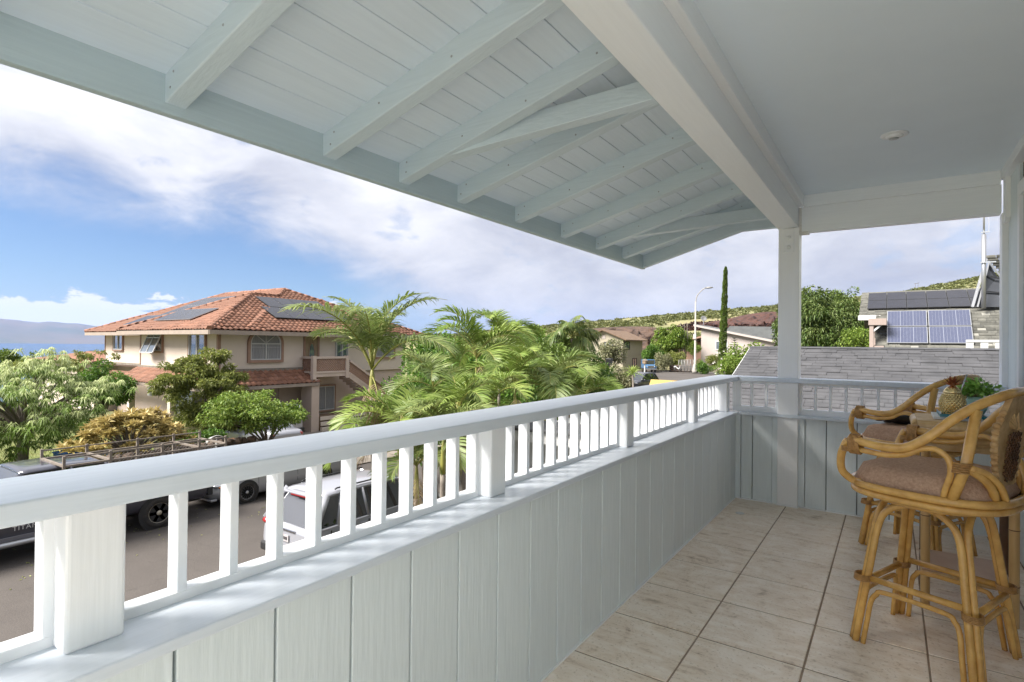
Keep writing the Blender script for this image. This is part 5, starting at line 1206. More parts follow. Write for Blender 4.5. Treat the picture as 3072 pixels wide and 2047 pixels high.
def text_mesh(txt, size, extr=.004):
    cu = bpy.data.curves.new('lettering', 'FONT'); cu.body = txt; cu.size = size; cu.extrude = extr; cu.space_character = 1.15
    o = bpy.data.objects.new('lettering', cu); COL.objects.link(o); bpy.context.view_layer.update()
    me = bpy.data.meshes.new_from_object(o.evaluated_get(bpy.context.evaluated_depsgraph_get())); bpy.data.objects.remove(o); return me
def loft(secs):
    """secs: list of (x, [(y,z)...]) half sections from the floor centre to the top centre, mirrored"""
    mb = MB(); n = len(secs[0][1]); full = 2*n-2
    for x, pr in secs:
        ring_ = [(x, y, z) for y, z in pr]+[(x, -y, z) for y, z in reversed(pr[1:-1])]; mb.v += ring_
    for i in range(len(secs)-1):
        for j in range(full):
            a, b = i*full+j, i*full+(j+1) % full; mb.f.append((a, b, b+full, a+full)); mb.sm.append(True)
    mb.f.append(tuple(range(full))[::-1]); mb.f.append(tuple((len(secs)-1)*full+j for j in range(full))); mb.sm += [False]*2
    return mb
def section(w, z0, z1, crown=.02, tuck=.05):
    return [(0, z0), (w-.10, z0), (w-.02, z0+.08), (w, z0+(z1-z0)*.45), (w-.012, z0+(z1-z0)*.72), (w-tuck, z1-.03), (w-tuck-.06, z1), (0, z1+crown)]
def wheel(t, x, y, r, wd, s, spokes=10, rim='rim', split=False):
    w_ = MB(); pr = [(r*.64, -wd/2), (r*.9, -wd/2), (r*.985, -wd/2+.03), (r, -wd/4), (r, wd/4), (r*.985, wd/2-.03), (r*.9, wd/2), (r*.66, wd/2), (r*.62, wd/2-.03)]
    o = w_.lathe(pr, (x, y, r), 32, ax=1).build('wheel', 'tyre', t, world=False)
    rm = MB(); yo = y+s*(wd/2-.025)
    rm.lathe([(r*.66, -s*.03), (r*.68, s*.012), (r*.63, s*.014), (r*.58, -s*.05)], (x, yo, r), 28, ax=1)
    for k in range(spokes):
        a = 2*PI*k/spokes; c, sn = math.cos(a), math.sin(a); wk = .10*r if split else .055*r
        rm.bar((x+c*r*.10, yo, r+sn*r*.10), (x+c*r*.64, yo, r+sn*r*.64), wk*(2.2 if split else 1.6), .02, up=(0, 1, 0))
    rm.lathe([(.001, s*.012), (r*.16, s*.010), (r*.17, -s*.02)], (x, yo, r), 16, ax=1)
    rm.build('rim', rim, o, world=False)
    bkp = MB().lathe([(.001, -s*.055), (r*.62, -s*.056)], (x, yo, r), 24, ax=1).build('hub_back', 'trim_black', o, world=False)
def car(label, cat, loc, rz, L_, W, H_, paint, body, cabin, wheels, r=.33, name='parked_car', wd=.21, rim='rim', spokes=10, split=False, group='cars parked along the street', belt=.9, tw=.76, wagon=False, glassr='car_glass', arch=.055):
    """body: (x, half width, z0, z1) stations back to front; cabin: x of rear base, rear roof, front roof, front base"""
    t = thing(name, label, cat, loc, rz, group)
    hw_ = W/2
    ob = loft([(x, section(w_, a, b)) for x, w_, a, b in body]).build('body', paint, t, world=False)
    md = ob.modifiers.new('bevel', 'BEVEL'); md.width = .025; md.segments = 2; md.limit_method = 'ANGLE'; md.angle_limit = math.radians(50)
    xa, xb, xc, xd = cabin; wb, wt = hw_-.075, hw_*tw; zb, zt = belt-.03, H_-.045; xm = (xb+xc)/2
    B = {'ra': (xa, wb, zb), 'rb': (xb, wt, zt), 'fc': (xc, wt, zt), 'fd': (xd, wb, zb)}
    def mir(p): return (p[0], -p[1], p[2])
    MB().quad(B['ra'], mir(B['ra']), mir(B['rb']), B['rb']).build('rear_window', glassr, t, world=False); MB().quad(B['fd'], B['fc'], mir(B['fc']), mir(B['fd'])).build('windshield', 'car_glass', t, world=False)
    for s in (1, -1):
        m_ = (lambda p: p) if s == 1 else mir
        q = [m_(B[k]) for k in ('fd', 'ra', 'rb', 'fc')]
        MB().quad(*(q if s == 1 else q[::-1])).build('side_window', 'car_glass', t, world=False)
        pb_ = MB(); pr_ = .045
        for a, b, k in ((B['ra'], B['rb'], 1.8 if wagon else 1.5), (B['fd'], B['fc'], 1.), ((xm-.05, wb, zb), (xm-.1, wt, zt), .8)): pb_.tube([m_(a), m_(b)], pr_*k, 8)
        if wagon: pb_.tube([m_((xa+(xm-xa)*.40, wb, zb)), m_((xb+(xm-xb)*.36, wt, zt))], .05, 8)
        pb_.tube([m_(B['ra']), m_(B['fd'])], .03, 8); pb_.build('pillars', paint, t, world=False)
        for x, w0 in wheels:
            MB().lathe([(.001, 0), (r+arch, 0), (r+arch, s*.012)], (x, s*(hw_-.012), r), 30, ax=1).build('wheel_arch', 'trim_black', t, world=False)
            wheel(t, x, s*(hw_-wd/2+.015), r, wd, s, spokes, rim, split)
        MB().ball((xd-.28, s*(hw_+.09), belt+.06), .06, .10, .075, 10, 6).tube([(xd-.28, s*(hw_-.06), belt), (xd-.28, s*(hw_+.04), belt+.05)], .02, 6).build('mirror', paint, t, world=False)
        for x in (xm-.35, xm+.75): MB().box(x, s*hw_-.015, belt-.13, x+.2, s*hw_+.018, belt-.10).build('door_handle', paint, t, .006, world=False)
        for x in (xm-.12, xd-.25, xa+.35): MB().box(x, s*hw_-.03, body[2][2]+.16, x+.008, s*hw_-.002, belt-.06).build('door_gap', 'trim_black', t, world=False)
    rfm = MB(); n = 8
    for i in range(n+1):
        y = -wt+2*wt*i/n; z = zt+.045*(1-(y/wt)**4)
        for x, dz in ((xb-.06, -.012), (xb+.12, .012), (xm, .03), (xc-.12, .012), (xc+.05, -.012)): rfm.v.append((x, y*1.03, z+dz))
    for i in range(n):
        for j in range(4): a = i*5+j; rfm.f.append((a, a+1, a+6, a+5)); rfm.sm.append(True)
    ro = rfm.build('roof', paint, t, world=False); sm_ = ro.modifiers.new('solid', 'SOLIDIFY'); sm_.thickness = .05; sm_.offset = -1
    return t
def lamp(t, name, p, sz, material, rz=0.): return MB().ball(p, *sz, 14, 8).build(name, material, t, world=False)
def numberplate(t, x, z, s, txt='', w_=.31):
    o = MB().box(x, -w_/2, z-.075, x+s*.012, w_/2, z+.075).build('number_plate', 'plate', t, .004, world=False)
    mk = MB()
    for k in range(6): mk.box(x+s*.013, -w_*.38+k*w_*.13, z-.035, x+s*.016, -w_*.38+k*w_*.13+w_*.085, z+.03)
    mk.build('plate_marks', 'trim_black', o, world=False)

# pickup at the far kerb, nose to the south
tk = car('dark grey crew cab pickup with a steel ladder rack, at the far kerb', 'pickup', (-17.12, 5.25, GZ+.02), -PI/2, 6.2, 2.06, 1.98, 'car_grey',
         [(-3.12, .98, .62, 1.18), (-3.0, 1.02, .52, 1.25), (-1.6, 1.03, .50, 1.27), (-.9, 1.03, .48, 1.27), (1.6, 1.03, .48, 1.27), (2.4, 1.02, .50, 1.22), (2.95, .95, .52, 1.10), (3.1, .80, .60, 1.0)], (-1.02, -.62, 1.0, 1.78), [(-1.80, 0), (2.08, 0)], .405, 'pickup_truck', .28, 'rim_tan', 6, True, belt=1.27, tw=.80, arch=.09)
tm_ = text_mesh('TITAN XD', .14); o = link('lettering', tm_, 'letter_silver', tk); o.matrix_basis = Matrix.Translation((1.21, 1.037, .72)) @ Matrix.Rotation(PI, 4, 'Z') @ Matrix.Rotation(PI/2, 4, 'X')
for s in (1, -1): MB().tube([(-.55, s*1.08, .47), (-.48, s*1.12, .46), (1.55, s*1.12, .46), (1.62, s*1.08, .47)], .058, 10).build('step_bar', 'alu', tk, world=False)
MB().box(-2.95, -.86, 1.18, -1.05, .86, 1.285).build('bed_floor', 'trim_black', tk, world=False); MB().box(-3.24, -1.0, .58, -3.08, 1.0, .82).build('rear_bumper', 'trim_black', tk, .03, world=False)
lamp(tk, 'tail_light', (-3.06, .93, 1.02), (.06, .07, .16), 'lamp_red'); lamp(tk, 'tail_light', (-3.06, -.93, 1.02), (.06, .07, .16), 'lamp_red'); lamp(tk, 'headlight', (2.98, .74, .98), (.10, .20, .10), 'lamp_clear'); lamp(tk, 'headlight', (2.98, -.74, .98), (.10, .20, .10), 'lamp_clear')
MB().box(-.7, -1.03, .50, 1.7, 1.034, .60).build('lower_cladding', 'car_grey_light', tk, .01, world=False)
mat('rack_steel', (.36, .31, .26), col2=(.25, .20, .16), rough=.7, nscale=12, metal=.2)
rk = thing('ladder_rack', 'rusty steel ladder rack mounted above the grey pickup', 'rack', (-16.9, 6.6, -1.6))
def rbar(a, b, w_=.045, nm='rail'): MB().bar(a, b, w_, w_).build(nm, 'rack_steel', rk)
RY0, RY1, RXN, RXF, RZ = 4.92, 8.75, -15.98, -17.45, -1.57
for x in (RXN, RXF):
    rbar((x, RY0, RZ), (x, RY1, RZ)); rbar((x, RY0, RZ+.20), (x, RY1, RZ+.20), .03)
    for y in (RY0, 5.86, 7.05, 8.0, RY1): rbar((x, y, RZ-.06 if y == RY0 else -2.35), (x, y, RZ+.24), .055, 'upright')
for y in (RY0, 5.86, 8.0, RY1): rbar((RXF, y, RZ+.01), (RXN, y, RZ+.01), .05, 'cross_bar')

sedan_body = lambda W: [(-2.42, W*.40, .35, .80), (-2.30, W*.47, .25, .95), (-1.9, W*.495, .22, .98), (-.8, W*.5, .20, .93), (.9, W*.5, .20, .92), (1.5, W*.495, .20, .86), (2.1, W*.46, .22, .74), (2.36, W*.38, .28, .62), (2.44, W*.28, .34, .55)]
hd = car('silver sedan parked behind the pickup, its front with grille towards it', 'car', (-17.38, 11.10, GZ+.02), -PI/2, 4.9, 1.84, 1.47, 'car_silver', sedan_body(1.84), (-1.75, -1.0, .45, 1.25), [(-1.42, 0), (1.38, 0)], .325, spokes=14)
for s in (1, -1):
    lamp(hd, 'headlight', (2.12, s*.66, .64), (.22, .17, .075), 'lamp_clear'); lamp(hd, 'turn_signal', (2.10, s*.80, .61), (.12, .05, .05), 'lamp_amber'); lamp(hd, 'tail_light', (-2.25, s*.72, .82), (.10, .16, .09), 'lamp_red')
gr = MB()
for k in range(4): gr.box(2.36, -.42+.03*k, .60-.045*k, 2.425+.006*k, .42-.03*k, .618-.045*k)
gr.build('grille', 'chrome', hd, world=False); MB().box(2.30, -.45, .42, 2.40, .45, .64).build('grille_opening', 'trim_black', hd, .02, world=False)
MB().box(2.2, -.72, .20, 2.40, .72, .27).build('front_lip', 'car_silver', hd, .02, world=False); numberplate(hd, 2.47, .40, 1)

suv_body = lambda W: [(-2.32, W*.42, .42, .92), (-2.25, W*.475, .30, 1.02), (-1.8, W*.5, .26, 1.06), (0, W*.5, .25, 1.04), (1.0, W*.5, .25, 1.02), (1.6, W*.49, .26, .98), (2.1, W*.45, .28, .86), (2.3, W*.36, .34, .70)]
sv = car('white crossover with its tailgate to us, parked at the near kerb by the palms', 'car', (-10.78, 9.55, GZ+.02), PI/2, 4.7, 1.9, 1.70, 'car_white', suv_body(1.9), (-2.22, -1.78, .35, 1.35), [(-1.35, 0), (1.40, 0)], .36, belt=1.05, tw=.72, wagon=True, glassr='rear_glass')
for s in (1, -1):
    lamp(sv, 'tail_light', (-2.20, s*.78, .99), (.13, .17, .085), 'lamp_red'); lamp(sv, 'headlight', (2.05, s*.68, .78), (.2, .17, .09), 'lamp_clear'); lamp(sv, 'reflector', (-2.31, s*.72, .52), (.02, .10, .03), 'lamp_red')
MB().box(-1.98, -.62, 1.60, -1.66, .62, 1.645).build('roof_spoiler', 'car_white', sv, .015, world=False); MB().box(-1.99, -.30, 1.585, -1.97, .30, 1.60).build('brake_light', 'lamp_red', sv, world=False)
MB().box(-2.37, -.86, .36, -2.20, .86, .56).build('rear_bumper', 'trim_black', sv, .04, world=False); MB().box(-2.345, -.36, .93, -2.31, .36, .97).build('tailgate_strip', 'chrome', sv, .006, world=False); numberplate(sv, -2.335, .78, -1)
for s in (1, -1): MB().tube([(-1.5, s*.60, 1.73), (-1.45, s*.60, 1.75), (.25, s*.60, 1.75), (.30, s*.60, 1.73)], .018, 6).build('roof_rail', 'trim_black', sv, world=False)

sd = car('pale silver sedan in the tan house driveway, boot towards the street', 'car', (-24.65, 15.0, GZ+.09), PI, 4.7, 1.76, 1.42, 'car_white', sedan_body(1.76), (-1.75, -1.0, .35, 1.15), [(-1.35, 0), (1.35, 0)], .31, group='cars in the driveway')
for s in (1, -1): lamp(sd, 'tail_light', (-2.33, s*.66, .78), (.08, .17, .10), 'lamp_red')
MB().box(-2.44, -.80, .30, -2.26, .80, .50).build('rear_bumper', 'car_silver', sd, .04, world=False); numberplate(sd, -2.40, .76, -1); MB().box(-2.36, -.8, .60, -2.30, .8, .615).build('boot_gap', 'trim_black', sd, world=False)
vn_body = [(-2.4, .80, .45, 1.10), (-2.3, .90, .30, 1.15), (-1.2, .93, .26, 1.15), (1.2, .93, .26, 1.12), (1.9, .90, .28, .98), (2.35, .72, .34, .75)]
vn = car('white van standing in the carport beside the stucco pillar', 'van', (-27.1, 16.65, GZ+.09), PI, 4.8, 1.9, 1.80, 'car_white', vn_body, (-2.36, -2.15, .9, 1.75), [(-1.4, 0), (1.45, 0)], .33, 'parked_van', group='cars in the driveway', belt=1.13, tw=.84, wagon=True)
for s in (1, -1): lamp(vn, 'tail_light', (-2.32, s*.87, 1.22), (.06, .06, .22), 'lamp_red')
MB().box(-2.50, -.9, .40, -2.30, .9, .62).build('rear_bumper', 'trim_black', vn, .03, world=False)

np_ = at(1893, 1172, D=52); ns = car('black crossover with chrome V grille facing us at the turning circle', 'car', (np_.x, np_.y+2.2, float(terrain(np_.x, np_.y))+.02), -PI/2-.12, 4.6, 1.86, 1.68, 'car_navy', suv_body(1.86), (-2.15, -1.62, .25, 1.30), [(-1.35, 0), (1.38, 0)], .36, belt=1.03, tw=.74, wagon=True)
for s in (1, -1): lamp(ns, 'headlight', (2.10, s*.70, .80), (.20, .20, .085), 'lamp_clear'); MB().bar((2.36, 0, .52), (2.27, s*.42, .80), .05, .07, up=(1, 0, 0)).build('grille_chrome', 'chrome', ns, world=False)
MB().lathe([(.001, .03), (.075, .028), (.09, .0)], (2.38, 0, .68), 16, ax=0).build('badge', 'chrome', ns, world=False); MB().box(2.20, -.62, .30, 2.36, .62, .50).build('front_intake', 'trim_black', ns, .03, world=False)
# old blue off-roader
jp_ = at(1946, 1114, D=88); jz = float(terrain(jp_.x, jp_.y))
jeep = thing('off_road_car', 'old blue boxy off-roader with round headlights parked by the beige house', 'car', (jp_.x, jp_.y, jz), -PI/2+.55, 'cars parked along the street')
MB().box(-1.95, -.84, .62, .65, .84, 1.25).build('tub', 'car_blue', jeep, .05, world=False); MB().box(.66, -.66, .66, 1.85, .66, 1.20).build('bonnet', 'car_blue', jeep, .06, world=False)
MB().box(-1.9, -.78, 1.24, .50, .78, 1.95).build('cab_glass', 'car_glass', jeep, .04, world=False); MB().box(-1.96, -.83, 1.90, .56, .83, 2.02).build('roof', 'car_blue', jeep, .05, world=False)
pj = MB()
for x in (.48, -.45, -1.2, -1.92):
    for y in (-.80, .80): pj.box(x-.06, y-.03, 1.24, x+.06, y+.03, 1.92)
pj.build('pillars', 'car_blue', jeep, world=False)
MB().box(1.855, -.42, .72, 1.89, .42, 1.08).build('grille', 'chrome', jeep, .01, world=False); MB().box(1.86, -.86, .50, 2.06, .86, .64).build('bumper', 'alu', jeep, .02, world=False)
for s in (1, -1):
    MB().lathe([(.001, .05), (.08, .045), (.105, 0)], (1.87, s*.54, .96), 16, ax=0).build('headlight', 'lamp_clear', jeep, world=False)
    MB().box(.9, s*.66 if s > 0 else -.88, .78, 1.80, s*.88 if s > 0 else -.66, .98).build('wing', 'car_blue', jeep, .05, world=False)
    for x in (1.35, -1.25): wheel(jeep, x, s*.72, .38, .22, s, 6)
# ---------------------------------------------------------------- planting
def gz(x, y): return float(terrain(x, y))
def pale_tree():
    b = (-27.0, 7.0, -3.6); t = thing('pale_leaf_tree', 'spreading tree with pale drooping leaf whorls and grey trunk on the lawn', 'tree', b)
    C = []; mb = MB(); top = Vector((-26.9, 7.1, -2.0)); mb.tube(spline([b, (-26.95, 7.0, -2.9), top], 5), [.24, .235, .23, .225, .22, .21, .205, .2, .2, .19, .18], 12)
    for k in range(58):
        a = k*2.399; q = math.sqrt((k+.5)/58); r = 3.0*q; h = 1.25*(1-q**2.2)+RNG.normal(0, .28)
        c = Vector((-26.8+r*math.cos(a), 6.7+r*math.sin(a), -1.15+h*1.15)); C.append(c)
        if k % 2 == 0: mb.tube(spline([top-Vector((0, 0, .25)), top.lerp(c, .5)+Vector((0, 0, .1)), c-Vector((0, 0, .1))], 4), [.085, .075, .066, .058, .05, .042, .035, .028, .02], 6)
    for k in range(44):
        a = k*2.399+1; r = .9+2.0*RNG.random(); C.append(Vector((-26.7+r*math.cos(a), 6.7+r*math.sin(a), -1.85+RNG.normal(0, .36))))
    mb.build('trunk', 'bark_pale', t)
    cc = []; tn_ = []
    for c in C:
        for _ in range(14):
            o = RNG.normal(0, [.36, .36, .17]); cc.append(np.array(c)+o); tn_.append(.22+.75*(o[2]/.3)+.18*(c.z+1.0)+RNG.normal(0, .15))
    cc = np.array(cc); me = rosette_mesh('crown', cc-np.array(b), 15, .25, .046, np.clip(np.array(tn_), .0, .95), .75, (-.25, .75)); link('crown', me, 'leaf_pale', t)
pale_tree()
def whorl_tree(label, b, C, n_leaf, L_, W, lm, r, top, jitter, per, name='whorl_tree', cat='tree', droop=.2, tilt=(.0, 1.2), tint0=.45):
    t = thing(name, label, cat, b); mb = MB(); limbs(mb, b, top, r, [tuple(c) for c in C]); mb.build('trunk', 'bark_pale', t)
    cc = np.concatenate([np.array(c)+RNG.normal(0, jitter, (per, 3))*np.array([1, 1, .6]) for c in C]); tt = np.clip(RNG.normal(tint0, .22, len(cc)), 0, 1)
    link('crown', rosette_mesh('crown', cc-np.array(b), n_leaf, L_, W, tt, droop, tilt), lm, t); return t
# croton / plumeria with golden leaves
gb = at(430, 1345, X=-21.9); gc = []
for k in range(40):
    a = k*2.399; q = math.sqrt((k+.5)/40); gc.append(Vector((gb.x+.2+1.15*q*math.cos(a)*1.0, 8.6+1.75*q*math.sin(a), -1.15-1.35*q**2.4+RNG.normal(0, .12))))
whorl_tree('low spreading tree with golden yellow leaf whorls behind the chain-link fence', (gb.x, 8.6, -3.6), gc, 18, .30, .085, 'leaf_orange', .11, (gb.x, 8.6, -2.75), .15, 6, 'golden_leaf_tree', tilt=(.0, 1.2), droop=.15, tint0=.4)
c = at(313, 1138, D=29); tree('dark_green_tree', 'dense dark green small leaved tree left of the tan house', 'tree', (c.x, c.y, -3.7), random_blobs((c.x, c.y, c.z-.35), (1.7, 1.7, 1.25), 26, .35, .65), 9000, .13, .085, 'leaf_dark', r=.13)
c = at(250, 1080, D=33); tree('sparse_tree', 'thin tree with sparse olive leaves before the low tile roof', 'tree', (c.x, c.y, -4.2), random_blobs((c.x, c.y, c.z-.2), (2.0, 2.0, 1.05), 24, .12, .30, .5), 1500, .17, .075, 'leaf_olive', r=.07, shell=.1)
c = at(612, 1150, D=25.5); tree('olive_tree', 'tall airy olive green tree standing before the tan stucco bay', 'tree', (c.x, c.y, -3.6), random_blobs((c.x, c.y, c.z+.10), (2.05, 2.05, 1.65), 80, .18, .42, .5)+random_blobs((c.x, c.y, c.z-1.6), (1.6, 1.6, .9), 26, .2, .4, .6), 17000, .18, .065, 'leaf_olive', r=.10, shell=.15, trunk_top=(c.x, c.y, -2.2))
c = at(755, 1240, D=21.5); tree('lime_green_tree', 'bright green small leaved tree partly hiding the driveway cars', 'tree', (c.x+.1, c.y+.6, -3.55), random_blobs((c.x, c.y, c.z+.05), (2.15, 2.15, .92), 60, .22, .46, .6), 9500, .125, .07, 'leaf_lime', r=.07, shell=.2, trunk_top=(c.x+.1, c.y+.6, -2.6))
c = at(830, 1320, D=20); tree('low_green_shrub', 'small leafy shrub at the foot of the lime green tree', 'shrub', (c.x, c.y, -3.6), [(c.x, c.y, -3.15, .5, .7, .45), (c.x-.3, c.y+.6, -3.2, .4, .5, .35)], 900, .16, .07, 'leaf_lime', r=0)
c = at(40, 1060, D=60); tree('distant_blue_green_tree', 'feathery tree tops against the sea beyond the lawn', 'tree', (c.x, c.y, -9), random_blobs((c.x, c.y, c.z-.9), (3.2, 3.2, 1.5), 22, .35, .8, .6), 2600, .34, .16, 'leaf_mid', r=.12, shell=.1)
c = at(120, 1075, D=55); tree('distant_olive_tree', 'rounded tree tops beside the feathery one against the sea', 'tree', (c.x, c.y, -8), random_blobs((c.x, c.y, c.z-.9), (3., 3., 1.2), 20, .35, .8, .6), 2400, .32, .16, 'leaf_olive', r=.12, shell=.1)
# hedge plants under the golden tree / round planter
for k, (u, v) in enumerate(((560, 1318), (600, 1312), (640, 1306))):
    c = at(u, v, X=-23.2); tree('planter_shrub', ('low dark shrub at the golden tree end of the planter box', 'low dark shrub in the middle of the planter box', 'low dark shrub at the flower pot end of the planter box')[k], 'shrub', (c.x, c.y, -3.2), [(c.x, c.y, c.z-.1, .45, .5, .35)], 700, .13, .06, 'leaf_dark', r=0, group='shrubs in the planter box')

# palms in the near yard
def palm_at(label, u, v, D, ln, base_du=0, **kw):
    c = at(u, v, D=D); base = (c.x+base_du, c.y+base_du*.3, GZ); return palm(label, base, tuple(c), ln, **kw)
palm_at('tall feather palm rising above the others in front of the stair', 1117, 1112, 11.4, 2.35, .25, nf=10, lm='frond_cool', tr=.075, els=[1.52, 1.2, 1.38, 1.0, 1.45, .85, 1.28, 1.1, 1.5, .95], nl=56, leaf=.52, a0=.4, arch=1.0, hang=.5, width=.022)
spec = [(1374, 1238, 10.0, 1.25, 'feather palm with golden leaf bases close behind the railing', .2), (1200, 1290, 10.3, 1.40, 'feather palm leaning to the left before the stair', .2), (1300, 1165, 14.5, 1.6, 'full feather palm between the tall palm and the clump', .2),
        (1430, 1075, 16.0, 2.1, 'highest bushy palm in the middle of the clump', .1), (1545, 1170, 13.0, 1.55, 'dark leaved palm right of the clump middle', .1), (1650, 1165, 13.6, 1.55, 'wide arching palm near the right end of the clump', .1),
        (1750, 1190, 14.2, 1.30, 'lowest palm at the right end of the clump', .1), (1500, 1020, 19.5, 2.0, 'palm with one tall upright frond at the back of the clump', .1), (1330, 1320, 9.0, 1.2, 'short palm seen through the balusters', .1), (1130, 1330, 11.3, 1.2, 'young palm beside the white crossover', .1), (1470, 1230, 10.8, 1.3, 'bright green palm just over the cap rail', .1), (1250, 1400, 9.6, 1.0, 'small palm low behind the balusters', .05)]
for k, (u, v, D, ln, lab, bd) in enumerate(spec):
    palm_at(lab, u, v, D, ln, bd, nf=11, lm=('frond', 'frond', 'frond_cool')[k % 3], tr=.05, leaf=.58, a0=k*1.3, arch=1.35, hang=.40, rise=.75, nl=40, els=[1.5, 1.2, .95, 1.35, .7, 1.1, .45, .85, 1.42, 1.0, .6])
c = at(1718, 1012, D=36); palm('coconut palm with drooping dark fronds by the beige house', (c.x+.2, c.y, gz(c.x, c.y)), tuple(c), 2.3, 20, 'frond_coco', .13, [1.45, 1.2, .9, .6, .2, -.1, -.4, .4, .75], 'palms further up the street', .5, 'coconut_palm', False, arch=1.2, hang=.9, rise=.1, nl=44, width=.035)
# under-planting below the clump
for k, (x, y, rr) in enumerate(((-7.6, 9.2, 1.0), (-8.2, 12.5, 1.3), (-7.0, 13.5, 1.3), (-9.0, 16., 1.5), (-7.2, 17.5, 1.6))):
    tree('yard_shrub', 'leafy green shrub growing under the palm clump', 'shrub', (x, y, GZ), random_blobs((x, y, GZ+rr*.8), (rr, rr, rr*.8), 14, .3, .5), 2200, .2, .08, 'leaf_mid', r=0, group='shrubs under the palms')

# dense greenery behind the clump
for k, (u, v, D, rr, lm, lab) in enumerate(((1310, 1055, 62, 3.2, 'leaf_mid', 'broad tree beyond the right corner of the tan house'), (1340, 1090, 30, 2.4, 'leaf_dark', 'dark hedge tree behind the feather palms'), (1450, 1095, 33, 2.6, 'leaf_mid', 'leafy tree in the gap behind the clump'), (1560, 1090, 36, 2.6, 'leaf_dark', 'dark round tree behind the coconut palm'), (1660, 1090, 34, 2.2, 'leaf_mid', 'green hedge tree before the beige house'), (1750, 1110, 38, 2.2, 'leaf_dark', 'dark hedge right of the coconut palm'), (1400, 1150, 24, 1.9, 'leaf_dark', 'deep green bush inside the palm clump'), (1580, 1160, 22, 1.7, 'leaf_dark', 'deep green bush at the right of the clump'), (1280, 1190, 20, 1.6, 'leaf_dark', 'deep green bush at the left of the clump'))):
    c = at(u, v, D=D); tree('hedge_tree', lab, 'tree', (c.x, c.y, gz(c.x, c.y)-.1), random_blobs((c.x, c.y, c.z-.2), (rr, rr, rr*.8), 24, rr*.25, rr*.42)+[(c.x, c.y, c.z-rr*.9, rr*.8, rr*.8, rr*.6)], 4200, rr*.115, rr*.055, lm, r=.09, shell=.35)
# up the street and to the right
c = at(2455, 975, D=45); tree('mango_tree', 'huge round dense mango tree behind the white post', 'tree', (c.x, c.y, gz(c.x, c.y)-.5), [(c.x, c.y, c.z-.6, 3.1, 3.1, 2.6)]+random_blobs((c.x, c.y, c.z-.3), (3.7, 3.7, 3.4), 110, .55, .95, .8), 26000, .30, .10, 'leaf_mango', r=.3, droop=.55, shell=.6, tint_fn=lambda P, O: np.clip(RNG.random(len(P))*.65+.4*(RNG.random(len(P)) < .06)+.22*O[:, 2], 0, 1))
c = at(2580, 1030, D=40); tree('yellow_green_bush', 'yellow green bush below the mango tree beside the solar house', 'bush', (c.x, c.y, -2.5), random_blobs((c.x, c.y, c.z-.4), (1.9, 1.9, 1.5), 24, .35, .6), 4200, .18, .10, 'leaf_lime', r=.08)
c = at(2550, 940, D=62); tree('background_tree', 'tall loose green trees between the mango tree and the solar house', 'tree', (c.x, c.y, -2), random_blobs((c.x, c.y, c.z-.6), (3.6, 3.6, 3.6), 40, .5, 1.0), 7000, .30, .14, 'leaf_mid', r=.2)
c = at(2012, 1010, D=100); tree('hillside_tree', 'broad green tree between the beige and the pink house', 'tree', (c.x, c.y, -2.3), random_blobs((c.x, c.y, c.z-.4), (3.4, 3.4, 3.0), 46, .5, 1.0), 9000, .42, .2, 'leaf_lime', r=.25)
for u, v, D, rr, lm, lab in ((1955, 1062, 92, 1.8, 'leaf_dark', 'dark bush by the blue off-roader'), (1985, 1085, 90, 1.7, 'leaf_grey', 'grey green flowering bush behind the blue off-roader'), (2030, 1080, 93, 1.8, 'leaf_olive', 'olive bush beside the chain-link enclosure'), (2112, 1098, 84, 1.5, 'leaf_dark', 'round dark shrub at the foot of the street lamp'), (2135, 1083, 95, 1.5, 'leaf_olive', 'low shrubs along the pink house wall'), (1830, 1060, 80, 2.6, 'leaf_grey', 'frangipani with open branches before the beige house'), (1700, 1050, 55, 2.2, 'leaf_mid', 'rounded shrub behind the coconut palm'), (1625, 1030, 70, 2.6, 'leaf_lime', 'bright green tree top behind the palm clump'), (1850, 1130, 52, 1.5, 'leaf_grey', 'dry pinkish grey bush beside the black crossover'), (1800, 1150, 45, 1.6, 'leaf_mid', 'green bush between the clump and the black crossover'), (2240, 1080, 60, 2.4, 'leaf_lime', 'leafy shrub bed left of the shingle roof ridge'), (2080, 1045, 97, 1.3, 'leaf_lime', 'papaya-like plant before the pink porch')):
    c = at(u, v, D=D); tree('street_bush', lab, 'bush', (c.x, c.y, gz(c.x, c.y)-.1), random_blobs((c.x, c.y, c.z), (rr, rr, max(rr*.85, .3)), 16, rr*.25, rr*.45), 2600, rr*.14, rr*.07, lm, r=.07, shell=.3)
# white flowering bush at the roof corner
c = at(2190, 1098, D=24); wf = tree('white_flower_bush', 'bright green bush with white blossoms at the shingle roof corner', 'bush', (c.x, c.y, -2.9), random_blobs((c.x, c.y, c.z-.1), (.75, .75, .75), 16, .22, .36)+[(c.x, c.y, c.z-1.2, .5, .5, .8)], 3600, .10, .055, 'leaf_lime', r=.05)
P, O = blob_points([(c.x, c.y, c.z, .8, .8, .75)], 26, .95); pm = []
mf = MB()
for p, o_ in zip(P, O):
    for k in range(5):
        a = 2*PI*k/5; d = Vector((math.cos(a), -.5, math.sin(a)))*.05; q = Vector(p); mf.quad(q, q+d*.6+Vector((.02, 0, .0)), q+d, q+d*.6-Vector((.02, 0, 0)))
mf.build('blossoms', 'petal', wf, kind='stuff')
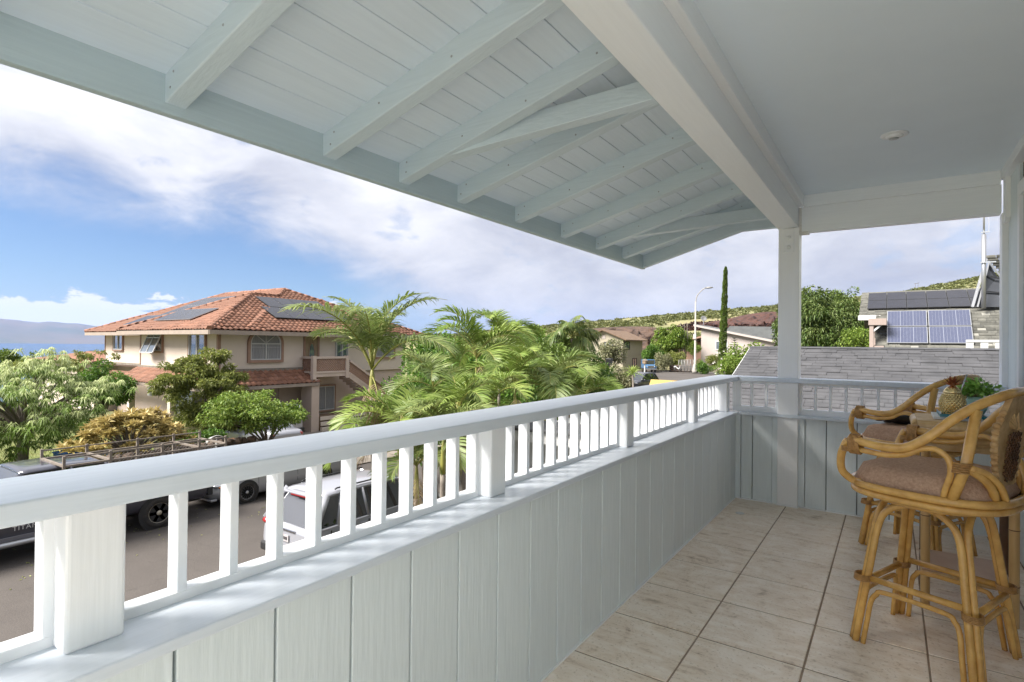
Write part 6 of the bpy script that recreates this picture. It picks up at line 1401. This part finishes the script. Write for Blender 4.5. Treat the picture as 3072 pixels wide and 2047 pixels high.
# column cactus-like cypress
c0_, c1_ = at(2166, 1082, D=82), at(2178, 801, D=82); cz = c0_.z
cc = thing('column_tree', 'very tall thin column of ivy green foliage before the pink house', 'tree', (c0_.x, c0_.y, cz-1)); n = 14000
h = RNG.random(n); a = RNG.uniform(0, 2*PI, n); rad = (.43-.30*h**1.8)*np.where(h > .96, (1-h)/.04*.9+.1, 1)*(1+.14*np.sin(h*47+a*2)+.10*np.sin(h*110-a*3)); lean = (c1_.x-c0_.x)*h; ht = c1_.z-cz
P = np.stack([c0_.x+lean+np.cos(a)*rad, c0_.y+np.sin(a)*rad, cz-1+h*(ht+1)], 1); D = np.stack([np.cos(a), np.sin(a), RNG.normal(.2, .5, n)], 1)
link('crown', leaf_mesh('crown', P-np.array([c0_.x, c0_.y, cz-1]), D, .17, .12, RNG.random(n)*.8, .3), 'leaf_mid', cc); MB().tube([(c0_.x, c0_.y, cz-1.2), (c0_.x+(c1_.x-c0_.x)*.9, c0_.y, cz+ht*.9)], [.3, .06], 8).build('trunk', 'bark', cc)
# young norfolk pine
c0_, c1_ = at(2203, 1082, D=76), at(2203, 1010, D=76); nf_ = thing('norfolk_pine', 'small tiered conifer right of the column tree', 'tree', (c0_.x, c0_.y, c0_.z-1)); PP, DD = [], []
for k in range(10):
    z = c0_.z+.3+(c1_.z-c0_.z-.3)*k/10; R_ = 1.15*(1-k/10)+.12
    for m_ in range(7):
        a = 2*PI*m_/7+k
        for q in np.linspace(.1, 1, 16):
            for s in (-1, 1): PP.append((c0_.x+math.cos(a)*R_*q, c0_.y+math.sin(a)*R_*q, z+.12*q)); DD.append((math.cos(a)*.7-s*math.sin(a), math.sin(a)*.7+s*math.cos(a), .25))
link('crown', leaf_mesh('crown', np.array(PP)-np.array([c0_.x, c0_.y, c0_.z-1]), np.array(DD), .17, .06, RNG.random(len(PP)), .0), 'leaf_conifer', nf_); MB().tube([(c0_.x, c0_.y, c0_.z-1), tuple(c1_)], [.09, .02], 8).build('trunk', 'bark', nf_)
# bare white-trunked tree
bt = thing('bare_tree', 'slender tree with bare white trunks beside the street lamp', 'tree', tuple(at(2052, 1075, D=98))); mb = MB()
for du in (-4, 3, 9): 
    a, b = at(2052+du*.4, 1078, D=98), at(2048+du*1.6, 968, D=98); mb.tube(spline([a, a.lerp(b, .5)+Vector((.2*du/9, 0, 0)), b], 4), [.14, .13, .12, .11, .1, .08, .06, .05, .03], 6)
    for q in (.55, .7, .85): p = a.lerp(b, q); mb.tube([p, p+Vector((RNG.uniform(-1.4, 1.4), 0, 1.1))], [.05, .015], 5)
mb.build('trunk', 'bark_pale', bt)
# ti plant rosette on a stem in the yard
c = at(1898, 1125, D=15.5); ti = thing('ti_plant', 'spiky green ti plant on a thin stem above the cap rail', 'plant', (c.x, c.y, GZ))
link('crown', rosette_mesh('crown', np.array([[c.x, c.y, c.z]])-np.array([c.x, c.y, GZ]), 34, .42, .035, np.array([.5]), .25, (-.1, 1.4)), 'leaf_lime', ti); MB().tube([(c.x+.05, c.y, GZ), (c.x+.08, c.y, -1.2), tuple(c)], .022, 8).build('stem', 'bark_pale', ti)
# leaves of the potted plant on the bar table
qn = 420; d = unit(RNG.normal(size=(qn, 3))); d[:, 2] = np.abs(d[:, 2])*.9+.1; P = np.array([0, 0, .10])+d*RNG.uniform(.25, 1., (qn, 1))*np.array([.088, .088, .092])
P[:60] += np.array([.055, -.01, -.03])*RNG.random((60, 1)); sel = leaf_mesh('leaves', P, d+RNG.normal(0, .5, d.shape), .030*RNG.uniform(.7, 1.3, qn), .021, RNG.random(qn), .2, True); link('leaves', sel, 'potleaf', pp)
mb = MB()
for k in range(0, 60, 3): mb.tube([(0, 0, .08), tuple(P[k*6]*np.array([.6, .6, .8])+np.array([0, 0, .02])), tuple(P[k*6])], .0012, 4)
mb.build('stems', 'frond_stalk', pp, world=False)
# grass tufts on the far lawn and verge
n = 9000; X = RNG.uniform(-34, -19.2, n); Y = RNG.uniform(-2, 13, n); P = np.stack([X, Y, terrain(X, Y)+.03], 1)
tag(link('lawn_grass', leaf_mesh('lawn_grass', P, np.stack([RNG.normal(0, .5, n), RNG.normal(0, .5, n), np.ones(n)], 1), .10, .03, RNG.random(n), .1), 'leaf_olive'), 'short grass on the lawn across the street', 'grass', kind='stuff')
# ---------------------------------------------------------------- street things
mat('galv', (.40, .40, .39), rough=.5, metal=.5, col2=(.30, .29, .27), nscale=10); mat('stone', (.23, .16, .115), col2=(.13, .095, .075), rough=.95, nscale=3, rnd=.35, bump=.5, bscale=12); mat('stone_joint', (.09, .07, .055), rough=1)
cf = thing('chain_link_fence', 'galvanised chain-link fence along the lawn behind the pickup', 'fence', (-20.0, 4, GZ))
zt = -2.08
for y in (-6, -3, 0, 3, 5.6, 8.1, 10.62): MB().tube([(-20, y, GZ-.1), (-20, y, zt+.05)], .035, 8).build('post', 'galv', cf)
MB().tube([(-20, -6, zt), (-20, 10.62, zt)], .024, 8).build('top_rail', 'galv', cf)
fm = MB(); hgt = zt-GZ-.08
for k in range(int(16.6/.11)+14):
    for s in (1, -1):
        y0 = -6+k*.11-(hgt if s == 1 else 0); a, b = (y0, GZ+.06), (y0+hgt, zt) ; a, b = ((y0, GZ+.06), (y0+hgt, zt)) if s == 1 else ((y0+hgt, GZ+.06), (y0, zt))
        lo, hi = -6, 10.6
        if max(a[0], b[0]) < lo or min(a[0], b[0]) > hi: continue
        def cl(p, q):
            t = (min(max(p[0], lo), hi)-p[0])/(q[0]-p[0]); return (p[0]+(q[0]-p[0])*t, p[1]+(q[1]-p[1])*t)
        a2, b2 = cl(a, b), cl(b, a); fm.bar((-20+.004*s, a2[0], a2[1]), (-20+.004*s, b2[0], b2[1]), .006, .006, up=(1, 0, 0))
fm.build('wire_mesh', 'galv', cf, kind='stuff')
# dry stone wall behind it, stone by stone
sw = thing('stone_wall', 'brown lava stone wall behind the chain-link fence by the driveway', 'wall', (-20.75, 9, GZ))
MB().box(-20.98, 6.2, GZ-.2, -20.52, 12.4, -2.42).build('core', 'stone_joint', sw)
stn = []
for q in range(4):
    mb = MB(); mb.ball((0, 0, 0), .5, .5, .5, 7, 5); mb.v = [tuple(np.array(v)*(1+RNG.uniform(-.16, .16))) for v in mb.v]; mb.sm = [False]*len(mb.f); stn.append(mb.mesh('stone'))
z = GZ+.1
while z < -2.35:
    y = 6.1+RNG.uniform(0, .2); hh = RNG.uniform(.17, .27)
    while y < 12.4:
        ww = RNG.uniform(.18, .42); o = inst(stn[RNG.integers(4)], 'stone', 'stone', sw, (-20.53+RNG.uniform(-.02, .04), y+ww/2, z+hh/2+RNG.uniform(-.02, .02)), (RNG.uniform(-.3, .3), RNG.uniform(-.2, .2), RNG.uniform(-.2, .2)), (.30, ww*1.12, hh*1.18)); y += ww
    z += hh*.94
mat('bin_blue', (.012, .13, .42), rough=.45); mat('bin_teal', (.02, .26, .36), rough=.5); mat('bin_brown', (.20, .10, .05), rough=.5, col2=(.16, .08, .04), nscale=4); mat('wood_grey', (.45, .39, .32), col2=(.34, .28, .22), rough=.9, nscale=4, stretch=(1, 12, 12)); mat('white_plastic', (.70, .70, .68), rough=.5); mat('yellow_sheet', (.72, .50, .12), rough=.6, col2=(.66, .45, .10), nscale=2); mat('terracotta', (.38, .15, .085), rough=.8, col2=(.30, .11, .06), nscale=6)
def wheelie(label, x, y, m_, rz, lid=True, s=1., z=GZ):
    t = thing('wheelie_bin', label, 'bin', (x, y, z), rz)
    MB().hexa([(-.24*s, -.27*s, 0), (.24*s, -.27*s, 0), (.24*s, .25*s, 0), (-.24*s, .25*s, 0)], [(-.30*s, -.36*s, .95*s), (.30*s, -.36*s, .95*s), (.30*s, .36*s, .95*s), (-.30*s, .36*s, .95*s)]).build('tub', m_, t, .02, world=False)
    MB().hexa([(-.32*s, -.40*s, .955*s), (.32*s, -.40*s, .955*s), (.32*s, .40*s, .955*s), (-.32*s, .40*s, .955*s)], [(-.30*s, -.38*s, 1.0*s), (.30*s, -.38*s, 1.0*s), (.30*s, .36*s, 1.04*s), (-.30*s, .36*s, 1.04*s)]).build('lid', m_, t, .015, world=False)
    for q in (-1, 1): MB().lathe([(.001, -.03), (.10*s, -.03), (.10*s, .03), (.001, .03)], (q*.27*s, .27*s, .10*s), 14, ax=0).build('wheel', 'tyre', t, world=False)
    MB().tube([(-.25*s, .42*s, .93*s), (.25*s, .42*s, .93*s)], .018, 6).build('handle', m_, t, world=False); return t
c = at(208, 1350, X=-24.6); wheelie('bright blue wheelie bin on the lawn under the pale tree', -24.6, c.y, 'bin_blue', .3); wheelie('teal wheelie bin right of the bright blue one', -24.3, c.y+.75, 'bin_teal', .1, s=.85)
c = at(688, 1335, X=-21.9); bb = wheelie('brown wheelie bin with a white round sticker behind the stone wall', -21.7, c.y, 'bin_brown', -PI/2+.1, s=1.1); MB().lathe([(.10, .0), (.13, .0), (.13, .004), (.10, .004)], (.12, -.37, .62), 20, ax=1).build('sticker', 'white_plastic', bb, world=False)
# planter box, folded round tub, flower pots
pbx = thing('planter_box', 'long pale timber planter box between golden tree and stone wall', 'planter', (-23.1, 10.4, GZ)); a, b = at(480, 1310, X=-23.0), at(572, 1325, X=-23.0)
MB().box(-23.5, a.y, GZ, -22.85, b.y, -2.62).build('box', 'wood_grey', pbx, .01); MB().box(-23.52, a.y-.02, -2.619, -22.83, b.y+.02, -2.57).build('rim', 'wood_grey', pbx, .005); MB().box(-23.45, a.y+.05, -2.569, -22.9, b.y-.05, -2.55).build('soil', 'dirt', pbx)
c = at(645, 1318, X=-21.3); rt = thing('round_tub', 'round pale plastic tub leaning behind the fence end post', 'tub', (-21.3, c.y, -3.0)); MB().lathe([(.33, -.12), (.36, .12), (.40, .13), (.38, .15), (.34, .13), (.31, -.08), (.0, -.09)], (0, 0, .45), 26, ax=0).build('tub', 'white_plastic', rt, world=False)
c = at(575, 1315, X=-22.2); fp = MB().lathe([(.0, 0), (.10, 0), (.16, .28), (.18, .28), (.18, .34), (.15, .34), (.13, .30)], (-22.2, c.y, -2.9), 18).build('flower_pot', 'terracotta', label='terracotta flower pot standing beside the planter box', cat='pot')
for k, (dx, dy) in enumerate(((0, 0),)): MB().box(-22.5, c.y-.3, GZ, -21.9, c.y+.4, -2.9).build('block_pedestal', 'concrete', label='concrete block pedestal under the terracotta pot', cat='block', bevel=.02)
# lumber lying on the lawn
c = at(300, 1365, X=-22.3)
for k in range(11):
    a = RNG.uniform(-.5, .5); y = c.y+RNG.uniform(-.9, 1.1); x = -22.4+RNG.uniform(-.5, .5); d = Vector((math.sin(a)*.75, math.cos(a)*.75, 0)); z = GZ+.08+.07*(k//2)
    MB().bar(Vector((x, y, z))-d, Vector((x, y, z+RNG.uniform(-.02, .06)))+d, .10, .04).build('lumber_plank', 'wood_grey' if k % 3 else 'white_plastic', label='old plank in the loose heap on the lawn by the bins', cat='plank', group='planks in the lumber heap')
# street lamp
c0_, c1_ = at(2085, 1113, D=85), at(2084, 905, D=85); sl = thing('street_lamp', 'tall grey street lamp with curved arm at the turning circle', 'street lamp', tuple(c0_)); mat('lamp_pole', (.52, .49, .45), rough=.7, col2=(.44, .41, .37), nscale=4)
hgt = c1_.z-c0_.z; MB().lathe([(.45, -.3), (.45, .0), (.42, .15), (.30, .9), (.24, 1.0), (.17, 1.05), (.10, hgt)], tuple(c0_), 12).build('pole', 'lamp_pole', sl); top = Vector((c0_.x, c0_.y, c1_.z))
MB().tube(spline([top-Vector((0, 0, .1)), top+Vector((.25, 0, .9)), top+Vector((1.0, 0, 1.75)), top+Vector((1.55, -.1, 2.0))], 5), .07, 8).build('arm', 'lamp_pole', sl); MB().ball(top+Vector((2.0, -.1, 2.02)), .62, .25, .15, 12, 8).build('lamp_head', 'galv', sl); MB().box(c0_.x-.2, c0_.y-.35, c0_.z+4.9, c0_.x+.2, c0_.y-.15, c0_.z+5.6).build('sign_plate', 'white_plastic', sl)
# chain-link enclosure, rubble wall, scooter, mail box near the circle
ce_ = thing('fence_enclosure', 'chain-link enclosure left of the street lamp', 'fence', tuple(at(2060, 1112, D=86))); f0, f1 = at(2036, 1114, D=87), at(2080, 1114, D=85)
for q in np.linspace(0, 1, 6): p = f0.lerp(f1, q); MB().tube([p, p+Vector((0, 0, 1.75))], .045, 6).build('post', 'galv', ce_)
MB().tube([f0+Vector((0, 0, 1.75)), f1+Vector((0, 0, 1.75))], .03, 6).build('top_rail', 'galv', ce_); wm = MB()
for q in np.linspace(0, 1, 40):
    p = f0.lerp(f1, q); r_ = f0.lerp(f1, min(1, q+.3)); wm.bar(p, r_+Vector((0, 0, 1.7*(min(1, q+.3)-q)/.3)), .015, .015); wm.bar(r_, p+Vector((0, 0, 1.7*(min(1, q+.3)-q)/.3)), .015, .015)
wm.build('wire_mesh', 'galv', ce_, kind='stuff')
rw = thing('rubble_wall', 'low reddish rubble wall beside the enclosure', 'wall', tuple(at(2025, 1112, D=89))); w0, w1 = at(2012, 1116, D=90), at(2075, 1116, D=89)
for k in range(3):
    for q in np.linspace(0, 1, 13): p = w0.lerp(w1, q); inst(stn[k], 'stone', 'terracotta', rw, p+Vector((RNG.uniform(-.05, .05), 0, .2+.36*k)), (0, 0, RNG.uniform(0, 3)), (.55, .5, .45))
sc_ = thing('motor_scooter', 'white motor scooter standing at the kerb of the turning circle', 'scooter', tuple(at(2033, 1113, D=85))); sc_.scale = (.8, .8, .8)
for x in (-.55, .55): MB().lathe([(.12, -.05), (.24, -.05), (.26, 0), (.24, .05), (.12, .05)], (x, 0, .26), 18, ax=1).build('wheel', 'tyre', sc_, world=False)
MB().tube(spline([(-.75, 0, .72), (-.3, 0, .75), (.0, 0, .45), (.25, 0, .40), (.42, 0, .75), (.36, 0, 1.05)], 5), [.12, .15, .17, .17, .16, .15, .14, .13, .13, .12, .12, .12, .12, .12, .12, .12, .11, .11, .10, .09, .08, .08, .07, .06, .05, .05], 8).build('body', 'white_plastic', sc_, world=False); MB().box(-.75, -.13, .78, -.05, .13, .86).build('seat', 'trim_black', sc_, .03, world=False); MB().tube([(.36, -.33, 1.06), (.34, 0, 1.02), (.36, .33, 1.06)], .025, 6).build('handlebar', 'trim_black', sc_, world=False)
mbx = thing('mail_box', 'wooden mail box on a pale post in front of the blue off-roader', 'mail box', tuple(at(1934, 1122, D=74))); q = Vector(mbx.location)
MB().box(q.x-.07, q.y-.07, q.z-.5, q.x+.07, q.y+.07, q.z+1.35).build('post', 'white_plastic', mbx); MB().box(q.x-.22, q.y-.3, q.z+1.351, q.x+.22, q.y+.3, q.z+1.75).build('box', 'door_wood', mbx, .02); MB().prism([(q.x-.3, q.z+1.751), (q.x+.3, q.z+1.751), (q.x, q.z+1.98)], 1, q.y-.36, q.y+.36).build('lid', 'wood_grey', mbx)
# dark sedan-size bin by the frangipani, pale drive of the pink house
c = at(1828, 1105, D=76); wheelie('black wheelie bin half hidden by the frangipani', c.x, c.y, 'plastic_black', .2, s=1.3, z=c.z)
sheet('pale_drive', None, np.linspace(-22, -15, 5), np.linspace(95, 104, 6), .10, 'concrete')
# H-frame of the power line on the hill
hf = thing('power_pole', 'far H-shaped power pole on the crest of the right hill', 'power pole', tuple(at(2749, 862, D=395))); a, b = at(2746, 865, D=395), at(2754, 862, D=395)
for p in (a, b): MB().tube([p-Vector((0, 0, 2)), p+Vector((0, 0, 3.2))], .12, 6).build('pole', 'bark', hf)
MB().bar(a+Vector((-.8, 0, 3.1)), b+Vector((.8, 0, 3.1)), .2, .2).build('cross_arm', 'bark', hf)
# yellow canopy in the yard
ya = [at(1953, 1138.5, Z=-.02), at(2060, 1144, Z=-.02), at(2060, 1185, Z=-.02), at(1938, 1185, Z=-.02)]
yc = thing('yellow_canopy', 'flat yellow shade canopy on posts in the side yard', 'canopy', (ya[0].x, ya[0].y, GZ)); MB().hexa([p-Vector((0, 0, .04)) for p in ya[::-1]], ya[::-1]).build('sheet', 'yellow_sheet', yc)
for p in ya: MB().tube([(p.x, p.y, -2.9), (p.x, p.y, -.07)], .03, 8).build('post', 'galv', yc)
# black steel yard fence and white gate post in front of the crossover
bf = thing('black_fence', 'low black steel picket fence in front of the white crossover', 'fence', (-8.3, 8.5, GZ)); fz = -2.25
MB().box(-8.32, 6.35, fz-.03, -8.27, 13, fz+.01).build('top_rail', 'black_metal', bf); MB().box(-8.315, 6.35, fz-1.0, -8.275, 13, fz-.97).build('bottom_rail', 'black_metal', bf)
for y in np.arange(6.4, 13, .125): MB().box(-8.305, y-.009, GZ+.05, -8.285, y+.009, fz-.03).build('picket', 'black_metal', bf)
gp = thing('gate_post', 'white rendered gate post beside the black steel fence', 'gate post', (-8.3, 6.0, GZ)); MB().box(-8.55, 5.65, GZ-.1, -8.05, 6.3, -2.16).build('shaft', 'vinyl_white', gp, .015); MB().box(-8.58, 5.62, -2.16, -8.02, 6.33, -2.08).build('cap', 'vinyl_white', gp, .015)
# binoculars on the second stool
bn = thing('binoculars', 'black binoculars lying on the brown cushion of the far stool', 'binoculars', (.03, 4.86, .848), .55); bn.scale = (1.3, 1.3, 1.3)
for s in (-1, 1):
    MB().lathe([(.001, -.085), (.021, -.084), (.022, -.06), (.019, -.05), (.024, -.03), (.028, .01), (.031, .05), (.033, .075), (.031, .077), (.028, .070)], (0, s*.037, .030), 22, ax=0).build('barrel', 'plastic_black', bn, world=False)
    MB().lathe([(.001, .068), (.028, .067)], (0, s*.037, .030), 22, ax=0).build('objective_lens', 'lens', bn, world=False)
MB().box(-.035, -.02, .026, .03, .02, .048).build('bridge', 'plastic_black', bn, .006, world=False); MB().lathe([(.001, -.055), (.011, -.054), (.011, -.030), (.001, -.030)], (0, 0, .045), 16, ax=0).build('focus_wheel', 'plastic_black', bn, world=False)
# fallen leaves on the road by the pickup
n = 130; X = RNG.normal(-15.9, .8, n); Y = RNG.uniform(3, 12, n); P = np.stack([X, Y, terrain(X, Y)+.026], 1); D = np.stack([RNG.normal(size=n), RNG.normal(size=n), np.full(n, .05)], 1)
tag(link('fallen_leaves', leaf_mesh('fallen_leaves', P, D, .07, .03, RNG.random(n), .0), 'leaf_olive'), 'dry leaves scattered on the asphalt', 'leaves', kind='stuff')
# haze over the channel
hz = bpy.data.materials.new('haze'); hz.use_nodes = True; ht_ = hz.node_tree; ht_.nodes.remove(ht_.nodes['Principled BSDF']); pv_ = ht_.nodes.new('ShaderNodeVolumePrincipled'); pv_.inputs['Color'].default_value = (.28, .47, 1., 1); pv_.inputs['Density'].default_value = 1.9e-5; pv_.inputs['Anisotropy'].default_value = .2
ht_.links.new(pv_.outputs[0], ht_.nodes['Material Output'].inputs['Volume']); MATS['haze'] = hz
HAZE = MB().box(-24000, -14500, -72, 3000, 18500, 1050).build('haze', hz, kind='stuff')
